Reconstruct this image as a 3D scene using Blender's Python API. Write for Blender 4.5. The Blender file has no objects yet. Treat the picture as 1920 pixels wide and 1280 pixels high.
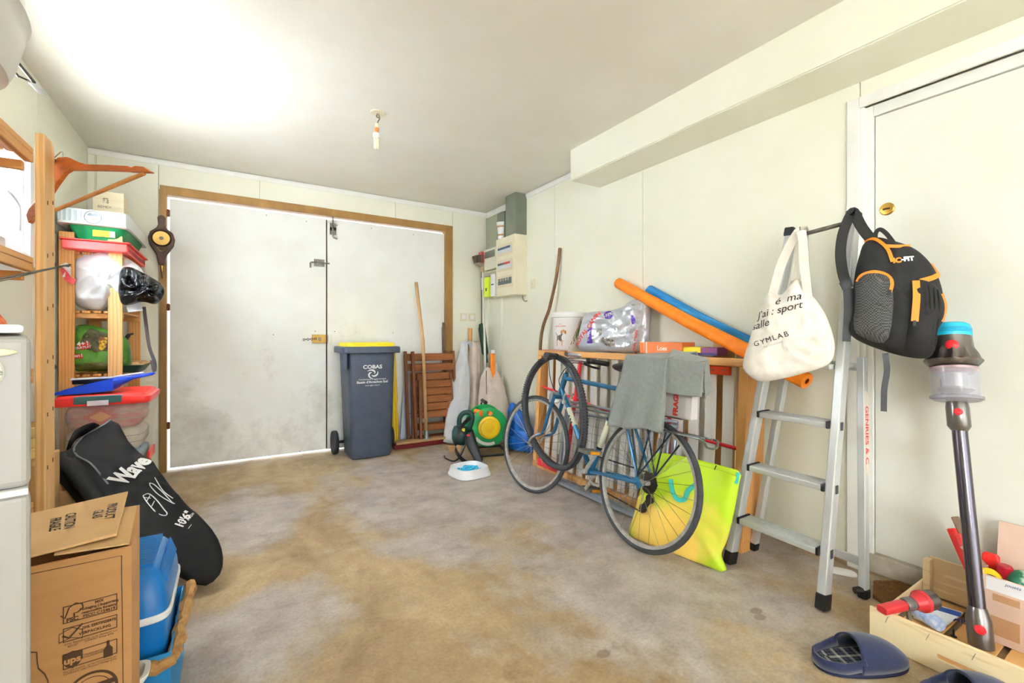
import bpy, bmesh, math, random
from mathutils import Vector, Matrix, noise
random.seed(7)
R = math.radians
SC = bpy.context.scene
COL = SC.collection

# ---------------------------------------------------------------- camera, sky, light, exposure
YAW = R(31.909)
cam = bpy.data.cameras.new('camera'); cam_o = bpy.data.objects.new('camera', cam); COL.objects.link(cam_o)
cam.sensor_width = 36; cam.sensor_fit = 'HORIZONTAL'; cam.lens = 847.4/1920*36
cam.shift_y = -8.2/1920; cam.clip_start = .02
cam_o.location = (0, 0, 1.0); cam_o.rotation_euler = (R(90), 0, -YAW)
SC.camera = cam_o
world = bpy.data.worlds.new('sky'); SC.world = world; world.use_nodes = True
wn = world.node_tree.nodes; wl = world.node_tree.links
wn['Background'].inputs[0].default_value = (.93, .96, 1, 1); wn['Background'].inputs[1].default_value = 1.6
def area(name, loc, rot, sx, sy, power, color=(1, 1, 1)):
    l = bpy.data.lights.new(name, 'AREA'); l.shape = 'RECTANGLE'; l.size = sx; l.size_y = sy; l.energy = power; l.color = color
    o = bpy.data.objects.new(name, l); COL.objects.link(o); o.location = loc; o.rotation_euler = rot
    return o
# daylight by the side window and off the ground outside; two unseen rear fills added
area('added_front_fill', (.75, -4.6, 1.4), (R(88), 0, 0), 5.0, 3.0, 48, (.95, .985, 1))  # added area fill for soft frontal light, out of view
area('daylight_window', (-.97, 2.72, 1.64), (0, R(-80), 0), .55, .85, 150, (.80, .90, 1))
area('daylight_window_bounce', (-1.5, 2.7, .98), (0, R(-135), 0), 1.0, 1.2, 120, (.93, .97, 1))
area('added_rear_fill', (-.97, -2.15, 1.6), (0, R(-84), 0), .85, 1.2, 52, (.88, .95, 1))  # added fill from the left, shining in by an unseen window
SC.view_settings.view_transform = 'Standard'; SC.view_settings.look = 'None'
SC.view_settings.exposure = 1.22; SC.view_settings.gamma = 1.0; SC.view_settings.use_curve_mapping = False

# ---------------------------------------------------------------- materials
_M = {}
def lin(c):
    return tuple(((v/255)/12.92 if v/255 <= .04045 else ((v/255+.055)/1.055)**2.4) for v in c)
def mat(name, rgb=(200, 200, 200), rough=.6, metal=0.0, rgb2=None, kind='noise', scale=6.0, stretch=(1, 1, 1), bump=0.0, bscale=None, trans=0.0, alpha=1.0, contrast=(.35, .65), spec=.5, ior=1.45, sheen=0.0, emit=None):
    """procedural principled material; colours are sRGB 0-255; rgb2 adds a noise / wave / check variation of the thing's own colour"""
    if name in _M: return _M[name]
    m = bpy.data.materials.new(name); m.use_nodes = True; n = m.node_tree.nodes; l = m.node_tree.links
    b = n['Principled BSDF']
    b.inputs['Roughness'].default_value = rough; b.inputs['Metallic'].default_value = metal
    b.inputs['Specular IOR Level'].default_value = spec; b.inputs['IOR'].default_value = ior
    b.inputs['Transmission Weight'].default_value = trans; b.inputs['Alpha'].default_value = alpha
    b.inputs['Sheen Weight'].default_value = sheen
    c1 = (*lin(rgb), 1); b.inputs['Base Color'].default_value = c1
    if emit: b.inputs['Emission Color'].default_value = c1; b.inputs['Emission Strength'].default_value = emit
    tc = n.new('ShaderNodeTexCoord'); mp = n.new('ShaderNodeMapping'); mp.inputs['Scale'].default_value = stretch
    l.new(tc.outputs['Object'], mp.inputs['Vector'])
    def tex(k, sc, det=5):
        if k == 'wave':
            t = n.new('ShaderNodeTexWave'); t.inputs['Scale'].default_value = sc; t.inputs['Distortion'].default_value = 5; t.inputs['Detail'].default_value = 3; t.inputs['Detail Scale'].default_value = 1.2
            l.new(mp.outputs[0], t.inputs['Vector']); return t.outputs['Fac']
        if k == 'check':
            t = n.new('ShaderNodeTexChecker'); t.inputs['Scale'].default_value = sc; l.new(mp.outputs[0], t.inputs['Vector']); return t.outputs['Fac']
        if k == 'voronoi':
            t = n.new('ShaderNodeTexVoronoi'); t.inputs['Scale'].default_value = sc; l.new(mp.outputs[0], t.inputs['Vector']); return t.outputs['Distance']
        t = n.new('ShaderNodeTexNoise'); t.inputs['Scale'].default_value = sc; t.inputs['Detail'].default_value = det; t.inputs['Roughness'].default_value = .6
        l.new(mp.outputs[0], t.inputs['Vector']); return t.outputs['Fac']
    if rgb2:
        f = tex(kind, scale); r = n.new('ShaderNodeValToRGB')
        r.color_ramp.elements[0].position, r.color_ramp.elements[1].position = contrast
        r.color_ramp.elements[0].color = c1; r.color_ramp.elements[1].color = (*lin(rgb2), 1)
        l.new(f, r.inputs[0]); l.new(r.outputs[0], b.inputs['Base Color'])
    if bump:
        f = tex('noise', bscale or scale*4); bp = n.new('ShaderNodeBump'); bp.inputs['Strength'].default_value = bump; bp.inputs['Distance'].default_value = .01
        l.new(f, bp.inputs['Height']); l.new(bp.outputs[0], b.inputs['Normal'])
    _M[name] = m; return m

# ---------------------------------------------------------------- mesh helpers
def rotz(a): return Matrix.Rotation(a, 4, 'Z')
def frame(o, x, y=None, z=None):
    """matrix with origin o, local x axis along x, local z near z (default up)"""
    x = Vector(x).normalized(); z = Vector(z or (0, 0, 1)); y_ = z.cross(x).normalized(); z = x.cross(y_)
    m = Matrix((x, y_, z)).transposed().to_4x4(); m.translation = Vector(o); return m
class MB:
    def __init__(s): s.v = []; s.f = []; s.mi = []; s.x = Matrix()
    def add(s, vs, fs, mi=0):
        b = len(s.v); s.v += [tuple(s.x @ Vector(p)) for p in vs]
        s.f += [tuple(b+i for i in f) for f in fs]; s.mi += [mi]*len(fs); return s
    def box(s, lo, hi, mi=0):
        x0, y0, z0 = lo; x1, y1, z1 = hi
        return s.add([(x0,y0,z0),(x1,y0,z0),(x1,y1,z0),(x0,y1,z0),(x0,y0,z1),(x1,y0,z1),(x1,y1,z1),(x0,y1,z1)],
                     [(0,3,2,1),(4,5,6,7),(0,1,5,4),(1,2,6,5),(2,3,7,6),(3,0,4,7)], mi)
    def cbox(s, c, d, mi=0): return s.box([c[i]-d[i]/2 for i in range(3)], [c[i]+d[i]/2 for i in range(3)], mi)
    def bar(s, a, b, w, t, up=(0, 0, 1), mi=0):
        """rectangular bar from a to b: w sideways, t along up"""
        a, b = Vector(a), Vector(b); d = (b-a).normalized(); u = Vector(up); sd = d.cross(u).normalized(); u = sd.cross(d).normalized()
        vs = []
        for p in (a, b):
            for i, j in ((-1,-1),(1,-1),(1,1),(-1,1)): vs.append(p+sd*(w/2*i)+u*(t/2*j))
        return s.add(vs, [(0,1,2,3),(7,6,5,4),(0,4,5,1),(1,5,6,2),(2,6,7,3),(3,7,4,0)], mi)
    def loft(s, rings, closed=True, cap=True, mi=0, loop=False):
        """rings: lists of points of equal length"""
        n = len(rings[0]); vs = [p for r in rings for p in r]; fs = []
        m = len(rings)
        for i in range(m if loop else m-1):
            i2 = (i+1) % m
            for j in range(n if closed else n-1):
                k = (j+1) % n; fs.append((i*n+j, i*n+k, i2*n+k, i2*n+j))
        if cap and closed and not loop: fs += [tuple(range(n-1, -1, -1)), tuple((m-1)*n+j for j in range(n))]
        return s.add(vs, fs, mi)
    def tube(s, pts, r, n=8, loop=False, cap=True, mi=0):
        """round tube along a path; r number or list"""
        P = [Vector(p) for p in pts]; m = len(P); rings = []; u = None
        for i in range(m):
            if loop: t = P[(i+1) % m]-P[i-1]
            else: t = P[min(i+1, m-1)]-P[max(i-1, 0)]
            t.normalize()
            if u is None: u = t.orthogonal().normalized()
            else:
                u = u-t*u.dot(t); u = u.normalized() if u.length > 1e-6 else t.orthogonal().normalized()
            w = t.cross(u); rr = r[i] if isinstance(r, (list, tuple)) else r
            rings.append([P[i]+(u*math.cos(2*math.pi*j/n)+w*math.sin(2*math.pi*j/n))*rr for j in range(n)])
        return s.loft(rings, True, cap, mi, loop)
    def strip(s, pts, w, t, side, mi=0):
        """flat band along a path, width w along vector side, thickness t"""
        P = [Vector(p) for p in pts]; rings = []; m = len(P)
        for i in range(m):
            tg = (P[min(i+1, m-1)]-P[max(i-1, 0)]).normalized(); sd = side[i] if isinstance(side, list) else side
            sd = Vector(sd); sd = (sd-tg*sd.dot(tg)).normalized(); nn = tg.cross(sd); ww = w[i] if isinstance(w, (list, tuple)) else w
            rings.append([P[i]-sd*ww/2-nn*t/2, P[i]+sd*ww/2-nn*t/2, P[i]+sd*ww/2+nn*t/2, P[i]-sd*ww/2+nn*t/2])
        return s.loft(rings, True, True, mi)
    def lathe(s, prof, n=24, c=(0, 0, 0), mi=0, cap=True):
        """profile of (r, z) turned about local z"""
        rings = [[(c[0]+r*math.cos(2*math.pi*j/n), c[1]+r*math.sin(2*math.pi*j/n), c[2]+z) for j in range(n)] for r, z in prof]
        return s.loft(rings, True, cap, mi)
    def prism(s, poly, d, mi=0):
        """polygon (3D points) extruded by vector d"""
        n = len(poly); d = Vector(d); vs = [Vector(p) for p in poly]+[Vector(p)+d for p in poly]
        return s.add(vs, [tuple(range(n-1, -1, -1)), tuple(range(n, 2*n))]+[(i, (i+1) % n, n+(i+1) % n, n+i) for i in range(n)], mi)
    def grid(s, fn, nu, nv, mi=0, wrap=False):
        vs = [fn(i/nu, j/nv) for j in range(nv+1) for i in range(nu+1)]
        return s.add(vs, [(j*(nu+1)+i, j*(nu+1)+i+1, (j+1)*(nu+1)+i+1, (j+1)*(nu+1)+i) for j in range(nv) for i in range(nu)], mi)
    def ball(s, c, r, n=12, m=8, mi=0):
        r = r if isinstance(r, (tuple, list)) else (r, r, r)
        rings = []
        for i in range(m+1):
            a = math.pi*(i/m)*.998+.003-math.pi/2
            rings.append([(c[0]+r[0]*math.cos(a)*math.cos(2*math.pi*j/n), c[1]+r[1]*math.cos(a)*math.sin(2*math.pi*j/n), c[2]+r[2]*math.sin(a)) for j in range(n)])
        return s.loft(rings, True, True, mi)
    def build(s, name, m, parent=None, smooth=False, bevel=0, seg=2, sub=0, solid=0, label=None, off=0, disp=None):
        me = bpy.data.meshes.new(name); me.from_pydata(s.v, [], s.f); me.validate()
        bm = bmesh.new(); bm.from_mesh(me); bmesh.ops.recalc_face_normals(bm, faces=bm.faces); bm.to_mesh(me); bm.free()
        for mm in (m if isinstance(m, (list, tuple)) else [m]): me.materials.append(mm)
        if len(me.polygons) == len(s.mi): me.polygons.foreach_set('material_index', s.mi)
        o = bpy.data.objects.new(name, me); COL.objects.link(o); o.parent = parent
        if smooth: me.polygons.foreach_set('use_smooth', [True]*len(me.polygons))
        if smooth == 'auto':
            try: me.set_sharp_from_angle(angle=R(38))
            except Exception: pass
        if solid:
            d = o.modifiers.new('thickness', 'SOLIDIFY'); d.thickness = solid; d.offset = off
        if sub:
            d = o.modifiers.new('smooth', 'SUBSURF'); d.levels = sub; d.render_levels = sub
        if bevel:
            d = o.modifiers.new('edge', 'BEVEL'); d.width = bevel; d.segments = seg; d.limit_method = 'ANGLE'; d.angle_limit = R(40)
        if label: o['label'] = label
        return o
def tag(o, label=None, cat=None, group=None, kind=None):
    for k, v in (('label', label), ('category', cat), ('group', group), ('kind', kind)):
        if v: o[k] = v
    return o
def thing(name, label, cat, loc=(0, 0, 0), rz=0, group=None, rot=None):
    o = bpy.data.objects.new(name, None); COL.objects.link(o); o.empty_display_size = .05
    o.location = loc; o.rotation_euler = rot or (0, 0, rz); return tag(o, label, cat, group)
def struct(o, label=None): return tag(o, label, kind='structure')
def copy_tree(o, parent=None):
    c = o.copy(); COL.objects.link(c); c.parent = parent
    for ch in [k for k in bpy.data.objects if k.parent == o and k is not c]: copy_tree(ch, c)
    return c
def text(s, size, m, parent, M, name='lettering', depth=.0004, sx=1.0, bold=0.0, align='CENTER', shear=0, label=None, fn=None, space=1.0):
    """flat printed lettering as a thin mesh; M places local x (reading direction), y (up)"""
    cu = bpy.data.curves.new(name, 'FONT'); cu.body = s; cu.size = size; cu.align_x = align; cu.align_y = 'CENTER'; cu.resolution_u = 3
    cu.offset = bold; cu.shear = shear; cu.space_character = space
    t = bpy.data.objects.new(name+'_tmp', cu); me = bpy.data.meshes.new_from_object(t); bpy.data.objects.remove(t); bpy.data.curves.remove(cu)
    me.name = name
    for v in me.vertices:
        p = Vector((v.co.x*sx, v.co.y, depth)); v.co = fn(p) if fn else M @ p
    me.materials.clear(); me.materials.append(m)
    o = bpy.data.objects.new(name, me); COL.objects.link(o); o.parent = parent
    if label: o['label'] = label
    return o
def plane(o, x, y):
    """matrix whose local x, y axes are the given world directions (z = x cross y points off the surface)"""
    x = Vector(x).normalized(); y = Vector(y); y = (y-x*y.dot(x)).normalized(); z = x.cross(y)
    m = Matrix((x, y, z)).transposed().to_4x4(); m.translation = Vector(o); return m
def arc(c, r, a0, a1, n, u=(1, 0, 0), v=(0, 0, 1)):
    c, u, v = Vector(c), Vector(u), Vector(v)
    return [c+u*(r*math.cos(a0+(a1-a0)*i/n))+v*(r*math.sin(a0+(a1-a0)*i/n)) for i in range(n+1)]
def smooth_path(pts, n=8):
    """Catmull-Rom through the points"""
    P = [Vector(p) for p in pts]; P = [P[0]*2-P[1]]+P+[P[-1]*2-P[-2]]; out = []
    for i in range(1, len(P)-2):
        for k in range(n):
            t = k/n; a, b, c, d = P[i-1:i+3]
            out.append(.5*((2*b)+(c-a)*t+(2*a-5*b+4*c-d)*t*t+(3*b-a-3*c+d)*t**3))
    return out+[P[-2]]
def rring(c, u, v, a, b, e=4.0, n=24):
    """superellipse ring"""
    c, u, v = Vector(c), Vector(u), Vector(v); out = []
    for j in range(n):
        t = 2*math.pi*j/n; ct, st = math.cos(t), math.sin(t)
        out.append(c+u*(a*math.copysign(abs(ct)**(2/e), ct))+v*(b*math.copysign(abs(st)**(2/e), st)))
    return out
X, Y, Z = Vector((1, 0, 0)), Vector((0, 1, 0)), Vector((0, 0, 1))

# common materials
WALL = mat('painted_panel', (246, 245, 229), .5, rgb2=(242, 241, 221), scale=2.2, bump=.04, bscale=60)
WALLD = mat('panel_joint', (196, 186, 158), .8)
WHITE = mat('white_paint', (246, 246, 240), .4, rgb2=(240, 239, 230), scale=8)
CEIL = mat('ceiling_paint', (240, 237, 226), .45, rgb2=(234, 229, 216), scale=1.6, bump=.03, bscale=14)
BROWN = mat('ochre_frame_paint', (160, 122, 62), .5, rgb2=(140, 102, 50), scale=9, stretch=(1, 1, .3), bump=.1)
PINE = mat('pine', (222, 164, 96), .5, rgb2=(210, 147, 78), kind='wave', scale=3.5, stretch=(6, 6, .5), bump=.05)
PINEL = mat('pine_light', (236, 194, 134), .5, rgb2=(222, 172, 108), kind='wave', scale=3, stretch=(6, 6, .5), bump=.05)
PINEX = mat('pine_x', (222, 164, 96), .5, rgb2=(204, 140, 72), kind='wave', scale=3.5, stretch=(.5, 6, 6), bump=.05)
PINEY = mat('pine_y', (222, 164, 96), .5, rgb2=(204, 140, 72), kind='wave', scale=3.5, stretch=(6, .5, 6), bump=.05)
STEEL = mat('brushed_steel', (190, 190, 188), .3, 1.0, rgb2=(160, 160, 160), scale=30)
GALV = mat('galvanised_steel', (150, 148, 140), .5, .8, rgb2=(120, 118, 110), scale=40)
CHROME = mat('chrome', (215, 215, 218), .12, 1.0)
BLACK = mat('black_plastic', (26, 26, 28), .45)
RUBBER = mat('grey_rubber', (52, 54, 58), .7, rgb2=(66, 68, 72), scale=30)
BRASS = mat('brass', (190, 150, 70), .3, 1.0)
CARD = mat('cardboard', (205, 164, 112), .75, rgb2=(196, 154, 102), scale=5, stretch=(1, 1, 8), bump=.04)
CARDL = mat('cardboard_light', (224, 184, 128), .75, rgb2=(214, 172, 116), scale=7)
INK = mat('black_ink', (30, 26, 24), .7)
INKB = mat('brown_ink', (84, 58, 36), .7)
INKW = mat('white_ink', (236, 236, 236), .6)
RED = mat('red_plastic', (220, 40, 34), .35)
# ================================================================ the setting
XL, XR, YB, YF, HC = -.836, 2.302, 4.2, -3.0, 2.31
def fl(name='floor'):
    m = bpy.data.materials.new('concrete_floor'); m.use_nodes = True; n = m.node_tree.nodes; l = m.node_tree.links; b = n['Principled BSDF']
    tc = n.new('ShaderNodeTexCoord')
    def N(sc, det=6, rough=.6, st=(1, 1, 1), off=(0, 0, 0), dist=0):
        mp = n.new('ShaderNodeMapping'); mp.inputs['Scale'].default_value = st; mp.inputs['Location'].default_value = off; l.new(tc.outputs['Object'], mp.inputs[0])
        t = n.new('ShaderNodeTexNoise'); t.inputs['Scale'].default_value = sc; t.inputs['Detail'].default_value = det; t.inputs['Roughness'].default_value = rough; t.inputs['Distortion'].default_value = dist
        l.new(mp.outputs[0], t.inputs[0]); return t.outputs['Fac']
    def ramp(f, a, b_, c1, c2):
        r = n.new('ShaderNodeValToRGB'); e = r.color_ramp.elements; e[0].position = a; e[1].position = b_; e[0].color = (*c1, 1); e[1].color = (*c2, 1); l.new(f, r.inputs[0]); return r.outputs[0]
    def mix(f, a, b_, mode='MIX', fac=None):
        x = n.new('ShaderNodeMix'); x.data_type = 'RGBA'; x.blend_type = mode
        if f is not None: l.new(f, x.inputs[0])
        else: x.inputs[0].default_value = fac
        l.new(a, x.inputs[6]); l.new(b_, x.inputs[7]); return x.outputs[2]
    base = ramp(N(2.6, 8, .65, (1, .55, 1), (3, 1, 0), .6), .36, .66, lin((156, 130, 94)), lin((198, 174, 134)))
    # pale grey concrete patches, with reflected window light painted into their colour
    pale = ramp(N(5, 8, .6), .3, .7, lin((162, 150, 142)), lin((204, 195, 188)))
    sep = n.new('ShaderNodeSeparateXYZ'); l.new(tc.outputs['Object'], sep.inputs[0])
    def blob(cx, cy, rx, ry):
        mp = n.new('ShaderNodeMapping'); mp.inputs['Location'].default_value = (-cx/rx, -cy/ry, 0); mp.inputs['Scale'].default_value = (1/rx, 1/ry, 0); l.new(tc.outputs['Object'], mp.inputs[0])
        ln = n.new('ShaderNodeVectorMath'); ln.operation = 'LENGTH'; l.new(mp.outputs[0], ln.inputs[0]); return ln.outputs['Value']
    def mth(op, a, b_):
        x = n.new('ShaderNodeMath'); x.operation = op
        for i, q in enumerate((a, b_)):
            if isinstance(q, (int, float)): x.inputs[i].default_value = q
            else: l.new(q, x.inputs[i])
        return x.outputs[0]
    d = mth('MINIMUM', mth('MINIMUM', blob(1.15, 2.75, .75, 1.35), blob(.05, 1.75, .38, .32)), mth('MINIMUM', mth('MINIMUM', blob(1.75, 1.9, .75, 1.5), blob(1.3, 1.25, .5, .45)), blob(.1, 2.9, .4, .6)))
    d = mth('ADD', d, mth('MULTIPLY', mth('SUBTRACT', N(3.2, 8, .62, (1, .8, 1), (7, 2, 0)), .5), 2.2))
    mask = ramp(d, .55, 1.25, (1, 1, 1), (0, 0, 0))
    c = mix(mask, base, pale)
    sp = ramp(N(85, 5, .75), .34, .58, (.74, .7, .64), (1, 1, 1)); c = mix(None, c, sp, 'MULTIPLY', .75)
    sp = ramp(N(13, 6, .7, (1, 1, 1), (4, 8, 0)), .38, .6, (.82, .79, .74), (1, 1, 1)); c = mix(None, c, sp, 'MULTIPLY', .7)
    chalk = ramp(N(9, 9, .8, (1, 1, 1), (1, 5, 0)), .62, .72, (0, 0, 0), (.55, .55, .55)); wh = ramp(N(3), .0, .01, lin((222, 218, 214)), lin((222, 218, 214))); c = mix(chalk, c, wh)
    for ox, oy in ((1.604, .902), (1.63, .93), (1.0, 1.06)):
        c = mix(None, c, ramp(mth('MULTIPLY', mth('ADD', blob(ox, oy, .026, .018), mth('MULTIPLY', N(30), .6)), .5), .55, .7, (.62, .55, .48), (1, 1, 1)), 'MULTIPLY', .9)
    st = ramp(N(5.2, 6, .7, (1, 1, 1), (9, 4, 0)), .6, .74, (1, 1, 1), (.6, .52, .42)); c = mix(None, c, st, 'MULTIPLY', .8)
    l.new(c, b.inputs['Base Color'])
    rr = ramp(N(6), .3, .7, (.42, .42, .42), (.68, .68, .68)); l.new(rr, b.inputs['Roughness'])
    bp = n.new('ShaderNodeBump'); bp.inputs['Strength'].default_value = .25; bp.inputs['Distance'].default_value = .004; l.new(N(60, 8, .7), bp.inputs['Height']); l.new(bp.outputs[0], b.inputs['Normal'])
    o = MB().box((XL-.2, YF-.3, -.12), (XR+.3, YB+.06, 0)).build(name, m); struct(o, 'worn beige concrete floor with pale grey patches and painted-in window light')
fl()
struct(MB().box((XL-.2, YF-.2, HC), (XR+.3, YB+.2, HC+.1)).build('ceiling', CEIL), 'cream painted flat ceiling')
def panels(parent, axis, at, d, cuts, z0, z1, horizontal=()):
    """wall panels, each its own piece, standing proud of the joint"""
    for a, b in zip(cuts[:-1], cuts[1:]):
        g = .0015; m = MB()
        if axis == 'x': m.box((min(at, at+d), a+g, z0), (max(at, at+d), b-g, z1))
        else: m.box((a+g, min(at, at+d), z0), (b-g, max(at, at+d), z1))
        m.build('panel', WALL, parent, bevel=.001, seg=1)
# right wall, with a doorway from y=-.02 to .82
w = MB().box((XR+.012, .86, 0), (XR+.2, YB+.2, HC)).box((XR+.012, YF-.2, 0), (XR+.2, -.06, HC)).box((XR+.012, -.06, 1.985), (XR+.2, .86, HC)).build('wall_right', WALLD); struct(w, 'cream panelled wall')
panels(w, 'x', XR, .012, [.86, 2.07, 3.022, YB], .03, HC)
panels(w, 'x', XR, .012, [-.06, .86], 1.985, HC); panels(w, 'x', XR, .012, [YF, -.06], .03, HC)
# back wall with the garage doorway
gx0, gx1, gz = -.442, 1.903, 2.12
w = MB().box((XL-.2, YB+.012, 0), (gx0+.02, YB+.2, HC)).box((gx1-.02, YB+.012, 0), (XR+.2, YB+.2, HC)).box((gx0+.02, YB+.012, gz-.02), (gx1-.02, YB+.2, HC)).build('wall_back', WALLD); struct(w, 'cream panelled wall around the garage doors')
panels(w, 'y', YB, .012, [XL, -.795, -.451], 0, HC); panels(w, 'y', YB, .012, [gx1+.004, XR], .0, HC)
panels(w, 'y', YB, .012, [-.451, .2, 1.318, gx1+.004], gz-.03, HC)
# left wall with the window opening y 2.3..3.19, z 1.33..1.95
wy0, wy1, wz0, wz1 = 2.25, 3.17, 1.36, 1.93
vy0, vy1, vz0, vz1 = -2.8, -1.5, 1.15, 2.02   # unseen second window, added to light the right wall and ceiling
w = MB().box((XL-.2, YF-.2, 0), (XL-.012, vy0, HC)).box((XL-.2, vy1, 0), (XL-.012, wy0, HC)).box((XL-.2, vy0, 0), (XL-.012, vy1, vz0)).box((XL-.2, vy0, vz1), (XL-.012, vy1, HC)).box((XL-.2, wy1, 0), (XL-.012, YB+.2, HC)).box((XL-.2, wy0, 0), (XL-.012, wy1, wz0)).box((XL-.2, wy0, wz1), (XL-.012, wy1, HC)).build('wall_left', WALLD); struct(w, 'cream panelled wall with a small window')
panels(w, 'x', XL, -.012, [YF, vy0], 0, HC); panels(w, 'x', XL, -.012, [vy0, vy1], 0, vz0); panels(w, 'x', XL, -.012, [vy0, vy1], vz1, HC); panels(w, 'x', XL, -.012, [vy1, 1.0, wy0], 0, HC); panels(w, 'x', XL, -.012, [wy1, 3.226, YB], 0, HC)
panels(w, 'x', XL, -.012, [wy0, wy1], 0, wz0); panels(w, 'x', XL, -.012, [wy0, wy1], wz1, HC)
# wall behind the photographer; its wide opening is added for soft frontal light
w = MB().box((XL-.2, YF-.2, 0), (-.6, YF, HC)).box((2.1, YF-.2, 0), (XR+.3, YF, HC)).box((-.6, YF-.2, 2.2), (2.1, YF, HC)).build('wall_front', WALL); struct(w, 'cream unseen wall with a wide opening added for light')
# ceiling cove strips
o = MB().prism([(XL, YB, HC-.004), (XL, YB-.014, HC-.004), (XL, YB-.014, HC-.016), (XL, YB-.006, HC-.042), (XL, YB, HC-.042)], (XR-XL, 0, 0)).build('trim_1', WHITE); struct(o, 'white cove strip above the garage doors')
o = MB().prism([(XR, 2.48, HC-.004), (XR-.014, 2.48, HC-.004), (XR-.014, 2.48, HC-.016), (XR-.006, 2.48, HC-.042), (XR, 2.48, HC-.042)], (0, YB-2.48-.014, 0)).build('trim_2', WHITE); struct(o, 'white cove strip along the right wall')
# corner strips by the panel joints of the left back corner
o = MB().box((XL, YB-.02, 0), (XL+.036, YB-.0005, HC-.05)).build('trim_3', WALL, bevel=.003); struct(o, 'narrow cream corner strip')
o = MB().box((XR-.05, YB-.03, 0), (XR-.0005, YB-.0005, 1.39)).box((XR-.022, 3.86, 0), (XR-.0005, 3.90, 1.39)).build('trim_4', WALL, bevel=.003); struct(o, 'cream corner casing below the fuse box')
# boxed-in beam
bm_ = MB().box((2.026, YF, 2.1), (2.034, 2.476, HC)).box((2.0345, YF, 2.096), (XR, 2.476, 2.104)).box((2.0345, 2.468, 2.1045), (XR, 2.476, HC)).build('ceiling_beam', WALL, bevel=.001); struct(bm_, 'boxed-in cream beam along the top of the right wall')

# ---- garage double door
g = bpy.data.objects.new('door_1', None); COL.objects.link(g); struct(g, 'double garage door with white leaves and an ochre wooden frame')
DOOR = mat('old_white_door', (246, 247, 243), .5, rgb2=(239, 239, 232), scale=3, bump=.05, bscale=40)
n = DOOR.node_tree.nodes; l = DOOR.node_tree.links
# grime with its own shape: dirty streaks, denser low down where hands and feet reach
def grime():
    b = n['Principled BSDF']; src = b.inputs['Base Color'].links[0].from_socket
    tc = n.new('ShaderNodeTexCoord'); t = n.new('ShaderNodeTexNoise'); t.inputs['Scale'].default_value = 2.4; t.inputs['Detail'].default_value = 9; t.inputs['Roughness'].default_value = .72; l.new(tc.outputs['Object'], t.inputs[0])
    s = n.new('ShaderNodeSeparateXYZ'); l.new(tc.outputs['Object'], s.inputs[0])
    mr = n.new('ShaderNodeMapRange'); mr.inputs[1].default_value = 0; mr.inputs[2].default_value = 1.3; mr.inputs[3].default_value = .14; mr.inputs[4].default_value = -.06; l.new(s.outputs[2], mr.inputs[0])
    a = n.new('ShaderNodeMath'); l.new(t.outputs[0], a.inputs[0]); l.new(mr.outputs[0], a.inputs[1])
    r = n.new('ShaderNodeValToRGB'); r.color_ramp.elements[0].position = .58; r.color_ramp.elements[1].position = .92; r.color_ramp.elements[0].color = (1, 1, 1, 1); r.color_ramp.elements[1].color = (.38, .34, .28, 1); l.new(a.outputs[0], r.inputs[0])
    x = n.new('ShaderNodeMix'); x.data_type = 'RGBA'; x.blend_type = 'MULTIPLY'; x.inputs[0].default_value = .7; l.new(src, x.inputs[6]); l.new(r.outputs[0], x.inputs[7]); l.new(x.outputs[2], b.inputs['Base Color'])
grime()
def leafpart(x0, x1, z0, z1): return MB().box((x0, YB+.012, z0), (x1, YB+.05, z1))
lf = leafpart(-.385, .708, .022, 2.032).build('door_leaf', DOOR, g, bevel=.002)
rt = leafpart(.719, 1.822, .016, 2.036).build('door_leaf', DOOR, g, bevel=.002)
for x0, x1 in ((gx0, -.402), (1.824, gx1)): MB().box((x0, YB-.012, 0), (x1, YB+.07, gz)).build('jamb', BROWN, g, bevel=.002)
MB().box((-.402, YB-.012, 2.056), (1.824, YB+.07, gz)).build('head', BROWN, g, bevel=.002)
MB().box((.706, YB+.03, .02), (.722, YB+.045, 2.03)).build('seam_strip', mat('rusty_edge', (112, 66, 34), .8, rgb2=(70, 40, 24), scale=20), g)
for z in (.32, 1.2, 1.9): MB().box((-.404, YB-.008, z), (-.384, YB+.03, z+.045)).tube([(-.393, YB+.004, z-.005), (-.393, YB+.004, z+.05)], .006).build('hinge', mat('rust', (120, 70, 44), .8, .3), g)
# bolts, lock and chain
b1 = MB().box((.738, YB+.004, 1.9), (.754, YB+.012, 2.0)).box((.772, YB+.004, 1.9), (.79, YB+.012, 2.0)).box((.738, YB+.004, 1.935), (.79, YB+.006, 1.965))
b1.build('bolt_plate', GALV, lf if 0 else g)
MB().tube([(.763, YB, 2.06), (.763, YB, 1.885), (.768, YB-.004, 1.874), (.80, YB-.006, 1.866)], .0065).build('bolt', GALV, g)
MB().box((.61, YB+.004, 1.612), (.695, YB+.012, 1.634)).box((.61, YB+.004, 1.652), (.695, YB+.012, 1.674)).box((.615, YB+.004, 1.63), (.63, YB+.009, 1.655)).box((.675, YB+.004, 1.63), (.69, YB+.009, 1.655)).build('bolt_plate', GALV, g)
MB().tube([(.58, YB-.004, 1.596), (.58, YB, 1.636), (.588, YB, 1.643), (.735, YB, 1.643)], .0065).build('bolt', GALV, g)
lk = MB().box((.592, YB-.016, .948), (.705, YB+.012, 1.022)).build('lock_case', mat('lock_gold', (186, 150, 78), .45, .5), g, bevel=.003)
MB().lathe([(.013, 0), (.011, .006)], 14).build('key_rose', GALV, lk).matrix_local = Matrix.Translation((.652, YB-.016, .985)) @ Matrix.Rotation(R(90), 4, 'X')
MB().tube([(.652, YB-.02, .985), (.652, YB-.034, .985)], .004).box((.645, YB-.04, .965), (.659, YB-.036, .988)).build('key', GALV, lk)
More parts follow.
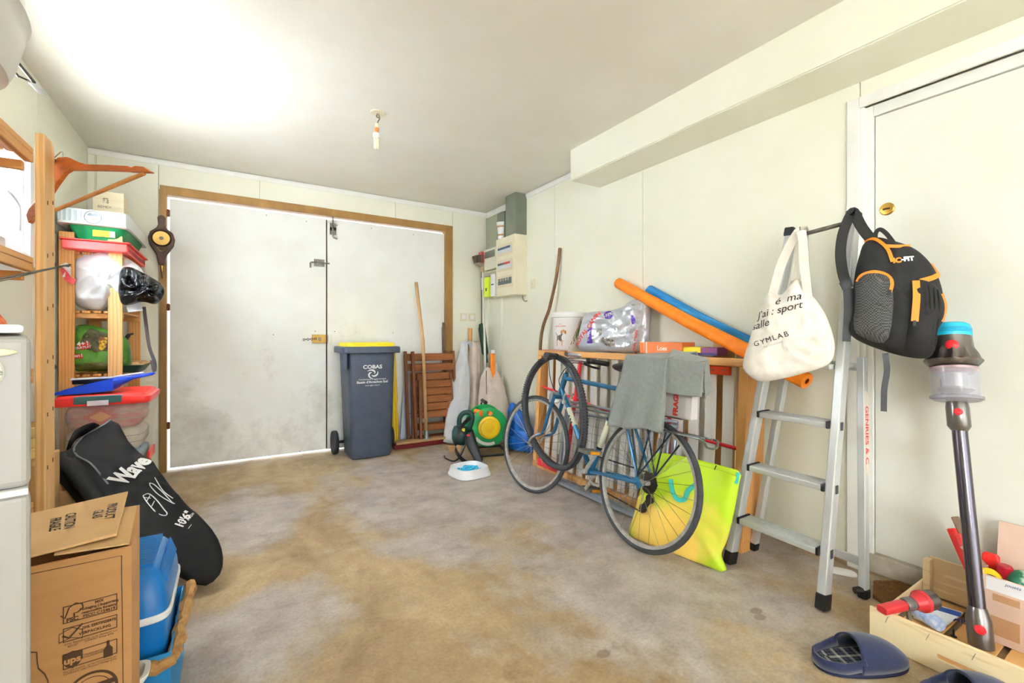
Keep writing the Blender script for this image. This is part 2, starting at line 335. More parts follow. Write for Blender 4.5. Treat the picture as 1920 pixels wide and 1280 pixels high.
MB().box((.724, YB-.006, .946), (.75, YB+.012, 1.02)).build('strike_plate', WHITE, g, bevel=.003)
for i in range(7):
    t = i/6; MB().tube(arc((.618-.09*t, YB-.022, .986-.008*t), .0085, 0, 2*math.pi*11/12, 11, (1, 0, 0), (0, 1, 0) if i % 2 else (0, 0, 1)), .0022, 5, loop=True).build('chain_link', mat('dark_chain', (70, 60, 50), .5, .8), g)
# small black specks of screws
for x, z in ((.55, 1.99), (.25, 2.0), (.8, 1.99), (1.1, 2.0), (1.5, 1.99), (.3, 1.02), (.62, 1.05), (.78, 1.05), (1.3, 1.04), (1.6, 1.04), (.5, .03), (.75, .03)):
    MB().lathe([(.0045, 0), (.003, .002)], 8).build('screw', GALV, g).matrix_local = Matrix.Translation((x, YB+.012, z)) @ Matrix.Rotation(R(90), 4, 'X')
# wooden sill board and dark-red ribbed grate in front of the right leaf
# ---- side door in the right wall
d = bpy.data.objects.new('door_2', None); COL.objects.link(d); struct(d, 'plain cream side door with a white frame')
FR = WHITE
MB().box((XR-.012, .86, .0), (XR+.02, .905, 2.03)).build('casing', FR, d, bevel=.002)
MB().box((XR-.012, -.105, 1.985), (XR+.02, .86, 2.03)).build('casing', FR, d, bevel=.002)
MB().box((XR-.012, -.105, .0), (XR+.02, -.06, 1.985)).build('casing', FR, d, bevel=.002)
MB().box((XR+.02, .82, .0), (XR+.1, .86, 1.985)).box((XR+.0, .845, .0), (XR+.02, .86, 1.985)).build('jamb', FR, d, bevel=.002)
MB().box((XR+.02, -.06, .0), (XR+.1, -.02, 1.985)).build('jamb', FR, d, bevel=.002)
MB().box((XR+.02, -.02, 1.94), (XR+.1, .82, 1.985)).build('head', FR, d, bevel=.002)
MB().box((XR+.028, -.018, .085), (XR+.066, .816, 1.936)).build('door_leaf', mat('door_cream', (238, 238, 228), .42, rgb2=(233, 232, 220), scale=3), d, bevel=.002)
lk = MB().lathe([(.026, 0), (.026, .002), (.022, .006), (.01, .007)], 20).build('lock_rose', BRASS, d, smooth='auto'); lk.matrix_local = Matrix.Translation((XR+.028, .775, 1.535)) @ Matrix.Rotation(R(-90), 4, 'Y')
o = MB().box((-.0035, -.012, .007), (.0035, .012, .0085)).build('keyhole', mat('dark_brass', (70, 50, 24), .5, .6), lk)
# concrete kerb below the side door
KERB = mat('kerb_concrete', (196, 186, 168), .8, rgb2=(150, 136, 116), scale=7, bump=.2)
struct(MB().box((XR+.008, -.06, 0), (XR+.1, .86, .078)).build('door_sill', KERB, bevel=.006), 'low concrete sill under the side door')
struct(MB().box((XR-.004, .906, 0), (XR+.011, YB-.03, .028)).build('baseboard_right', mat('dirty_base', (150, 116, 76), .8, rgb2=(196, 176, 140), scale=9), bevel=.002), 'thin dirty strip at the foot of the right wall')
# ---- window
wi = bpy.data.objects.new('window_1', None); COL.objects.link(wi); struct(wi, 'white framed window behind the pine shelves')
WF = mat('window_white', (245, 246, 248), .35)
def wframe(name, y0, y1, z0, z1, t, x0, x1, par):
    m = MB(); m.box((x0, y0, z0), (x1, y0+t, z1)); m.box((x0, y1-t, z0), (x1, y1, z1)); m.box((x0, y0+t, z0), (x1, y1-t, z0+t)); m.box((x0, y0+t, z1-t), (x1, y1-t, z1)); return m.build(name, WF, par, bevel=.003)
wframe('window_frame', wy0, wy1, wz0, wz1, .045, XL-.09, XL+.004, wi)
wframe('casement', wy0+.046, wy0+.46, wz0+.046, wz1-.046, .05, XL-.07, XL-.02, wi)
wframe('casement', wy0+.462, wy1-.046, wz0+.046, wz1-.046, .04, XL-.07, XL-.02, wi)
GLASS = mat('window_glass', (255, 255, 255), .0, trans=1.0, ior=1.1)
for a, b in ((wy0+.096, wy0+.41), (wy0+.502, wy1-.086)): MB().box((XL-.05, a, wz0+.086), (XL-.046, b, wz1-.086)).build('pane', GLASS, wi)
h = MB().box((XL-.02, 2.705, 1.55), (XL-.008, 2.735, 1.63)).build('handle_plate', WF, wi, bevel=.003)
MB().tube(smooth_path([(XL-.01, 2.72, 1.61), (XL+.03, 2.72, 1.612), (XL+.04, 2.75, 1.608), (XL+.04, 2.82, 1.59), (XL+.04, 2.845, 1.56), (XL+.04, 2.846, 1.47)], 5), .009, 10).build('handle', mat('handle_grey', (206, 212, 222), .3), h, smooth=True)
MB().box((XL, wy0-.02, wz0-.03), (XL+.05, wy1+.02, wz0)).build('window_sill', WHITE, wi, bevel=.004)

wi2 = bpy.data.objects.new('window_added', None); COL.objects.link(wi2); struct(wi2, 'white framed unseen window added for light from the left')  # window added out of view to bring in more light
wframe('window_frame', vy0, vy1, vz0, vz1, .05, XL-.09, XL+.004, wi2); MB().box((XL-.05, vy0+.051, vz0+.051), (XL-.046, vy1-.051, vz1-.051)).build('pane', GLASS, wi2)
# ---------------------------------------------------------------- placing helpers
_F, _CY = 847.4, 631.8
def at(px, py, x=None, y=None, z=None, d=None):
    """photo pixel -> point of the room on the plane x=, y= or z= (or at depth d)"""
    a, b = (px-960)/_F, (_CY-py)/_F; s, c = math.sin(YAW), math.cos(YAW); r = Vector((s+a*c, c-a*s, b))
    t = d if d is not None else x/r.x if x is not None else y/r.y if y is not None else (z-1)/r.z
    return Vector((0, 0, 1))+r*t
def onplane(px, py, p0, n):
    a = at(px, py, d=1)-Vector((0, 0, 1)); n = Vector(n); k = (Vector(p0)-Vector((0, 0, 1))).dot(n)/a.dot(n); return Vector((0, 0, 1))+a*k
class Pillow:
    """soft stuffed form: an outline lying in a plane, swelling to front and back"""
    def __init__(s, outline, n, front, back, N=64, rings=9, p=3.0, amp=0, nsc=8, q=.5, smooth=True, ridge=0):
        s.ridge = ridge
        P = [Vector(a) for a in outline]; s.n = Vector(n).normalized(); s.front, s.back, s.p, s.q = front, back, p, q; s.amp, s.nsc = amp, nsc
        s.c = sum(P, Vector())/len(P); s.u = s.n.orthogonal().normalized()
        up = Vector((0, 0, 1)); up = up-s.n*up.dot(s.n)
        if up.length > .2: s.v = up.normalized(); s.u = s.v.cross(s.n)
        else: s.v = s.n.cross(s.u)
        Q = [((a-s.c).dot(s.u), (a-s.c).dot(s.v)) for a in P]
        if smooth:
            Q2 = []; m = len(Q)
            for i in range(m):
                a, b, c, d = [Vector((*Q[(i+k-1) % m], 0)) for k in range(4)]
                for k in range(6):
                    t = k/6; w = .5*((2*b)+(c-a)*t+(2*a-5*b+4*c-d)*t*t+(3*b-a-3*c+d)*t**3); Q2.append((w.x, w.y))
            Q = Q2
        s.Q = Q; s.N = N; s.rings = rings; s.tab = [s._r(2*math.pi*i/720) for i in range(720)]
    def _r(s, th):
        dx, dy = math.cos(th), math.sin(th); best = 0; m = len(s.Q)
        for i in range(m):
            x0, y0 = s.Q[i]; x1, y1 = s.Q[(i+1) % m]; ex, ey = x1-x0, y1-y0; det = ex*dy-ey*dx
            if abs(det) < 1e-12: continue
            k = (x0*-dy+y0*dx)/det; r = (x0*ey-y0*ex)*-1/det
            if -1e-9 <= k <= 1+1e-9 and r > best: best = r
        return best or 1e-4
    def r(s, th):
        f = (th/(2*math.pi)*720) % 720; i = int(f); t = f-i; return s.tab[i]*(1-t)+s.tab[(i+1) % 720]*t
    def P(s, a, b, off=0, side=1):
        L = math.hypot(a, b); t = min(L/s.r(math.atan2(b, a)), 1) if L > 1e-9 else 0
        h = (s.front if side > 0 else s.back)*(1-t**s.p)**s.q
        w = s.c+s.u*a+s.v*b
        if s.amp: h += s.amp*noise.fractal(w*s.nsc, 1.0, 2.0, 3)*(1-t**6)
        if s.ridge: h += s.ridge*(.22-abs(noise.noise(w*s.nsc*1.3+Vector((3, 7, 1))))-.5*abs(noise.noise(w*s.nsc*2.9+Vector((9, 2, 5)))))*(1-t**5)
        return w+s.n*(side*(h)+ (off if side > 0 else -off))
    def on(s, p, off=.002):
        d = Vector(p)-s.c; return s.P(d.dot(s.u), d.dot(s.v), off)
    def mesh(s, m=None, mi=0):
        m = m or MB(); ths = [2*math.pi*j/s.N for j in range(s.N)]; R_ = [s.r(t) for t in ths]; rings = []
        ts = [math.sin(math.pi/2*i/s.rings) for i in range(1, s.rings+1)]; ts[0] = max(ts[0], .02)
        for side, seq in ((1, [.02]+ts), (-1, list(reversed(ts[:-1]))+[.02])):
            for t in seq: rings.append([s.P(R_[j]*t*math.cos(ths[j]), R_[j]*t*math.sin(ths[j]), 0, side) for j in range(s.N)])
        return m.loft(rings, True, True, mi)
def euler_of(m): return m.to_euler()
def thing_m(name, label, cat, M, group=None):
    o = thing(name, label, cat, group=group); o.location = M.to_translation(); o.rotation_euler = M.to_euler(); return o
def tilt_y(ang): return (0, ang, 0)

# ================================================================ bed base standing on its side
bed = thing('slatted_bed_base', 'pine single bed base stood on its side along the right wall behind the bicycle', 'bed base', (2.0, 2.05, 0), rot=(0, R(3.5), 0))
BY0, BY1 = -.84, .86
MB().box((0, BY0, .86), (.15, BY1, .9)).build('side_rail', PINEY, bed, bevel=.003)
MB().box((0, BY0, 0), (.15, BY1, .045)).build('side_rail', PINEY, bed, bevel=.003)
MB().box((0, BY0, .046), (.16, BY0+.045, .859)).build('end_rail', PINE, bed, bevel=.003)
MB().box((0, BY1-.045, .046), (.15, BY1, .859)).build('end_rail', PINE, bed, bevel=.003)
SLAT = mat('white_slat', (240, 238, 232), .45, rgb2=(228, 224, 216), scale=12, stretch=(1, 1, .2))
n = 16; step = (BY1-BY0-.14)/n
for i in range(n):
    y = BY0+.09+step*i; MB().loft([[(.035+.01*math.sin(math.pi*k/8)+a, y+b, .0465+.812*k/8) for a, b in ((0, 0), (.009, 0), (.009, .058), (0, .058))] for k in range(9)]).build('slat', SLAT, bed)
for y in (-.52, -.28, .36, .7): MB().box((.07, y, .0465), (.095, y+.06, .8585)).build('support_board', PINE, bed, bevel=.002)
REDP = mat('red_paint', (206, 30, 40), .4)
MB().tube([(.022, BY0+.05, .47), (.02, -.2, .5), (.022, .2, .54), (.02, BY1-.05, .62)], .009, 8).build('red_bar', REDP, bed)
MB().box((.01, BY0+.1, .815), (.034, BY0+.36, .858)).build('red_bracket', mat('orange_red_paint', (214, 70, 34), .4), bed, bevel=.004)
for k in range(3): MB().lathe([(.006, 0), (.004, .003)], 8).build('screw', STEEL, bed).matrix_local = Matrix.Translation((.01, BY0+.13+.06*k, .838)) @ Matrix.Rotation(R(-90), 4, 'Y')
MB().tube([(.015, -.4, .1), (.02, -.39, .8)], .012, 8).build('red_bar', REDP, bed)
MB().tube([(.01, .47, .06), (.01, .36, .84)], .014, 8).build('red_bar', REDP, bed)
MB().box((-.004, .55, .02), (.02, .8, .075)).build('red_bracket', REDP, bed, bevel=.004)
MB().box((-.006, .42, .80), (.01, .8, .87)).build('red_bracket', REDP, bed, bevel=.006) if 0 else None
MB().strip(smooth_path([(-.012, .78, .903), (-.012, .66, .905), (-.01, .5, .902)], 5), .03, .003, (1, 0, 0)).build('red_strap', REDP, bed)
# plank between bed base and wall
p0 = at(1335, 690, x=2.27); tag(MB().box((2.262, 1.405, .001), (2.284, 1.53, 1.03)).build('plank', PINEL, bevel=.002), 'pale upright plank leaning on the right wall behind the bed base', 'plank')

# ================================================================ folding cot with wire mesh
cot = thing('folding_cot', 'folded grey tubular cot with wire mesh leaning on the bed base', 'folding bed', (1.9, 2.1, 0), rot=(0, R(9), 0))
TUBE = mat('grey_tube', (160, 168, 182), .3, .7)
def uframe(x, y0, y1, z0, z1, r=.011):
    k = .05
    return MB().tube(smooth_path([(x, y0, z1), (x, y0, z0+k), (x, y0+k*.3, z0+k*.3), (x, y0+k, z0), (x, y1-k, z0), (x, y1-k*.3, z0+k*.3), (x, y1, z0+k), (x, y1, z1)], 4), r, 8)
for x, y0, y1, z0, z1 in ((0, -.5, .36, .015, .5), (-.03, -.47, .33, .016, .46), (.03, -.52, .38, .02, .56)):
    uframe(x, y0, y1, z0, z1).build('tube_frame', TUBE, cot, smooth=True)
for z in (.5, .535, .56): MB().tube([(.01, -.54, z), (.01, .38, z)], .009, 8).build('top_tube', TUBE, cot, smooth=True)
m = MB()
for i in range(17): y = -.45+.048*i; m.tube([(0, y, .03), (0, y, .5)], .0014, 4)
for i in range(10): z = .05+.048*i; m.tube([(.001, -.47, z), (.001, .34, z)], .0014, 4)
m.build('wire_mesh', TUBE, cot)

# ================================================================ bicycle
BL = R(10); bu = Vector((math.sin(R(1)), math.cos(R(1)), 0)); bn = Vector((math.cos(R(1)), -math.sin(R(1)), 0)); bv = bn*math.sin(BL)+Z*math.cos(BL)
BM = Matrix((bu, bv.cross(bu), bv)).transposed().to_4x4(); BM.translation = Vector((1.62, 1.47, 0))
bike = thing_m('bicycle', 'old blue city bicycle leaning on the slatted bed base', 'bicycle', BM)
BLUE = mat('bike_blue', (40, 100, 140), .3, .3, rgb2=(52, 116, 156), scale=20)
CREAM = mat('bike_cream', (226, 226, 200), .4); TIRE = RUBBER; ALU = mat('bike_alu', (206, 206, 202), .35, .55, rgb2=(172, 170, 162), scale=25)
WR = .297
def wheel(name, u, y, v, par, M=None, nsp=28):
    C = Vector((u, y, v))
    rim = MB(); N = 56; rings = []
    for i in range(N):
        a = 2*math.pi*i/N; d = Vector((math.cos(a), 0, math.sin(a)))
        rings.append([C+d*(WR-.008)+Y*.009, C+d*(WR-.024)+Y*.006, C+d*(WR-.024)-Y*.006, C+d*(WR-.008)-Y*.009])
    rim.loft(rings, True, False, 0, True); r = rim.build(name, ALU, par, smooth='auto')
    MB().tube([C+Vector((math.cos(2*math.pi*i/N), 0, math.sin(2*math.pi*i/N)))*WR for i in range(N)], .0135, 10, True).build('tyre', TIRE, r, smooth=True)
    MB().tube([C-Y*.05, C-Y*.034, C-Y*.03, C-Y*.028, C+Y*.028, C+Y*.03, C+Y*.034, C+Y*.05], [.006, .006, .02, .012, .012, .02, .006, .006], 12).build('hub', ALU, r)
    sp = MB()
    for i in range(nsp):
        a = 2*math.pi*i/nsp; s_ = 1 if i % 2 else -1; b = a+(.5 if (i//2) % 2 else -.5)*1.3
        h = C+Vector((math.cos(b), 0, math.sin(b)))*.018+Y*(.03*s_); e = C+Vector((math.cos(a), 0, math.sin(a)))*(WR-.02)
        sp.tube([h, e], .0011, 4)
    sp.build('spokes', CHROME, r)
    if M: r.matrix_local = M
    return r
rw = wheel('rear_wheel', .02, 0, .311, bike)
def V2(u, v, y=0): return Vector((u, y, v))
rh, bb, ht, hb, sc_, fh = V2(.02, .311), V2(.4, .27), V2(.735, .785), V2(.77, .655), V2(.262, .735), V2(.955, .311)
fr = MB().tube([bb, sc_+(sc_-bb)*.04], .0145, 10).tube([sc_, ht+(hb-ht)*.22], .0135, 10).tube([bb, ht+(hb-ht)*.75], .0145, 10).tube([ht, hb], .017, 10).tube([bb-Y*.034, bb+Y*.034], .021, 12)
for s_ in (-1, 1):
    fr.tube([sc_+Y*.012*s_, rh+Y*.05*s_+Z*.012], .007, 8).tube([bb+Y*.02*s_, V2(.3, .285, .035*s_), rh+Y*.052*s_], .009, 8).bar(rh+Y*.055*s_+V2(-.02, -.015), rh+Y*.055*s_+V2(.02, .02), .004, .03, (0, 0, 1))
frame_o = fr.build('frame', BLUE, bike, smooth='auto')
d1 = sc_-bb
MB().tube([bb+d1*.3, bb+d1*.62], .0152, 10).build('cream_band', CREAM, frame_o, smooth=True)
d2 = (ht+(hb-ht)*.75)-bb
MB().tube([bb+d2*.52, bb+d2*.74], .0152, 10).build('cream_band', CREAM, frame_o, smooth=True)
for f in (.28, .63): MB().tube([bb+d1*f, bb+d1*(f+.025)], .0156, 10).build('black_band', BLACK, frame_o)
for f in (.56, .6, .64): MB().ball(bb+d2*f+Y*.0152, (.004, .003, .006), 8, 6).build('badge', BLACK, frame_o)
axis = (ht-hb).normalized(); ST = Matrix.Translation(hb) @ Matrix.Rotation(R(9), 4, axis) @ Matrix.Translation(-hb)
def steer(o): o.matrix_local = ST; return o
fk = MB().tube([hb-axis*.02-Y*.045, hb-axis*.02+Y*.045], .013, 8)
for s_ in (-1, 1):
    fk.tube(smooth_path([hb-axis*.02+Y*.045*s_, hb-axis*.14+Y*.047*s_, hb-axis*.26+Y*.05*s_, fh+V2(-.035, .05, .05*s_), fh+Y*.05*s_], 5), [.011]*11+[.009]*6+[.007]*4, 8)
steer(fk.build('fork', BLUE, bike, smooth='auto'))
ft = MB()
for s_ in (-1, 1): ft.tube(smooth_path([hb-axis*.2+Y*.0485*s_, hb-axis*.26+Y*.05*s_, fh+V2(-.035, .05, .05*s_), fh+Y*.05*s_], 6), .0098, 8)
steer(ft.build('fork_tips', CHROME, bike, smooth=True))
wheel('front_wheel', fh.x, 0, fh.z, bike, ST)
st_ = MB().tube([ht, ht+axis*.06], .012, 8).tube(smooth_path([ht+axis*.05, ht+axis*.085+V2(.02, .0), ht+axis*.09+V2(.035, .005)], 5), .011, 8)
steer(st_.build('stem', CHROME, bike, smooth=True))
hc = ht+axis*.09+V2(.035, .005)
bar = MB().tube(smooth_path([hc+V2(-.1, .0, .27), hc+V2(-.06, .005, .18), hc+V2(-.01, .0, .06), hc, hc+V2(-.01, .0, -.06), hc+V2(-.06, .005, -.18), hc+V2(-.1, .0, -.27)], 5), .011, 8)
hbar = steer(bar.build('handlebar', CHROME, bike, smooth=True))
for s_ in (-1, 1):
    MB().tube([hc+V2(-.105, .0, .28*s_), hc+V2(-.055, .004, .165*s_)], [.0165, .0155], 12).build('grip', BLACK, hbar, smooth='auto')
    MB().tube(smooth_path([hc+V2(-.045, .0, .15*s_), hc+V2(-.0, -.015, .17*s_), hc+V2(-.03, -.03, .22*s_), hc+V2(-.04, -.034, .27*s_)], 5), [.006]*6+[.0075]*10, 8).build('brake_lever', BLACK, hbar, smooth=True)
    MB().tube([hc+V2(-.055, .004, .155*s_), hc+V2(-.045, .003, .135*s_)], .018, 10).build('lever_clamp', BLACK, hbar)
MB().tube([hc+V2(-.02, .03, .03), hc+V2(-.02, .03, -.09)], .014, 8).build('bell', CHROME, hbar)
for s_, e in ((1, V2(.72, .62, .03)), (-1, V2(.70, .62, -.03))):
    MB().tube(smooth_path([hc+V2(-.01, -.012, .16*s_), hc+V2(.07, -.02, .09*s_), V2(.85, .76, .04*s_), V2(.82, .7, .03*s_), V2(.785, .668, .025*s_)], 6), .0025, 6).build('brake_cable', BLACK, bike)
bk = MB()
for s_ in (-1, 1):
    bk.tube(smooth_path([V2(.80, .655, .0), V2(.81, .66, .035*s_), V2(.815, .625, .042*s_), V2(.82, .6, .03*s_)], 4), .007, 6).tube([V2(.82, .6, .03*s_-.0), V2(.84, .6, .02*s_)], .008, 6)
bk.tube([V2(.76, .655), V2(.83, .655)], .006, 6).build('front_brake', ALU, bike)
lv = MB()
for s_ in (-1, 1): lv.tube(smooth_path([bb+d2*.82+Y*.018*s_, bb+d2*.82+V2(.0, .03, .026*s_), bb+d2*.82+V2(-.02, .055, .03*s_)], 4), .006, 6).tube([bb+d2*.82+Y*.014*s_, bb+d2*.82+Y*.026*s_], .014, 10)
lv.build('shift_levers', ALU, bike)
# seat post and saddle (under the cloth)
sd = MB().tube([sc_, sc_+d1.normalized()*.1], .012, 8).build('seat_post', CHROME, bike, smooth=True)
sp = Pillow([V2(.35, .855, .0), V2(.3, .855, .025), V2(.2, .855, .07), V2(.11, .855, .075), V2(.09, .855, 0), V2(.11, .855, -.075), V2(.2, .855, -.07), V2(.3, .855, -.025)], Z, .02, .03, N=36, rings=5)
sp.mesh().build('saddle', BLACK, bike, smooth=True)
# crank set
crk = MB()
N = 40; rings = []
for i in range(N*2):
    a = math.pi*i/N; rr = .083 if i % 2 else .079; rings.append([bb+V2(math.cos(a)*q, math.sin(a)*q, -.042+w) for q, w in ((rr, .0015), (.066, .0015), (.066, -.0015), (rr, -.0015))])
crk.loft(rings, True, False, 0, True)
for k in range(5):
    a = 2*math.pi*k/5+.3; crk.bar(bb-Y*.042, bb+V2(math.cos(a)*.068, math.sin(a)*.068, -.042), .012, .003, (0, 1, 0))
cs = crk.build('chainring', ALU, bike)
def crank(s_, a):
    e = bb+V2(math.cos(a)*.155, math.sin(a)*.155, .062*s_); c_ = MB().bar(bb+Y*.045*s_, e, .02, .012, (0, 1, 0)).tube([bb+Y*.035*s_, bb+Y*.056*s_], .014, 10).build('crank_arm', ALU, bike, bevel=.003)
    pd = MB()
    for du in (-.034, .034): pd.box(e+V2(du-.003, -.011, 0 if s_ > 0 else -.1), e+V2(du+.003, .011, .1 if s_ > 0 else 0))
    for dy in (.0, .094): pd.box(e+Vector((-.031, min(dy*s_, dy*s_+.006*s_), -.009)), e+Vector((.031, max(dy*s_, dy*s_+.006*s_), .009)))
    pd.tube([e, e+Y*.1*s_], .007, 8); p_ = pd.build('pedal', GALV, c_)
    for du in (-.039, .039): MB().box(e+Vector((du-.0025, min(.02*s_, .08*s_), -.007)), e+Vector((du+.0025, max(.02*s_, .08*s_), .007))).build('reflector', mat('amber', (226, 150, 30), .25), p_)
crank(1, R(128)); crank(-1, R(-52))
# cassette, derailleur, chain
cz = MB()
for k in range(6): cz.tube([rh+Y*(-.022-.005*k), rh+Y*(-.0245-.005*k)], .05-.005*k, 28)
cz.build('cassette', mat('old_steel', (70, 66, 62), .5, .7), bike)
j1, j2 = rh+V2(.0, -.075, -.045), rh+V2(.035, -.13, -.045)
MB().tube([rh+V2(-.005, -.02, -.05), j1], .01, 8).bar(j1-Y*.008, j2-Y*.008, .02, .003, (0, 1, 0)).bar(j1+Y*.008, j2+Y*.008, .02, .003, (0, 1, 0)).tube([j1-Y*.006, j1+Y*.006], .022, 14).tube([j2-Y*.006, j2+Y*.006], .02, 14).build('rear_derailleur', mat('old_steel'), bike)
MB().tube([bb+V2(0, .081, -.042), rh+V2(0, .045, -.04)], .0035, 6).tube([bb+V2(-.0, -.081, -.042), j2+V2(0.0, -.02, 0)], .0035, 6).build('chain', mat('chain', (60, 56, 52), .5, .7), bike)
# luggage rack
rk = MB()
rz_ = .575
for y in (-.055, -.018, .018, .055): rk.tube([V2(.16, rz_, y), V2(-.26, rz_, y)], .0045, 6)
rk.tube(smooth_path([V2(.16, rz_, .055), V2(.19, rz_, .03), V2(.19, rz_, -.03), V2(.16, rz_, -.055)], 4), .0045, 6).tube(smooth_path([V2(-.25, rz_, .055), V2(-.295, rz_-.004, .05), V2(-.305, rz_-.03, .03), V2(-.305, rz_-.03, -.03), V2(-.295, rz_-.004, -.05), V2(-.27, rz_, -.055)], 5), .005, 6)
rk.build('luggage_rack', mat('old_alu', (120, 124, 120), .4, .8), bike)
rs = MB()
for s_ in (-1, 1):
    for u in (.1, -.02, -.14): rs.tube([V2(u, rz_, .055*s_), rh+V2(.0, .03, .06*s_)], .004, 6)
rs.build('rack_stays', mat('stay_blue', (34, 52, 64), .4, .5), bike)

# spare tyre hanging on the handlebar
tc_ = Vector((1.648, 2.175, .552)); pts = []
for i in range(64):
    a = 2*math.pi*i/64; pts.append(tc_+Vector((.05, .985, 0)).normalized()*(.318*math.cos(a))+Vector((.03-.02, .03, 1)).normalized()*(.332*math.sin(a))+Vector((-.03*math.cos(2*a)*.5, 0, 0)))
tr = thing('spare_tyre', 'loose grey bicycle tyre hung over the handlebar', 'tyre', (1.648, 2.175, .22))
m = MB(); m.x = Matrix.Translation((-1.648, -2.175, -.22)); rings = []
for i in range(64):
    c = pts[i]; t = (pts[(i+1) % 64]-pts[i-1]).normalized(); rd = (c-tc_).normalized(); ax = t.cross(rd).normalized()
    prof = [(-.019, -.016), (.019, -.016), (.021, -.004), (.014, .009), (0, .014), (-.014, .009), (-.021, -.004)]
    rings.append([c+ax*p_+rd*q_ for p_, q_ in prof])
m.loft(rings, True, False, 0, True); m.build('casing', RUBBER, tr, smooth=True)
m = MB(); m.x = Matrix.Translation((-1.648, -2.175, -.22))
for i in range(128):
    a = 2*math.pi*(i+.5)/128; c = tc_+Vector((.05, .985, 0)).normalized()*(.318*math.cos(a))+Vector((.01, .03, 1)).normalized()*(.332*math.sin(a))+Vector((-.03*math.cos(2*a)*.5, 0, 0)); rd = (c-tc_).normalized(); ax = Vector((1, 0, 0))
    for s_ in (-1, 1): m.bar(c+rd*.0105+ax*.009*s_-rd*.001, c+rd*.007+ax*.0185*s_, .006, .004, rd)
tread = m.build('tread_blocks', mat('dark_rubber', (40, 42, 46), .7), tr); tread['kind'] = 'stuff'

# ================================================================ grey cloth over saddle, carton on the rack
GREY = mat('grey_cloth', (138, 142, 138), .85, rgb2=(128, 132, 128), scale=60, bump=.06, bscale=300, sheen=.2)
CARDW = mat('cardboard_white', (206, 200, 198), .7, rgb2=(196, 190, 188), scale=5)
cb = thing('carton', 'white carton with red FRAGILE print on the bicycle rack under the grey cloth', 'box', (1.775, 1.315, .632), rot=(R(0), R(4), R(-3)))
MB().box((-.07, -.06, 0), (-.03, .085, .26)).build('carton_body', CARDW, cb, bevel=.003)
text('FRAGILE', .036, mat('red_ink', (214, 60, 50), .6), cb, plane((-.0705, .025, .075), (0, 0, 1), (0, 1, 0)), bold=.002)
MB().box((-.085, -.02, -.004), (-.01, .08, .0)).build('bottom_flap', mat('dark_card', (90, 80, 70), .8), cb)
cl = thing('grey_cloth', 'grey cloth draped over the bicycle saddle and the carton', 'cloth', (1.66, 1.45, .59))
O = Vector((1.66, 1.45, .59))
def cloth(name, TL, TR, BL, BR, folds, amp, nrm, nu=28, nv=24, flare=0):
    nrm = Vector(nrm)
    def fn(u, v):
        p = (TL*(1-u)+TR*u)*(1-v)+(BL*(1-u)+BR*u)*v
        w = v**1.1*amp*(math.sin(u*folds*math.pi*2+.6+v)+.5*math.sin(u*folds*3.7+2+v*2)) + .004*noise.noise(p*14)
        return p+nrm*w+Vector((0, 0, -.012*math.sin(u*folds*2+1)*v))-O
    return MB().grid(fn, nu, nv).build(name, GREY, cl, smooth=True, solid=.003)
a, b = Vector((1.655, 1.595, .915)), Vector((1.655, 1.345, .903))
cloth('front_drape', a, b, Vector((1.61, 1.672, .568)), Vector((1.60, 1.33, .57)), 2.3, .014, (-1, 0, 0))
cloth('top', Vector((1.86, 1.66, .912)), Vector((1.9, 1.37, .93)), a, b, 1, .003, (0, 0, 1), nv=10)
cloth('back_drape', Vector((1.86, 1.66, .912)), Vector((1.9, 1.37, .93)), Vector((1.9, 1.68, .74)), Vector((1.93, 1.36, .72)), 2, .008, (1, 0, 0), nv=10)
c0, c1 = Vector((1.665, 1.352, .905)), Vector((1.69, 1.185, .895))
cloth('side_drape', c0, c1, Vector((1.655, 1.37, .765)), Vector((1.685, 1.19, .745)), 1.2, .006, (-1, 0, 0))
cloth('box_top', Vector((1.765, 1.41, .945)), Vector((1.765, 1.215, .905)), c0, c1, 1, .004, (0, 0, 1), nv=12)
cloth('corner_fold', Vector((1.657, 1.348, .9)), Vector((1.69, 1.37, .9)), Vector((1.60, 1.335, .575)), Vector((1.655, 1.352, .64)), .6, .01, (0, -1, 0), nu=8)
cloth('rear_hem', c1, Vector((1.765, 1.215, .905)), Vector((1.69, 1.183, .75)), Vector((1.765, 1.21, .77)), 1, .004, (0, -1, 0), nv=12)
MB().tube(smooth_path([Vector((1.61, 1.672, .568))-O, Vector((1.605, 1.6, .556))-O, Vector((1.602, 1.5, .565))-O, Vector((1.6, 1.4, .55))-O, Vector((1.6, 1.33, .566))-O], 6), .005, 6).build('hem', GREY, cl, smooth=True) if 0 else None
# ================================================================ step ladder
LAD = mat('ladder_aluminium', (214, 216, 216), .32, .45, rgb2=(192, 194, 196), scale=14, stretch=(1, 1, .2))
LADE = mat('ladder_tread', (196, 198, 194), .4, .4)
A0, A1, B0, B1 = Vector((1.872, 1.188, 0)), Vector((2.115, 1.05, 1.455)), Vector((1.846, .806, 0)), Vector((2.115, .812, 1.475))
C0, C1, D0, D1 = Vector((2.088, 1.205, 0)), Vector((2.145, 1.075, .92)), Vector((2.06, .757, 0)), Vector((2.145, .795, .92))
Lo = Vector((1.97, .99, 0))
ld = thing('step_ladder', 'aluminium step ladder with black feet leaning by the side door', 'ladder', Lo)
def L(p): return Vector(p)-Lo
for a, b in ((A0, A1), (B0, B1)): MB().bar(L(a+(b-a)*.02), L(b), .03, .05, (1, 0, 0)).build('front_rail', LAD, ld, bevel=.004)
for a, b in ((C0, C1), (D0, D1)): MB().bar(L(a+(b-a)*.03), L(b), .026, .036, (1, 0, 0)).build('rear_leg', LAD, ld, bevel=.003)
def onr(a, b, z): return a+(b-a)*((z-a.z)/(b.z-a.z))
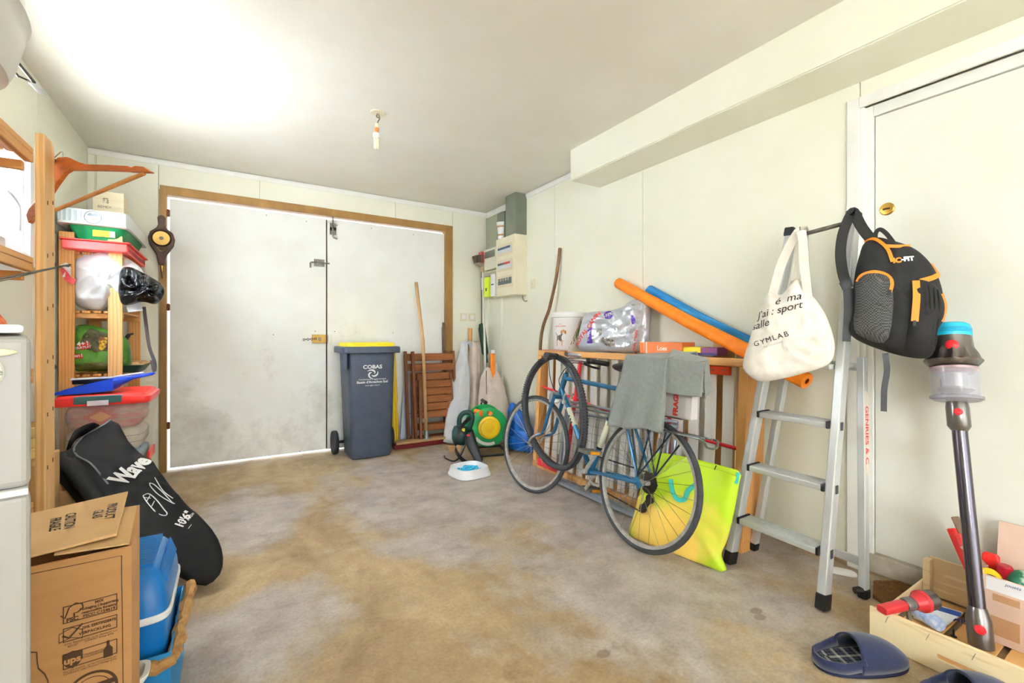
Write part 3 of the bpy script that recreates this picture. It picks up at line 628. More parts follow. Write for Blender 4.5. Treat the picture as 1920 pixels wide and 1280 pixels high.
for z in (.2, .43, .662, .885):
    a, b = onr(A0, A1, z), onr(B0, B1, z); w = .085 if z < .8 else .2; off = .012 if z < .8 else .05
    st = MB().bar(L(a)+Vector((off, -.016, 0)), L(b)+Vector((off, .016, 0)), w, .022, (0, 0, 1)).build('step' if z < .8 else 'platform', LADE, ld, bevel=.003)
    for k in range(6 if z < .8 else 9):
        dx = off-w/2+.008+k*(w-.016)/(5 if z < .8 else 8); MB().bar(L(a)+Vector((dx, -.03, .0125)), L(b)+Vector((dx, .03, .0125)), .0045, .003, (0, 0, 1)).build('tread_rib', LAD, st)
    if z < .8:
        for p, s_ in ((a, -1), (b, 1)): MB().bar(L(p)+Vector((off-w/2-.004, .02*s_+.0, .002)), L(p)+Vector((off+w/2, .02*s_, .002)), .012, .028, (0, 0, 1)).build('step_end_cap', BLACK, st, bevel=.003)
        MB().box(L(b)+Vector((-.012, -.0175, -.016)), L(b)+Vector((.008, -.0155, .016))).build('rivet_plate', mat('rivet', (90, 92, 98), .4, .8), ld, bevel=.002)
MB().tube([L(A1)+Vector((0, -.01, -.012)), L(B1)+Vector((0, .01, -.012))], .009, 10).build('top_bar', GALV, ld, smooth=True)
for a, b in ((A0, A1), (B0, B1)):
    MB().bar(L(b-(b-a).normalized()*.012), L(b+(b-a).normalized()*.028), .04, .058, (1, 0, 0)).build('rail_cap', BLACK, ld, bevel=.006)
for a, b, w, d in ((A0, A1, .036, .056), (B0, B1, .036, .056), (C0, C1, .032, .042), (D0, D1, .032, .042)):
    MB().bar(L(a+Vector((0, 0, .001))), L(a+(b-a)*.04), w, d, (1, 0, 0)).build('rubber_foot', BLACK, ld, bevel=.006)
MB().bar(L(onr(C0, C1, .13)), L(onr(D0, D1, .13)), .012, .03, (0, 0, 1)).build('rear_crossbar', LAD, ld)
MB().bar(L(onr(C0, C1, .88)), L(onr(D0, D1, .88)), .012, .03, (0, 0, 1)).build('rear_crossbar', LAD, ld)
MB().tube([L(D0)+Vector((-.03, .02, .03)), L(D0)+Vector((-.0, .0, .03))], [.012, .018], 8).build('foot_lug', BLACK, ld)
dd = (D1-D0).normalized(); q = D0+dd*.62
lb = MB().bar(L(D0+dd*.47)-Y*.0136, L(D0+dd*.79)-Y*.0136, .001, .026, (1, 0, 0)).build('rail_sticker', mat('sticker', (226, 214, 196), .5), ld)
text('GENRIES & C', .036, mat('red_ink', (206, 60, 54), .6), lb, plane(L(q)+Vector((0, -.0144, 0)), -dd, (1, 0, 0)), sx=1.1, bold=.0008)

# ================================================================ tote bag on the ladder
CANV = mat('canvas', (238, 232, 222), .85, rgb2=(228, 220, 208), scale=30, bump=.08, bscale=220)
TP, TN = (1.905, .985, .95), Vector((-.95, -.31, .05))
def tp(x, y, off=0): return onplane(x, y, Vector(TP)-TN*off, TN)
to = thing('tote_bag', 'cream canvas tote bag with black script hung from the ladder top', 'bag', (1.905, .985, .8))
TM = Matrix.Translation((-1.905, -.985, -.8))
bagp = Pillow([tp(*q) for q in ((1441, 548), (1466, 552), (1493, 522), (1512, 542), (1543, 580), (1560, 622), (1565, 655), (1554, 682), (1515, 697), (1470, 709), (1426, 715), (1402, 702), (1393, 684), (1402, 648), (1414, 612), (1427, 575))], TN, .06, .05, N=110, rings=18, p=2.6, amp=.01, nsc=9, ridge=.022)
m = MB(); m.x = TM; bagp.mesh(m); m.build('bag_body', CANV, to, smooth=True)
def strapx(name, pts, w, t, m_, par, X_, fnp, n=6, side=None):
    P = smooth_path([fnp(*q) for q in pts], n); m = MB(); m.x = X_
    sd = []
    for i in range(len(P)):
        tg = (P[min(i+1, len(P)-1)]-P[max(i-1, 0)]).normalized(); sd.append(tg.cross(Vector(side)) if side is not None else tg.cross(TN))
    m.strip(P, w, t, sd); return m.build(name, m_, par, smooth='auto')
strapx('strap', [(1447, 560), (1462, 505), (1480, 462), (1496, 436), (1502, 432)], .034, .004, CANV, to, TM, lambda x, y: tp(x, y, .0))
strapx('strap', [(1486, 548), (1494, 505), (1499, 462), (1503, 433)], .03, .004, CANV, to, TM, lambda x, y: tp(x, y, .015))
strapx('strap', [(1515, 560), (1509, 505), (1506, 462), (1503, 433)], .03, .004, CANV, to, TM, lambda x, y: tp(x, y, -.03))
strapx('strap', [(1503, 432), (1505, 428), (1507, 434)], .05, .05, CANV, to, TM, lambda x, y: onplane(x, y, (2.1, .98, 1.4), TN), 4) if 0 else None
m = MB(); m.x = TM; m.strip(smooth_path([tp(1502, 433, -.01), (2.05, .985, 1.45), (2.115, 1.0, 1.478), (2.15, 1.01, 1.44), (2.13, 1.0, 1.3)], 6), .034, .004, (0, 1, 0)); m.build('strap', CANV, to, smooth='auto')
def btxt(s, px, py, size, m_, par, X_, pil, fnp, px2, py2, **k):
    a, b = fnp(px, py), fnp(px2, py2); Mt = plane(a, b-a, Vector((0, 0, 1)))
    text(s, size, m_, par, None, fn=lambda p: X_ @ pil.on(Mt @ Vector((p.x, p.y, 0)), .0025), **k)
dx, dy = 100, -24
btxt('J\u2019ai s\u00e9ch\u00e9 ma', 1448, 569, .033, INK, to, TM, bagp, tp, 1448+dx, 569+dy, shear=.35, sx=1.0, bold=.0004) if 0 else None
btxt('\u00e9  ma', 1480, 563, .042, INK, to, TM, bagp, tp, 1480+dx, 563+dy, shear=.35)
btxt('J\u2019ai : sport', 1463, 584, .041, INK, to, TM, bagp, tp, 1463+dx, 584+dy, shear=.35)
btxt('salle', 1428, 610, .042, INK, to, TM, bagp, tp, 1428+dx, 610+dy, shear=.35)
btxt('GYMLAB', 1450, 637, .03, INK, to, TM, bagp, tp, 1450+dx, 637+dy-6, space=1.25)
btxt('MAURIENNE', 1455, 647, .009, mat('grey_ink', (150, 146, 140), .8), to, TM, bagp, tp, 1455+dx, 647+dy-6, space=1.5)

class Patch(Pillow):
    """a pocket or panel lying on the surface of another soft form"""
    def __init__(s, base, outline, n, front, back, **k): super().__init__(outline, n, front, back, **k); s.base = base
    def P(s, a, b, off=0, side=1):
        L_ = math.hypot(a, b); t = min(L_/s.r(math.atan2(b, a)), 1) if L_ > 1e-9 else 0
        w = s.c+s.u*a+s.v*b; h = s.front*(1-t**s.p)**s.q-.001 if side > 0 else -.012
        if s.amp and side > 0: h += s.amp*noise.fractal(w*s.nsc, 1.0, 2.0, 3)*(1-t**6)
        return s.base.on(w, h+(off if side > 0 else 0))
# ================================================================ backpack on the ladder
BP, BN = Vector((2.085, .67, 1.15)), Vector((-.86, -.5, .08)).normalized()
PACK = mat('pack_fabric', (38, 37, 37), .8, rgb2=(32, 31, 32), scale=40, bump=.1, bscale=200)
PACKW = mat('pack_ripstop', (46, 46, 46), .75, rgb2=(96, 96, 94), kind='check', scale=200, bump=.05)
ORG = mat('orange_zip', (248, 140, 34), .55)
bk_ = thing('backpack', 'black backpack with orange zips hung from the ladder top beside the door', 'backpack', (2.085, .67, .93))
BX = Matrix.Translation((-2.085, -.67, -.93))
def bp(x, y, off=0): return onplane(x, y, BP-BN*off, BN)
pk = Pillow([bp(*q) for q in ((1620, 456), (1640, 446), (1672, 453), (1702, 463), (1727, 480), (1748, 506), (1762, 540), (1768, 580), (1764, 606), (1753, 625), (1750, 655), (1738, 671), (1700, 669), (1650, 655), (1606, 636), (1592, 617), (1600, 590), (1600, 545), (1605, 505), (1612, 478))], BN, .085, .07, N=110, rings=16, p=4, amp=.008, nsc=12, q=.45, ridge=.012)
m = MB(); m.x = BX; pk.mesh(m); m.build('main_body', PACK, bk_, smooth=True)
sp_ = Patch(pk, [bp(*q) for q in ((1602, 530), (1612, 520), (1640, 520), (1657, 532), (1664, 570), (1660, 620), (1650, 645), (1615, 635), (1597, 618), (1601, 580))], BN, .02, .0, N=56, rings=7, p=4, amp=.004, nsc=20)
m = MB(); m.x = BX; sp_.mesh(m); m.build('side_pocket', PACKW, bk_, smooth=True)
fp_ = Patch(pk, [bp(*q) for q in ((1702, 532), (1735, 538), (1756, 555), (1764, 585), (1753, 618), (1748, 655), (1730, 664), (1692, 660), (1690, 610), (1696, 570))], BN, .018, .0, N=56, rings=7, p=4, amp=.003, nsc=20)
m = MB(); m.x = BX; fp_.mesh(m); fpo = m.build('front_pocket', PACK, bk_, smooth=True)
def zipx(name, pts, w, pil, par=None, mt=ORG, off=.003, t=.004):
    P = smooth_path([pil.on(bp(*q), off) for q in pts], 5); m = MB(); m.x = BX; sd = []
    for i in range(len(P)): sd.append((P[min(i+1, len(P)-1)]-P[max(i-1, 0)]).normalized().cross(BN))
    m.strip(P, w, t, sd); return m.build(name, mt, par or bk_, smooth='auto')
zipx('zip', [(1621, 455), (1632, 453), (1643, 463), (1655, 478), (1662, 500)], .011, pk)
zipx('zip', [(1648, 470), (1675, 470), (1700, 466)], .011, pk)
zipx('zip', [(1742, 496), (1752, 510), (1749, 520), (1735, 528), (1712, 535)], .017, pk)
zipx('zip', [(1603, 531), (1610, 521), (1628, 517), (1647, 521), (1657, 530), (1659, 542), (1655, 556)], .01, sp_)
zipx('zip', [(1702, 535), (1702, 565), (1698, 608)], .02, fp_)
zipx('zip', [(1754, 556), (1761, 580), (1754, 606)], .009, fp_)
for k in range(4): zipx('seam', [(1714+k*10, 541+k*3), (1718+k*9, 580), (1712+k*10, 650)], .0025, fp_, fpo, mat('pack_seam', (30, 29, 30), .8), .001, .003)
zipx('zip_pull', [(1655, 552), (1653, 562)], .008, sp_, None, BLACK, .004); zipx('zip_pull', [(1698, 604), (1697, 616)], .008, fp_, None, BLACK, .004)
btxt('IC', 1670, 498, .024, ORG, bk_, BX, pk, bp, 1771, 488, bold=.0015)
btxt('-FIT', 1689, 495, .022, INKW, bk_, BX, pk, bp, 1790, 485, bold=.0015)
def strp(name, pts, w, t, mt=PACK, side=BN, n=6): return strapx(name, pts, w, t, mt, bk_, BX, lambda x, y: bp(x, y, .0), n, side)
strp('shoulder_strap', [(1636, 452), (1617, 428), (1603, 402), (1598, 398), (1590, 412), (1580, 440), (1576, 475), (1580, 510), (1588, 535)], .034, .012, mat('strap_pad', (46, 45, 43), .85, rgb2=(40, 39, 38), scale=80))
strp('buckle', [(1583, 527), (1590, 540)], .034, .016, BLACK)
strp('webbing', [(1588, 535), (1590, 580), (1587, 640)], .026, .003, BLACK)
strp('webbing', [(1600, 540), (1601, 590), (1603, 630)], .022, .003, BLACK)
strp('haul_loop', [(1641, 452), (1642, 437), (1650, 430), (1662, 438), (1676, 456)], .014, .006, PACK)
strp('loose_strap', [(1660, 662), (1663, 695), (1658, 730), (1657, 771)], .018, .003, BLACK)

# ================================================================ stick vacuum cleaner
va, vb = Vector((2.008, .427, .022)), Vector((2.205, .552, 1.045)); vd = (vb-va); VL = vd.length; vd.normalize()
VM = plane(va, Vector((0, -1, 0)), Vector((0, 0, 1))); zx = vd; xx = Vector((-.96, -.28, 0)); xx = (xx-zx*xx.dot(zx)).normalized(); yy = zx.cross(xx)
VM = Matrix((xx, yy, zx)).transposed().to_4x4(); VM.translation = va      # local z along the wand, local x towards the room
vc = thing_m('stick_vacuum', 'upright cordless stick vacuum with turquoise top and clear dust bin beside the door', 'vacuum cleaner', VM)
GUN = mat('gunmetal', (120, 116, 112), .28, .85); PUR = mat('wand_metal', (96, 92, 100), .22, .95)
def T(t): return VL*t
MB().lathe([(.026, 0), (.031, .004), (.031, T(.08)), (.022, T(.112)), (.0, T(.112))], 24).build('wand_end', GUN, vc, smooth='auto')
MB().lathe([(.0205, T(.112)), (.0205, T(.64))], 24).build('wand', PUR, vc, smooth='auto')
MB().lathe([(.021, T(.64)), (.031, T(.655)), (.031, T(.715)), (.028, T(.735))], 24).build('wand_collar', GUN, vc, smooth='auto')
bt = mat('red_button', (226, 40, 50), .3)
for z, r, rr in ((T(.055), .031, .014), (T(.70), .031, .012), (T(.918), .056, .018)):
    o = MB().lathe([(rr, -.004), (rr, .002), (rr*.8, .005), (0.001, .006)], 18).build('red_button', bt, vc, smooth='auto'); o.matrix_local = Matrix.Translation((r, 0, z)) @ Matrix.Rotation(R(90), 4, 'Y')
CLEAR = mat('clear_bin', (220, 220, 236), .05, alpha=.2, spec=.8)
MB().lathe([(.03, T(.736)), (.062, T(.738)), (.066, T(.75)), (.066, T(.845)), (.062, T(.845)), (.062, T(.752)), (.03, T(.742))], 32).build('dust_bin', CLEAR, vc, smooth='auto')
MB().lathe([(.058, T(.738)), (.07, T(.743)), (.07, T(.752)), (.058, T(.756))], 32, cap=False).build('bin_rim', mat('clear_rim', (150, 150, 160), .15, alpha=.7), vc, smooth='auto')
MB().lathe([(.028, T(.758)), (.05, T(.775)), (.048, T(.782)), (.034, T(.785)), (.034, T(.84))], 28).build('shroud', mat('shroud', (170, 168, 168), .35, .6), vc, smooth='auto')
MB().lathe([(.052, T(.83)), (.064, T(.842)), (.064, T(.85)), (.05, T(.85))], 28).build('bin_collar', mat('rose_ring', (168, 140, 142), .3, .4), vc, smooth='auto')
mr = MB(); N = 48; rings = []
for r, z, w in ((.05, .85, 0), (.066, .856, 0), (.074, .868, .003), (.076, .874, .003), (.07, .88, .004), (.062, .9, .005), (.057, .918, .001), (.056, .955, 0)):
    rings.append([((r+w*math.cos(12*2*math.pi*j/N))*math.cos(2*math.pi*j/N), (r+w*math.cos(12*2*math.pi*j/N))*math.sin(2*math.pi*j/N), T(z)) for j in range(N)])
mr.loft(rings).build('cyclone_body', GUN, vc, smooth='auto')
MB().lathe([(.072, T(.872)), (.078, T(.874)), (.072, T(.877))], 36, cap=False).build('cyclone_rim', mat('copper_rim', (150, 96, 84), .3, .8), vc)
MB().lathe([(.056, T(.955)), (.057, T(.96)), (.057, T(.985)), (.054, T(.995)), (.046, T(1.0)), (.0, T(1.0))], 36).build('filter_cap', mat('turquoise', (40, 186, 222), .25), vc, smooth='auto')
for k in range(3): MB().lathe([(.0572, T(.966+.006*k)), (.0585, T(.968+.006*k)), (.0572, T(.97+.006*k))], 36, cap=False).build('cap_ring', mat('turquoise2', (30, 160, 205), .3), vc)
MB().box((-.12, -.02, T(.80)), (-.06, .02, T(.93))).box((-.14, -.035, T(.76)), (-.08, .035, T(.83))).build('handle_and_battery', BLACK, vc, bevel=.008)

# ================================================================ wooden crate with its contents
CRW = mat('crate_wood', (238, 216, 172), .65, rgb2=(224, 196, 148), kind='wave', scale=5, stretch=(5, .6, 6), bump=.05)
cx0, cx1, cy1, cy0 = 1.79, 2.272, .642, .02
cr = thing('wooden_crate', 'shallow pale wooden fruit crate on the floor by the side door', 'crate', (2.03, .33, 0))
CX = Matrix.Translation((-2.03, -.33, 0))
def cbx(name, lo, hi, mt=CRW, bv=.0015):
    m = MB(); m.x = CX; m.box(lo, hi); return m.build(name, mt, cr, bevel=bv, seg=1)
# long front side with its oblong grip hole
m = MB(); m.x = CX; hy0, hy1, hz0, hz1 = .395, .475, .04, .056
for lo, hi in (((cx0, cy0, .003), (cx0+.008, hy0, .114)), ((cx0, hy1, .003), (cx0+.008, cy1, .114)), ((cx0, hy0, .003), (cx0+.008, hy1, hz0)), ((cx0, hy0, hz1), (cx0+.008, hy1, .114))): m.box(lo, hi)
m.build('front_board', CRW, cr)
cbx('corner_post', (cx0+.0085, cy1-.03, .003), (cx0+.03, cy1-.009, .11))
cbx('end_board', (cx0+.0085, cy1-.008, .018), (cx1-.009, cy1, .074)); cbx('end_board', (cx0+.0085, cy0, .025), (cx1-.009, cy0+.008, .1))
cbx('back_board', (cx1-.008, cy0, .02), (cx1, cy1-.02, .165)); cbx('corner_post', (cx1-.04, cy1-.03, .02), (cx1-.0085, cy1-.0085, .16))
cbx('top_strip', (cx0+.0085, cy0, .104), (cx0+.02, cy1-.031, .112))
for k in range(5): y = cy0+.01+k*.122; cbx('bottom_slat', (cx0+.0085, y, .008), (cx1-.0085, y+.105, .014), mat('crate_ply', (228, 180, 116), .65, rgb2=(214, 160, 96), scale=5, stretch=(.5, 4, 1)))
for k in range(6):
    t = .6-.1*k; m = MB(); m.x = CX; m.tube([(cx0-.0006, t, .082), (cx0-.0006, t-.008, .105)], .0008, 4).build('staple', GALV, cr)
# vacuum crevice tool
vt = thing('crevice_tool', 'red and grey vacuum nozzle attachment lying across the crate corner', 'attachment', (1.85, .58, .1), rot=(0, R(-2), R(-20)))
MB().loft([rring((x, 0, z), Y, Z, a, b, 5, 16) for x, z, a, b in ((-.075, .025, .016, .011), (.02, .027, .0145, .014))]).build('red_nozzle', mat('nozzle_red', (196, 44, 52), .35), vt, smooth='auto')
MB().loft([rring((x, 0, .027), Y, Z, a, a, 2, 20) for x, a in ((.015, .018), (.02, .0205), (.045, .0205), (.05, .018))]).build('grey_clamp', mat('clamp_grey', (110, 104, 100), .4, .3), vt, smooth='auto')
MB().loft([rring((x, 0, .027), Y, Z, a, a, 2, 24) for x, a in ((.05, .02), (.075, .026), (.082, .033), (.092, .034), (.096, .03))]).build('red_cup', mat('nozzle_red'), vt, smooth='auto')
MB().loft([rring((x, 0, .027), Y, Z, a, a, 2, 24) for x, a in ((.096, .031), (.13, .03), (.132, .026))]).build('steel_collar', GUN, vt, smooth='auto')
MB().bar((.03, 0, .01), (.028, -.01, -.06), .012, .008, (0, 1, 0)).build('clip', GALV, vt)
# spray bottle and ant packet
sb = at(1736, 1160, z=.03); o = thing('small_bottle', 'small blue and white bottle lying in the crate', 'bottle', (sb.x, sb.y, .0155), rz=R(62))
m = MB(); m.x = Matrix.Translation((0, 0, .023)) @ Matrix.Rotation(R(90), 4, 'Y'); m.lathe([(.0, -.05), (.02, -.05), (.022, -.045), (.022, .04), (.01, .05), (.0, .05)], 20); m.build('bottle_body', mat('bottle_blue', (120, 160, 222), .3, rgb2=(226, 234, 248), scale=40), o, smooth='auto')
m = MB(); m.x = Matrix.Translation((0, 0, .023)) @ Matrix.Rotation(R(90), 4, 'Y'); m.lathe([(.012, .05), (.012, .066), (.0, .066)], 16); m.build('cap', mat('deep_blue', (30, 70, 170), .4), o, smooth='auto')
pc = [at(1745, 1132, z=.05), at(1806, 1150, z=.05), at(1765, 1180, z=.02), at(1712, 1158, z=.02)]
ap = thing('ant_packet', 'white and blue printed packet reading FOURMIS lying in the crate', 'packet', pc[0])
e1 = (pc[1]-pc[0]); e2 = (pc[3]-pc[0]); MB().loft([[v-pc[0]+Vector((0, 0, h)) for v in (pc[0], pc[1], pc[2], pc[3])] for h in (0, .004)]).build('packet_sheet', mat('packet_white', (226, 230, 236), .5, rgb2=(70, 90, 150), scale=26, contrast=(.6, .66)), ap)
pn = plane((0, 0, 0), e1, -e2)
MB().add([pn @ Vector(q) for q in ((.01, -.004, .0055), (e1.length*.95, -.004, .0055), (e1.length*.9, -.026, .0055), (.01, -.026, .0055))], [(0, 1, 2, 3)]).build('blue_band', mat('band_blue', (40, 80, 160), .5), ap, solid=.0006)
text('FOURMIS', .026, mat('navy_ink', (30, 40, 90), .6), ap, pn @ Matrix.Translation((e1.length*.48, -.044, .0055)), bold=.0006)
# small black screw stand
sk = at(1788, 1192, z=.016); tag(MB().lathe([(.009, 0), (.009, .002), (.003, .005), (.0025, .02), (.001, .025)], 12).build('wall_plug', BLACK), 'small black screw plug standing in the crate', 'screw').location = (sk.x, sk.y, .0145)
# carton standing in the crate, open, with tools
cn = thing('open_carton', 'open pinkish cardboard box with taped flaps standing in the crate', 'box', (2.18, .25, .016))
KX = Matrix.Translation((-2.18, -.25, -.016)); PINKC = mat('pink_card', (222, 192, 172), .75, rgb2=(212, 180, 160), scale=5)
kx0, kx1, ky0, ky1, kz = 2.095, 2.258, .06, .452, .225
def kb(name, lo, hi, mt=PINKC):
    m = MB(); m.x = KX; m.box(lo, hi); return m.build(name, mt, cn)
kb('front_side', (kx0, ky0, .016), (kx0+.004, ky1, kz)); kb('end_side', (kx0+.0045, ky1-.004, .016), (kx1, ky1, kz)); kb('end_side', (kx0+.0045, ky0, .016), (kx1, ky0+.004, kz)); kb('back_side', (kx1-.004, ky0+.0045, .016), (kx1, ky1-.0045, kz)); kb('bottom', (kx0+.0045, ky0+.0045, .016), (kx1-.0045, ky1-.0045, .02))
m = MB(); m.x = KX; m.prism([(kx1, ky1-.01, kz), (kx1, ky0, kz), (kx1+.02, ky0, kz+.135), (kx1+.02, ky1-.012, kz+.135)], (-.004, 0, 0)); m.build('flap', PINKC, cn)
m = MB(); m.x = KX; m.prism([(kx0+.03, ky1, kz), (kx1-.01, ky1, kz), (kx1-.02, ky1+.05, kz+.05), (kx0+.035, ky1+.05, kz+.05)], (0, .003, .003)); m.build('flap', PINKC, cn)
m = MB(); m.x = KX; m.box((kx0-.0006, .30, .18), (kx0, .435, .222)); lbx = m.build('paper_label', mat('label_white', (240, 240, 246), .6), cn)
text('jouets', .014, mat('pen_blue', (50, 60, 120), .6), lbx, KX @ plane((kx0-.0012, .375, .212), (0, -1, 0), (0, 0, 1)), shear=.3)
for lo, hi in (((.36, .15), (.42, .172)), ((.36, .04), (.425, .1))):
    m = MB(); m.x = KX; m.box((kx0-.0006, lo[0], lo[1]), (kx0, hi[0], hi[1])); m.build('brown_tape', mat('brown_tape', (196, 150, 110), .4), cn)
m = MB(); m.x = KX; m.prism([(kx0-.001, .347, .15), (kx0-.001, .30, .142), (kx0-.001, .31, .128), (kx0-.001, .30, .115), (kx0-.001, .347, .125)], (.0008, 0, 0)); m.build('printed_ribbon', mat('dark_print', (62, 56, 56), .7), cn)
text('FIT\nLABEL', .009, INKW, cn, KX @ plane((kx0-.0014, .33, .133), (0, -1, 0), (0, 0, 1)))
def lean(name, label, cat, a, b, r, mt, sect='round', w2=None, parts=None):
    o = thing(name, label, cat, a); m = MB(); v = Vector(b)-Vector(a)
    if sect == 'round': m.tube([(0, 0, 0), v*.9, v], [r, r*.95, r*.6], 12)
    else: m.bar((0, 0, 0), v, r, w2, (1, 0, 0))
    m.build('shaft', mt, o, smooth='auto' if sect == 'round' else False, bevel=0 if sect == 'round' else .004); return o
o = lean('red_scraper', 'red plastic scoop handle leaning out of the open carton', 'tool', (2.14, .425, .05), at(1783, 990, x=2.2), .026, RED, 'flat', .014)
o = lean('red_ruler', 'second red plastic strip leaning in the open carton', 'tool', (2.12, .415, .05), at(1795, 1000, x=2.17), .02, mat('red_soft', (212, 60, 56), .4), 'flat', .01)
o = lean('wooden_paddle', 'worn brown wooden handle sticking out of the open carton', 'tool', (2.17, .40, .04), at(1790, 968, x=2.22), .022, mat('old_wood', (150, 124, 100), .8, rgb2=(120, 96, 76), scale=20), 'flat', .016)
a = at(1858, 1085, x=2.2); o = thing('red_bottle', 'red flat bottle standing in the open carton', 'bottle', (a.x, a.y, .021)); MB().loft([rring((0, 0, z), X, Y, q*.5, q, 4, 20) for z, q in ((0, .02), (.19, .022), (.235, .021), (.242, .016))]).build('bottle_body', RED, o, smooth='auto')
a = at(1855, 1080, x=2.135); o = thing('tape_measure', 'yellow and black round tape roll in the open carton', 'tape', (a.x, a.y, .021)); m = MB(); m.x = Matrix.Translation((0, 0, .18)) @ Matrix.Rotation(R(-62), 4, 'Y'); m.lathe([(.0, -.01), (.03, -.01), (.032, .0), (.03, .01), (.0, .01)], 24); m.build('yellow_disc', mat('yellow_pl', (244, 206, 30), .4), o, smooth='auto')
m = MB(); m.x = Matrix.Translation((-.012, -.006, .165)) @ Matrix.Rotation(R(-62), 4, 'Y'); m.lathe([(.0, -.01), (.03, -.01), (.032, .0), (.03, .01), (.0, .01)], 24); m.build('black_disc', BLACK, o, smooth='auto'); MB().tube([(0, 0, 0), (0, 0, .16)], .012).build('holder', BLACK, o)
a = at(1884, 1085, x=2.16); o = thing('dark_red_cap', 'dark red glossy spray cap in the open carton', 'cap', (a.x, a.y, .021)); MB().lathe([(.018, 0), (.018, .19), (.02, .19), (.02, .225), (.016, .23), (0, .23)], 20).build('can', mat('darkred', (176, 30, 46), .2), o, smooth='auto')
a = at(1915, 1095, x=2.16); o = thing('green_ball', 'green and white printed ball in the open carton', 'ball', (a.x, a.y, .021)); MB().ball((0, -.01, .185), .045, 24, 16).build('ball_shell', mat('ballgreen', (40, 120, 90), .35, rgb2=(214, 226, 200), scale=9, contrast=(.5, .56)), o, smooth=True); MB().box((-.03, -.04, 0), (.03, .02, .14)).build('box_under', mat('dark_green', (30, 60, 50), .6), o)

# ================================================================ floor things on the right
COIR = mat('coir', (158, 112, 66), .95, rgb2=(122, 82, 44), scale=90, bump=.5, bscale=200)
mt_ = thing('doormat', 'brown coir doormat on the floor behind the crate', 'mat', (2.17, .65, 0))
MB().prism([(-.13, .0, .001), (.125, .0, .001), (.125, .075, .001), (.04, .13, .001), (-.08, .09, .001)], (0, 0, .014)).build('mat_base', COIR, mt_)
random.seed(3); m = MB()
for k in range(1500):
    x, y = random.uniform(-.1, .124), random.uniform(.003, .125)
    if y > .075+(.125-x)*.62 or (x < .04 and y > .128-(.04-x)*.33): continue
    dx_, dy_ = random.uniform(-.006, .006), random.uniform(-.006, .006); m.add([(x-.0012, y, .014), (x+.0012, y, .014), (x+dx_, y+dy_, .024)], [(0, 1, 2)])
f_ = m.build('coir_pile', COIR, mt_); f_['kind'] = 'stuff'
PL = mat('white_plastic', (244, 244, 246), .35)
l_ = at(1578, 1073, z=.0); o = thing('plastic_cover', 'small white plastic cover lying on the floor by the wall', 'cover', (l_.x, l_.y, 0)); MB().loft([rring((0, 0, z), Vector((.5, -.86, 0)), Vector((.86, .5, 0)), a, b, 3, 24) for z, a, b in ((.001, .055, .03), (.006, .053, .028), (.012, .042, .02), (.013, .01, .005))]).build('cover_shell', PL, o, smooth='auto')
# slippers
NAVY = mat('navy_felt', (30, 40, 78), .85, rgb2=(25, 33, 68), scale=60, bump=.15, bscale=250, sheen=.3)
def plaid():
    m = bpy.data.materials.new('tartan_lining'); m.use_nodes = True; n = m.node_tree.nodes; l = m.node_tree.links; b = n['Principled BSDF']; b.inputs['Roughness'].default_value = .9
    tc = n.new('ShaderNodeTexCoord'); outs = []
    for ax in ('X', 'Y'):
        w = n.new('ShaderNodeTexWave'); w.bands_direction = ax; w.inputs['Scale'].default_value = 9; l.new(tc.outputs['Object'], w.inputs[0])
        r = n.new('ShaderNodeValToRGB'); r.color_ramp.elements[0].position = .78; r.color_ramp.elements[1].position = .92; r.color_ramp.elements[0].color = (.0, .0, .0, 1); r.color_ramp.elements[1].color = (.3, .28, .22, 1); l.new(w.outputs[0], r.inputs[0]); outs.append(r.outputs[0])
        w = n.new('ShaderNodeTexWave'); w.bands_direction = ax; w.inputs['Scale'].default_value = 26; l.new(tc.outputs['Object'], w.inputs[0])
        r = n.new('ShaderNodeValToRGB'); r.color_ramp.elements[0].position = .7; r.color_ramp.elements[0].color = (.008, .01, .02, 1); r.color_ramp.elements[1].color = (.06, .07, .1, 1); l.new(w.outputs[0], r.inputs[0]); outs.append(r.outputs[0])
    a = outs[0]
    for q in outs[1:]:
        x = n.new('ShaderNodeMix'); x.data_type = 'RGBA'; x.blend_type = 'ADD'; x.inputs[0].default_value = 1; l.new(a, x.inputs[6]); l.new(q, x.inputs[7]); a = x.outputs[2]
    l.new(a, b.inputs['Base Color']); return m
PLAID = plaid()
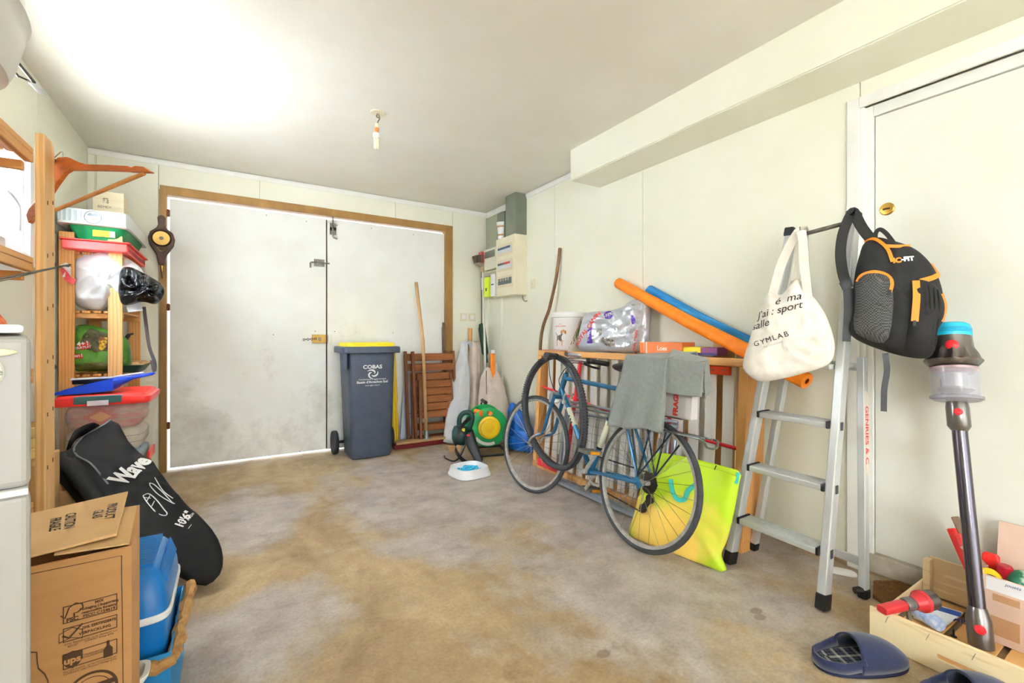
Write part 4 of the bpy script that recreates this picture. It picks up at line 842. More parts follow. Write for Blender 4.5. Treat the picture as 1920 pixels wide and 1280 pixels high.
def slipper(label, heel, toe):
    h, t = Vector(heel), Vector(toe); Ls = (t-h).length; ux = (t-h).normalized()
    o = thing('slipper', label, 'slipper', h, math.atan2(ux.y, ux.x), 'navy slippers')
    def hw(s): return (.045+.012*math.sin(math.pi*min(max((s-.1)/.9, 0), 1)))*max(1-(2*abs(s-.5))**5.5, 0)**.5
    ss = [.004+.992*i/40 for i in range(41)]
    MB().loft([[(s*Ls, hw(s)*1.05, .002), (s*Ls, hw(s)*1.08, .009), (s*Ls, hw(s)*1.0, .014), (s*Ls, -hw(s), .014), (s*Ls, -hw(s)*1.08, .009), (s*Ls, -hw(s)*1.05, .002)] for s in ss]).build('sole', mat('navy_sole', (30, 36, 66), .8), o, smooth='auto')
    MB().loft([[(s*Ls, hw(s)*.93*math.cos(a), .015+.004*abs(math.cos(a))**2) for a in [math.pi*k/8 for k in range(9)]] for s in ss if s > .02 and s < .9], closed=False).build('lining', PLAID, o, smooth=True, solid=.001)
    rings = []
    for s in [.40+.596*i/24 for i in range(25)]:
        w = hw(s)*1.02; hh = .075*(1-((s-.42)/.6)**2*.72) if s > .42 else .075
        f = max(1-((s-.40)/.6)**8, 0)**.5
        dx0 = lambda a: -.06*max(0, abs(math.cos(a))-.2)*(1-(s-.40)/.6)
        rings.append([((s*Ls+dx0(a)*Ls*3.2*.35*(abs(math.cos(a)))), w*math.cos(a)*(1+.03*math.sin(a)), .013+hh*f*abs(math.sin(a))**.75) for a in [math.pi*k/18 for k in range(19)]])
    MB().loft(rings, closed=False).build('upper', [NAVY, PLAID], o, smooth=True, solid=.005)
    hs = [(.40-.4*i/20) for i in range(21)]
    path = [(max(s, .004)*Ls, hw(max(s, .004))*1.0, .026+.014*max(0, (s-.2)/.2)) for s in hs]; path += [(p[0], -p[1], p[2]) for p in reversed(path)]
    MB().strip(path, [.03]*len(path), .006, (0, 0, 1)).build('heel_rim', NAVY, o, smooth=True)
    text('fargeot', .014, INKW, o, plane((.045, .012, .019), (-.2, -1, 0), (1, -.2, 0)), label='white printed lining label') if 0 else None
    MB().box((.03, -.03, .0175), (.055, .02, .0195)).build('lining_label', BLACK, o); text('comfort', .013, INKW, o, plane((.043, -.005, .0197), (0, -1, 0), (1, 0, 0)))
    return o
slipper('navy felt slipper with tartan lining lying in front of the crate', (1.505, .675, 0), (1.76, .545, 0))
slipper('second navy slipper cut off by the lower picture edge', (1.595, .447, 0), (1.815, .30, 0))
# ================================================================ pool noodles, stick, things on the bed base
FOAMO = mat('orange_foam', (250, 138, 20), .6, rgb2=(240, 126, 14), scale=20); FOAMB = mat('blue_foam', (16, 118, 186), .6, rgb2=(70, 168, 222), scale=10, stretch=(8, .4, .4), contrast=(.45, .7))
def noodle(label, a, b, r, mt):
    a, b = Vector(a), Vector(b); o = thing('pool_noodle', label, 'pool noodle', a, group='pool noodles'); v = b-a; u = v.orthogonal().normalized(); w = v.normalized().cross(u); N = 28
    def ring(p, q): return [p+(u*math.cos(2*math.pi*j/N)+w*math.sin(2*math.pi*j/N))*q for j in range(N)]
    e = v.normalized()*.004
    MB().loft([ring(Vector(), r*.34), ring(Vector(), r*.95), ring(e, r), ring(v*.5+Z*-.012, r), ring(v-e, r), ring(v, r*.95), ring(v, r*.34)], True, False).build('foam_tube', mt, o, smooth='auto')
    return o
no = noodle('orange pool noodle resting on the bed base and reaching behind the tote bag', (2.262, 2.25, 1.372), (2.085, .97, .812), .036, FOAMO)
noodle('blue pool noodle lying above the orange one along the right wall', (2.262, 1.98, 1.298), (2.23, 1.17, .905), .034, FOAMB)
m = MB(); v = Vector((2.085, .97, .812))-Vector((2.262, 2.25, 1.372))
for k in range(3): m.tube(arc(v*(.085+.016*k), .0365, R(100), R(210), 10, v.orthogonal().normalized(), v.normalized().cross(v.orthogonal().normalized())), .0012, 4)
m.build('white_rings', INKW, no)
cs_ = thing('curved_stick', 'curved brown wooden stick leaning in front of the right wall', 'stick', (2.16, 2.99, 0))
sp_pts = [at(1000, 880, z=0)*0+Vector((2.16, 2.99, 0)), at(1013, 650, x=2.2), at(1031, 575, x=2.235), at(1043, 520, x=2.262), at(1050, 465, x=2.282)]
m = MB(); m.x = Matrix.Translation((-2.16, -2.99, 0)); m.tube(smooth_path(sp_pts, 8), .0135, 10); m.build('stick_shaft', mat('stick_wood', (124, 86, 50), .6, rgb2=(98, 66, 36), scale=14, stretch=(3, 3, .4)), cs_, smooth=True)
# feed bucket
BW = mat('bucket_white', (240, 238, 236), .35)
bx, by, bz = 2.163, 2.66, .911
bu_ = thing('feed_bucket', 'white dog food bucket with a beagle printed on it on the bed base', 'bucket', (bx, by, bz))
MB().lathe([(.0, 0), (.112, 0), (.116, .006), (.128, .235), (.128, .245)], 40).build('bucket_body', BW, bu_, smooth='auto')
MB().lathe([(.0, .272), (.132, .272), (.138, .268), (.14, .255), (.14, .236), (.132, .232), (.130, .236)], 40).build('lid', BW, bu_, smooth='auto')
th0 = math.atan2(-by, -bx)
def onb(x, z, off=.0012):
    """x metres to the right as seen from the room, z up"""
    r = .114+.0125*z/.235+off; a = th0+x/r; return Vector((r*math.cos(a), r*math.sin(a), z))
def bprint(name, poly, mt, off=.0012, par=None):
    P = [onb(x, z, off) for x, z in poly]; c = sum(P, Vector())/len(P); n_ = Vector((c.x, c.y, 0)).normalized()*.0006
    cx_, cz_ = sum(p[0] for p in poly)/len(poly), sum(p[1] for p in poly)/len(poly); m = MB(); k = len(poly)
    rings = [[onb(cx_+(x-cx_)*t, cz_+(z-cz_)*t, off+h) for x, z in poly] for t, h in ((.02, .0004), (.35, .0004), (.7, .0004), (1, .0004), (1, -.001))]
    return m.loft(rings, True, True).build(name, mt, par or bu_)
def dense(poly, n=4):
    out = []
    for i in range(len(poly)):
        a, b = poly[i], poly[(i+1) % len(poly)]
        out += [(a[0]+(b[0]-a[0])*k/n, a[1]+(b[1]-a[1])*k/n) for k in range(n)]
    return out
def ell(cx_, cz_, rx, rz, n=14): return [(cx_+rx*math.cos(2*math.pi*k/n), cz_+rz*math.sin(2*math.pi*k/n)) for k in range(n)]
TAN, DK, PW = mat('print_tan', (206, 150, 96), .6), mat('print_dark', (62, 52, 48), .6), mat('print_white', (246, 244, 240), .6)
REDI = mat('red_ink', (206, 60, 54), .6)
dogx = -.055
bprint('printed_dog_body', dense([(dogx-.045, .095), (dogx+.005, .115), (dogx+.02, .1), (dogx+.018, .06), (dogx-.01, .058), (dogx-.03, .07), (dogx-.045, .06)]), DK)
for x, w in ((-.045, .007), (-.03, .006), (.0, .008), (.017, .007)): bprint('printed_dog_leg', dense([(dogx+x-w/2, .07), (dogx+x+w/2, .07), (dogx+x+w/2, .025), (dogx+x-w/2, .025)]), TAN if x in (-.045, .0) else PW, .0014)
bprint('printed_dog_chest', ell(dogx+.01, .085, .014, .022), PW, .0016)
bprint('printed_dog_tail', dense([(dogx-.043, .095), (dogx-.062, .125), (dogx-.058, .126), (dogx-.038, .099)]), DK)
bprint('printed_dog_head', ell(dogx+.012, .128, .014, .017), TAN, .0016)
for s_ in (-1, 1): bprint('printed_dog_ear', ell(dogx+.012+.016*s_, .124, .006, .014), mat('print_ear', (176, 108, 60), .6), .0018)
bprint('printed_dog_muzzle', ell(dogx+.012, .118, .006, .01), PW, .002); bprint('printed_dog_nose', ell(dogx+.012, .121, .0025, .002, 8), DK, .0024)
bprint('red_stripe', dense([(.094, .225), (.089, .225), (-.002, .012), (.003, .012)], 6), mat('red_stripe', (180, 60, 50), .6))
bprint('green_leaf_print', dense([(.006, .012), (.092, .21), (.12, .2), (.12, .012)], 6), mat('leaf_green', (96, 156, 84), .6, rgb2=(150, 110, 60), scale=26, contrast=(.45, .6)))
text('ROYAL CANIN', .017, REDI, bu_, None, fn=lambda p: onb(-.07+p.x*.8, .168+p.y, .0018), bold=.0003)
for k in range(5): bprint('crown_point', dense([(-.078+.004*k, .18), (-.076+.004*k, .18), (-.0765+.0045*(k-2)*.6+.004*k, .194)], 2), REDI, .0018)
# dog food bag
FOIL = mat('foil', (212, 216, 224), .28, .55, rgb2=(184, 190, 202), scale=7, bump=.1, bscale=9); PURP = mat('purple_print', (98, 58, 168), .4)
FP, FN = Vector((2.12, 2.2, 1.0)), Vector((-.93, -.36, .12)).normalized()
fb = thing('dog_food_bag', 'silver foil dog food bag with purple print slumped on the bed base', 'bag', (2.12, 2.2, .911)); FX = Matrix.Translation((-2.12, -2.2, -.911))
def fpt(x, y): return onplane(x, y, FP, FN)
fbp = Pillow([fpt(*q) for q in ((1091, 657), (1085, 640), (1090, 612), (1098, 590), (1112, 585), (1140, 583), (1165, 577), (1188, 563), (1203, 563), (1218, 568), (1219, 600), (1215, 645), (1208, 656), (1185, 661), (1130, 660))], FN, .055, .05, N=110, rings=18, p=3.6, amp=.008, nsc=10, q=.4, ridge=.03)
m = MB(); m.x = FX; fbp.mesh(m); m.build('bag_body', FOIL, fb, smooth=True)
def fpatch(name, px, mt, h=.002):
    p_ = Patch(fbp, [fpt(*q) for q in px], FN, h, 0, N=40, rings=4, p=8, smooth=False); m = MB(); m.x = FX; p_.mesh(m); m.build(name, mt, fb, smooth=True)
fpatch('side_gusset', [(1187, 570), (1216, 570), (1217, 600), (1213, 645), (1207, 655), (1187, 658), (1185, 620)], mat('gusset_grey', (160, 154, 156), .35, .3, rgb2=(190, 186, 190), scale=20))
fpatch('purple_panel', [(1106, 621), (1116, 612), (1117, 645), (1106, 646)], PURP, .003); fpatch('purple_panel', [(1188, 588), (1196, 584), (1197, 609), (1189, 610)], PURP, .004)
fpatch('purple_disc', [(1138+ 1.0*0+9*math.cos(a)+8, 592+8.5*math.sin(a)) for a in [2*math.pi*k/16 for k in range(16)]], PURP, .003)
fpatch('printed_cat', [(1126, 618), (1134, 615), (1136, 628), (1131, 632), (1125, 628)], mat('cat_grey', (120, 116, 110), .6, rgb2=(200, 196, 188), scale=70), .003)
fpatch('printed_dog', [(1134, 633), (1148, 635), (1160, 640), (1158, 652), (1142, 650), (1133, 642)], mat('fur_dark', (86, 80, 76), .6, rgb2=(190, 182, 172), scale=60), .003)
fpatch('pale_band', [(1140, 605), (1158, 602), (1180, 612), (1184, 650), (1160, 655), (1152, 630)], mat('pale_foil', (226, 230, 238), .25, .4), .0015)
def ftxt(s, px, py, px2, py2, size, mt, **k):
    a, b = fpt(px, py), fpt(px2, py2); Mt = plane(a, b-a, FN.cross((b-a))); text(s, size, mt, fb, None, fn=lambda p: FX @ fbp.on(Mt @ Vector((p.x, p.y, 0)), .004), **k)
ftxt('ROYAL CANIN', 1107, 618, 1118, 604, .042, REDI, bold=.0012)
ftxt('STERIL', 1110, 631, 1111, 622, .024, INKW, bold=.001); ftxt('MEDIUM', 1119, 633, 1120, 624, .013, INK)
ftxt('-10%', 1146, 592, 1156, 588, .03, INKW, bold=.001); ftxt('ROYAL CANIN', 1196, 642, 1198, 628, .022, REDI, bold=.0006)
# boxes on the bed base
ob = thing('orange_box', 'flat orange packet box lying on the bed base', 'box', (2.14, 1.77, .905), rz=R(3)); MB().box((-.05, -.16, 0), (.07, .13, .066)).build('box_body', mat('orange_card', (238, 132, 72), .55, rgb2=(232, 122, 62), scale=8), ob, bevel=.002)
MB().box((-.0506, .075, .0), (-.05, .085, .066)).build('white_stripe', PW, ob); MB().box((-.0506, .095, .0), (-.05, .1, .066)).build('white_stripe', mat('beige_s', (220, 200, 170), .6), ob)
text('Loes', .036, PW, ob, plane((-.051, -.03, .03), (0, -1, 0), (0, 0, 1)), bold=.001)
yb = thing('yellow_purple_box', 'small yellow and purple packet lying beside the orange box', 'box', (2.16, 1.52, .905), rz=R(8)); MB().box((-.05, -.1, 0), (.06, .085, .04)).build('purple_body', mat('purple_card', (140, 70, 120), .5), yb, bevel=.002); MB().box((-.052, -.01, .012), (.06, .0865, .0415)).build('yellow_face', mat('yellow_card', (244, 222, 30), .5), yb); MB().box((-.0525, -.1, 0), (-.0505, .08, .012)).build('blue_edge', mat('navy_card', (50, 40, 110), .5), yb)

# ================================================================ large yellow shopping bag by the rear wheel
YG = mat('lime_bag', (190, 222, 40), .45, rgb2=(246, 206, 96), scale=3.0, contrast=(.36, .6), bump=.06, bscale=12)
def lime_print():
    # the printed motif: lime along the top and the right edge, ochre yellow in the lower middle
    n, l = YG.node_tree.nodes, YG.node_tree.links; tc = n.new('ShaderNodeTexCoord'); mp = n.new('ShaderNodeMapping'); mp.inputs['Location'].default_value = (0, .14/.22, -.1/.15); mp.inputs['Scale'].default_value = (0, 1/.22, 1/.15); l.new(tc.outputs['Object'], mp.inputs[0])
    ln = n.new('ShaderNodeVectorMath'); ln.operation = 'LENGTH'; l.new(mp.outputs[0], ln.inputs[0]); nz = [q for q in n if q.type == 'TEX_NOISE'][0]; rp = [q for q in n if q.type == 'VALTORGB'][0]
    a = n.new('ShaderNodeMath'); a.operation = 'MULTIPLY_ADD'; a.inputs[1].default_value = -.3; l.new(ln.outputs['Value'], a.inputs[0]); ad = n.new('ShaderNodeMath'); ad.operation = 'ADD'; ad.inputs[1].default_value = .27; l.new(nz.outputs[0], ad.inputs[0]); l.new(ad.outputs[0], a.inputs[2]); l.new(a.outputs[0], rp.inputs[0])
lime_print()
g0, g1 = at(1180, 1006, z=.0), at(1362, 1073, z=.0); g0.x = 1.715; g0.y = 1.6; gl = (g1-g0).normalized(); gn = gl.cross(Vector((.13, -.02, 1)).normalized()).normalized()
if gn.x > 0: gn = -gn
yg = thing('shopping_bag', 'large lime green and yellow shopping bag standing behind the rear wheel', 'bag', g0); GX = Matrix.Translation(-g0)
def gp(x, y): return onplane(x, y, g0, gn)
gpl = Pillow([gp(*q) for q in ((1179, 1003), (1190, 960), (1205, 905), (1222, 860), (1232, 848), (1290, 857), (1350, 872), (1387, 884), (1386, 905), (1376, 960), (1364, 1010), (1352, 1042), (1362, 1072), (1340, 1073), (1300, 1063), (1240, 1036), (1200, 1017))], gn, .03, .03, N=90, rings=14, p=5, amp=.016, nsc=6, ridge=.012)
m = MB(); m.x = GX; gpl.mesh(m)
m.v = [(a, b, max(c, .002)) for a, b, c in m.v]; m.build('bag_body', YG, yg, smooth=True)
TQ = mat('turquoise_webbing', (60, 190, 180), .6)
def gstrip(name, pts, w, off=.004, mt=TQ):
    P = smooth_path([gpl.on(gp(*q), off) for q in pts], 6); m = MB(); m.x = GX; m.strip(P, w, .004, [(P[min(i+1, len(P)-1)]-P[max(i-1, 0)]).normalized().cross(gn) for i in range(len(P))]); m.build(name, mt, yg, smooth='auto')
gstrip('carry_handle', [(1263, 897), (1268, 920), (1277, 934), (1290, 934), (1297, 918), (1309, 908)], .02); gstrip('edge_binding', [(1386, 885), (1383, 906)], .014)
gstrip('top_hem', [(1226, 858), (1290, 866), (1350, 880), (1384, 892)], .003, .001, mat('lime_seam', (180, 200, 40), .5))
gstrip('zip_tag', [(1345, 872), (1343, 880)], .003, .004, BLACK)

# ================================================================ slow-feeder bowl
bo = thing('dog_bowl', 'white square dog bowl with a blue maze insert on the floor', 'bowl', (1.478, 2.962, 0), rz=R(4))
rr_ = [rring((0, 0, z), X, Y, a, a, 3.6, 40) for z, a in ((.004, .118), (.002, .136), (.012, .136), (.03, .128), (.062, .12), (.064, .114), (.05, .108), (.016, .092), (.014, .01))]
MB().loft(rr_).build('bowl_shell', PL, bo, smooth='auto'); MB().loft([rring((0, 0, z), X, Y, a, a, 3.6, 40) for z, a in ((.0005, .134), (.003, .137))]).build('rubber_ring', RUBBER, bo)
SKY = mat('maze_blue', (60, 190, 236), .35); mz = MB()
for r0, a0, a1 in ((.058, .2, 1.9), (.058, 2.5, 4.2), (.058, 4.8, 6.2), (.025, .5, 5.6)):
    P = arc((0, 0, .014), r0, a0, a1, 12, X, Y); rg = []
    for i, p in enumerate(P):
        d = Vector((p.x, p.y, 0)).normalized(); rg.append([p-d*.012, p+d*.012, p+d*.008+Z*.036, p-d*.008+Z*.036])
    MB().loft(rg).build('maze_ridge', SKY, bo, bevel=.003)
for k in range(6):
    a = .35+k*1.047; d = Vector((math.cos(a), math.sin(a), 0)); MB().bar(d*.07+Z*.03, d*.09+Z*.03, .016, .032, Z).build('maze_ridge', SKY, bo, bevel=.004)

# ================================================================ wheelie bin
BG = mat('bin_grey', (62, 70, 86), .5, rgb2=(70, 78, 94), scale=14, bump=.05, bscale=90)
wb = thing('wheelie_bin', 'dark grey wheelie bin with yellow lid in front of the garage doors', 'bin', (.99, 3.95, 0))
def bring(z, x0, x1, y0, y1, e=9): return rring(((x0+x1)/2, (y0+y1)/2, z), X, Y, (x1-x0)/2, (y1-y0)/2, e, 40)
MB().loft([bring(.008, -.155, .16, -.17, .1), bring(.03, -.168, .172, -.178, .12), bring(.5, -.18, .185, -.188, .17), bring(.872, -.192, .195, -.198, .2)]).build('body', BG, wb, smooth='auto')
MB().loft([bring(.868, -.225, .235, -.215, .215), bring(.872, -.235, .24, -.222, .222), bring(.915, -.235, .24, -.222, .222), bring(.922, -.228, .232, -.215, .215)]).build('rim', BG, wb, smooth='auto')
YEL = mat('lid_yellow', (246, 222, 40), .4)
lidc = MB().loft([bring(.923, -.205, .2, -.2, .2), bring(.948, -.2, .195, -.195, .2), bring(.955, -.19, .185, -.185, .2)]).build('lid', YEL, wb, smooth='auto')
for x in (-.1, .09): MB().box((x-.05, -.2, .938), (x+.05, -.17, .958)).build('lid_grip', YEL, lidc, bevel=.005)
MB().box((-.232, -.205, .74), (-.2, -.1, .87)).build('side_lug', BG, wb, bevel=.006)
for x in (-.235, .235):
    w = MB(); w.x = Matrix.Translation((x, .13, .1)) @ Matrix.Rotation(R(90), 4, 'Y'); w.lathe([(.0, -.022), (.075, -.022), (.095, -.02), (.1, -.012), (.1, .012), (.095, .02), (.075, .022), (.0, .022)], 28); w.build('wheel', mat('bin_tyre', (44, 46, 50), .7), wb, smooth='auto')
MB().tube([(-.235, .13, .1), (.235, .13, .1)], .012).build('axle', BLACK, wb)
fpx = lambda z: -.178-.02*(z-.03)/.84
wm = lambda z: plane((0, fpx(z)-.0012, z), X, (0, -.024, 1))
text('COBAS', .042, INKW, wb, wm(.755), bold=.0012, sx=1.15); text('Communaut\u00e9 d\u2019Agglom\u00e9ration', .018, INKW, wb, wm(.655)); text('Bassin d\u2019Arcachon Sud', .027, INKW, wb, wm(.632), bold=.0006, sx=1.02); text('www.agglo-cobas.fr', .015, INKW, wb, wm(.605))
lg = MB()
for k in range(3):
    a0 = 2.1*k; P = [Vector(((.012+.028*t)*math.cos(a0+2.6*t)*1.2, 0, (.012+.028*t)*math.sin(a0+2.6*t))) for t in [i/14 for i in range(15)]]
    lg.strip([p+Vector((0, fpx(.71)-.002, .7)) for p in P], [.003+.01*math.sin(math.pi*i/14) for i in range(15)], .001, [Vector((p.x, 0, p.z)) for p in P])
lg.build('swirl_emblem', INKW, wb)

# ================================================================ behind the bin: yellow sheet, white board, chairs, pole, plank
ys = thing('yellow_sheet', 'folded yellow plastic sheet standing behind the bin', 'plastic sheet', (1.29, 4.12, 0)); MB().grid(lambda u, v: (-.025+.055*u*(1-.75*v)+.02*v, .03*v+.012*math.sin(9*u+6*v), .002+.86*v), 8, 24).build('sheet', mat('yellow_film', (246, 206, 40), .35, rgb2=(206, 140, 20), scale=9, stretch=(1, 1, .4), contrast=(.5, .75), bump=.2, bscale=30), ys, smooth=True, solid=.02)
wbd = thing('white_board', 'pale bluish white board leaning on the garage door', 'board', (1.41, 4.13, 0)); MB().prism([(-.07, 0, .001), (.1, 0, .001), (.1, .05, .66), (.0, .055, .72)], (0, .012, 0)).build('sheet', mat('board_pale', (206, 216, 236), .6), wbd, bevel=.002)
TEAK = mat('chair_wood', (154, 92, 44), .5, rgb2=(130, 72, 32), scale=10, stretch=(.5, 5, 5), bump=.08); TEAKV = mat('chair_wood_v', (140, 84, 46), .5, rgb2=(116, 64, 32), scale=10, stretch=(5, 5, .5), bump=.08)
ch = thing('folding_chair', 'front folded brown slatted wooden chair leaning on the garage door', 'chair', (1.645, 3.985, 0), rot=(R(-5.5), 0, 0), group='folded wooden chairs')
for s_ in (-1, 1):
    MB().bar((.2*s_, 0, .02), (.205*s_, 0, .87), .026, .034, Y).build('back_post', TEAKV, ch, bevel=.004)
    MB().bar((.165*s_, -.035, .03), (.155*s_, -.03, .66), .024, .03, Y).build('front_leg', TEAKV, ch, bevel=.004)
for z in (.813, .717): MB().box((-.192, -.022, z-.033), (.192, -.008, z+.033)).build('back_slat', TEAK, ch, bevel=.003)
for k in range(6): z = .632-.0705*k; MB().box((-.178 if k == 0 else -.152, -.048 if k else -.03, z-.032), (.178 if k == 0 else .152, -.036 if k else -.018, z+.032)).build('seat_slat', TEAK, ch, bevel=.003)
MB().box((-.14, -.03, .13), (.14, -.012, .19)).build('stretcher', TEAK, ch, bevel=.003); MB().box((-.18, .0, .02), (.18, .018, .075)).build('stretcher', TEAK, ch, bevel=.003)
MB().tube([(-.19, -.005, .29), (.19, -.005, .29)], .004).build('pivot_rod', GALV, ch)
c2 = copy_tree(ch); c2.location = (1.60, 4.06, 0); c2['label'] = 'rear folded brown slatted wooden chair behind the front one'
PLK = mat('old_plank', (196, 158, 112), .7, rgb2=(174, 132, 86), scale=7, stretch=(.6, 6, 6))
dg = thing('red_grate', 'dark red ribbed rubber strip on the floor at the garage door', 'strip', (1.53, 3.955, 0)); MB().box((-.30, -.018, .001), (.27, .05, .046)).build('strip_body', mat('dark_red', (112, 26, 30), .6), dg, bevel=.003)
for k in range(36): MB().box((-.297+.0158*k, -.022, .004), (-.289+.0158*k, -.018, .044)).build('rib', mat('dark_red2', (140, 34, 38), .55), dg)
tag(MB().box((-.29, -.035, 0), (.25, .06, .022)).build('plank', PLK, bevel=.003), 'worn plank lying on the red strip at the garage door', 'plank').location = (1.53, 3.955, .0465)
pl = thing('pole', 'pale round wooden pole in a metal socket standing on the plank', 'pole', (1.526, 3.935, .069)); MB().tube([(0, 0, .02), (-.012, .06, .9), (-.026, .2, 1.45)], .0155, 12).build('shaft', mat('pole_wood', (206, 168, 120), .6, rgb2=(190, 148, 98), scale=9, stretch=(4, 4, .4)), pl, smooth=True)
MB().lathe([(.04, 0), (.04, .004), (.022, .006), (.021, .075), (.017, .075)], 20).build('socket', mat('zinc', (186, 196, 200), .3, .9), pl, smooth='auto')
sk_ = thing('wooden_stake', 'short weathered grey stake leaning by the garage door frame', 'stake', (1.80, 4.14, 0)); MB().bar((0, 0, .01), (.0, .045, 1.1), .03, .014, Y).bar((.0, .045, 1.1), (.0, .047, 1.145), .018, .012, Y).build('shaft', mat('grey_wood', (140, 116, 92), .8, rgb2=(110, 90, 72), scale=14, stretch=(4, 4, .4)), sk_)
# ================================================================ right back corner: parasols, broom, reel, blower, blue bag
CW = mat('white_cotton', (226, 228, 232), .85, rgb2=(214, 216, 222), scale=10, bump=.15, bscale=14); CBE = mat('beige_cotton', (226, 208, 196), .85, rgb2=(212, 192, 178), scale=10, bump=.15, bscale=14)
def draped(name, label, cat, path, rads, mt, folds=5, amp=.12, flat=.6, n=44, extra=None, fdir=Vector((-.45, -.9, 0))):
    P = smooth_path(path, 6); k = len(P); o = thing(name, label, cat, P[0] if P[0].z < P[-1].z else P[-1]); base = P[0] if P[0].z < P[-1].z else P[-1]; rings = []
    fdir = fdir.normalized(); sd = fdir.cross(Z)
    for i, p in enumerate(P):
        t = i/(k-1)*(len(rads)-1); j = min(int(t), len(rads)-2); r = rads[j]*(1-(t-j))+rads[j+1]*(t-j)
        rings.append([p-base+sd*(r*math.cos(a)*(1+amp*math.sin(folds*a+i*.07)))+fdir*(r*flat*math.sin(a)*(1+amp*math.sin(folds*a+1+i*.05)))+Vector((0, 0, .01*math.sin(3*a+i))) for a in [2*math.pi*q/n for q in range(n)]])
    rings = [[q+fdir*(.03*(.2-abs(noise.noise(Vector((q.x*9, q.y*9, q.z*3.5)))))) if 0 < i < k-1 else q for q in rg] for i, rg in enumerate(rings)]
    MB().loft(rings).build('cover', mt, o, smooth=True); return o, base
o, b_ = draped('covered_parasol', 'closed parasol in a white cotton cover leaning in the corner', 'parasol', [Vector((1.80, 3.90, .012)), Vector((1.86, 3.96, .35)), Vector((1.95, 4.06, .75)), Vector((2.0, 4.12, .95))], [.11, .105, .085, .04, .03], CW, 4, .1, .5)
MB().tube([Vector((2.0, 4.12, .93))-b_, Vector((2.07, 4.14, .95))-b_, Vector((2.08, 4.13, .88))-b_], [.02, .025, .02], 8).build('tied_top', CW, o, smooth=True)
o, b_ = draped('covered_parasol', 'parasol in a beige cover with a wooden pole tip', 'parasol', [Vector((1.98, 3.92, .012)), Vector((2.04, 4.0, .4)), Vector((2.1, 4.09, .8)), Vector((2.12, 4.12, .95))], [.085, .08, .06, .05, .04], CBE, 4, .14, .6)
MB().tube([Vector((2.075, 4.14, .85))-b_, Vector((2.08, 4.145, 1.09))-b_], .019, 10).build('pole_tip', PINE, o, smooth='auto')
bgo, b_ = draped('drawstring_bag', 'beige cotton drawstring bag with an orange handle inside', 'bag', [Vector((2.13, 3.72, .012)), Vector((2.14, 3.76, .3)), Vector((2.15, 3.82, .55)), Vector((2.16, 3.86, .70))], [.12, .14, .13, .1, .055], CBE, 5, .1, .65)
MB().tube(smooth_path([Vector((2.07, 3.79, .68))-b_, Vector((2.06, 3.77, .58))-b_, Vector((2.055, 3.76, .46))-b_], 5), .003, 6).build('cord', INK, bgo)
og = thing('orange_tool', 'orange and white garden tool sticking out of the drawstring bag', 'tool', (2.15, 3.8, .55)); MB().bar((0, .0, .05), (.012, .03, .29), .045, .03, Y).build('tool_grip', mat('tool_orange', (244, 132, 20), .5), og, bevel=.008); MB().bar((.012, .03, .291), (.014, .034, .325), .035, .026, Y).build('tip', PL, og, bevel=.005); MB().bar((.04, .01, .05), (.045, .025, .2), .024, .02, Y).build('white_strap', CW, og, bevel=.004)
um = thing('green_umbrella', 'closed dark green umbrella hanging in the right back corner', 'umbrella', (2.2, 4.0, .72)); P = [Vector((.0, .03, .02)), Vector((-.01, .04, .15)), Vector((-.03, .06, .35)), Vector((-.033, .065, .42))]; MB().tube(smooth_path(P, 5), [.018]*4+[.034]*4+[.036]*4+[.03]*3+[.01], 10).build('folded_canopy', mat('umbrella_green', (34, 72, 52), .6, rgb2=(26, 56, 42), scale=14, stretch=(4, 4, .5)), um, smooth=True)
MB().tube([(-.033, .065, .42), (-.03, .075, 1.15)], .006, 8).build('rod', mat('dark_rod', (74, 60, 50), .5), um); MB().tube([(.0, .03, .02), (.0, .02, -.2), (.01, .0, -.7)], .008, 8).build('lower_rod', mat('dark_rod', ()) if 0 else mat('dark_rod'), um)
br = thing('upturned_broom', 'upturned broom with white handle and red and grey bristles in the corner', 'broom', (2.18, 3.97, 0)); MB().tube([(-.01, -.02, .01), (.0, .1, 1.68)], .0115, 12).build('handle', mat('white_handle', (240, 236, 226), .4), br, smooth=True); MB().tube([(-.001, .085, 1.48), (.0, .09, 1.6)], .017, 12).build('handle_grip', PL, br, smooth=True)
MB().tube([(0, .1, 1.66), (0, .1, 1.72)], [.016, .024], 12).build('socket', mat('broom_beige', (186, 160, 124), .6), br)
MB().loft([rring((0, .1, z), X, Y, a, b, 3, 24) for z, a, b in ((1.715, .03, .02), (1.735, .075, .03), (1.75, .085, .035))]).build('broom_head', mat('broom_grey', (150, 136, 116), .7), br, smooth='auto')
random.seed(5)
for nm, mt, n_, x0, x1 in (('bristles', mat('bristle_dark', (110, 96, 80), .8), 150, -.09, .09), ('red_bristles', mat('bristle_red', (206, 84, 72), .7), 70, -.03, .09)):
    m = MB()
    for k in range(n_):
        x, y = random.uniform(x0, x1)*.9, random.uniform(-.03, .03); h = .1*(1-.25*(x/.09)**2)+(.02 if nm[0] == 'r' else -.008); m.bar((x, .1+y, 1.745), (x*1.25, .1+y*1.3, 1.745+h), .005, .004, Y)
    q = m.build(nm, mt, br); q['kind'] = 'stuff'
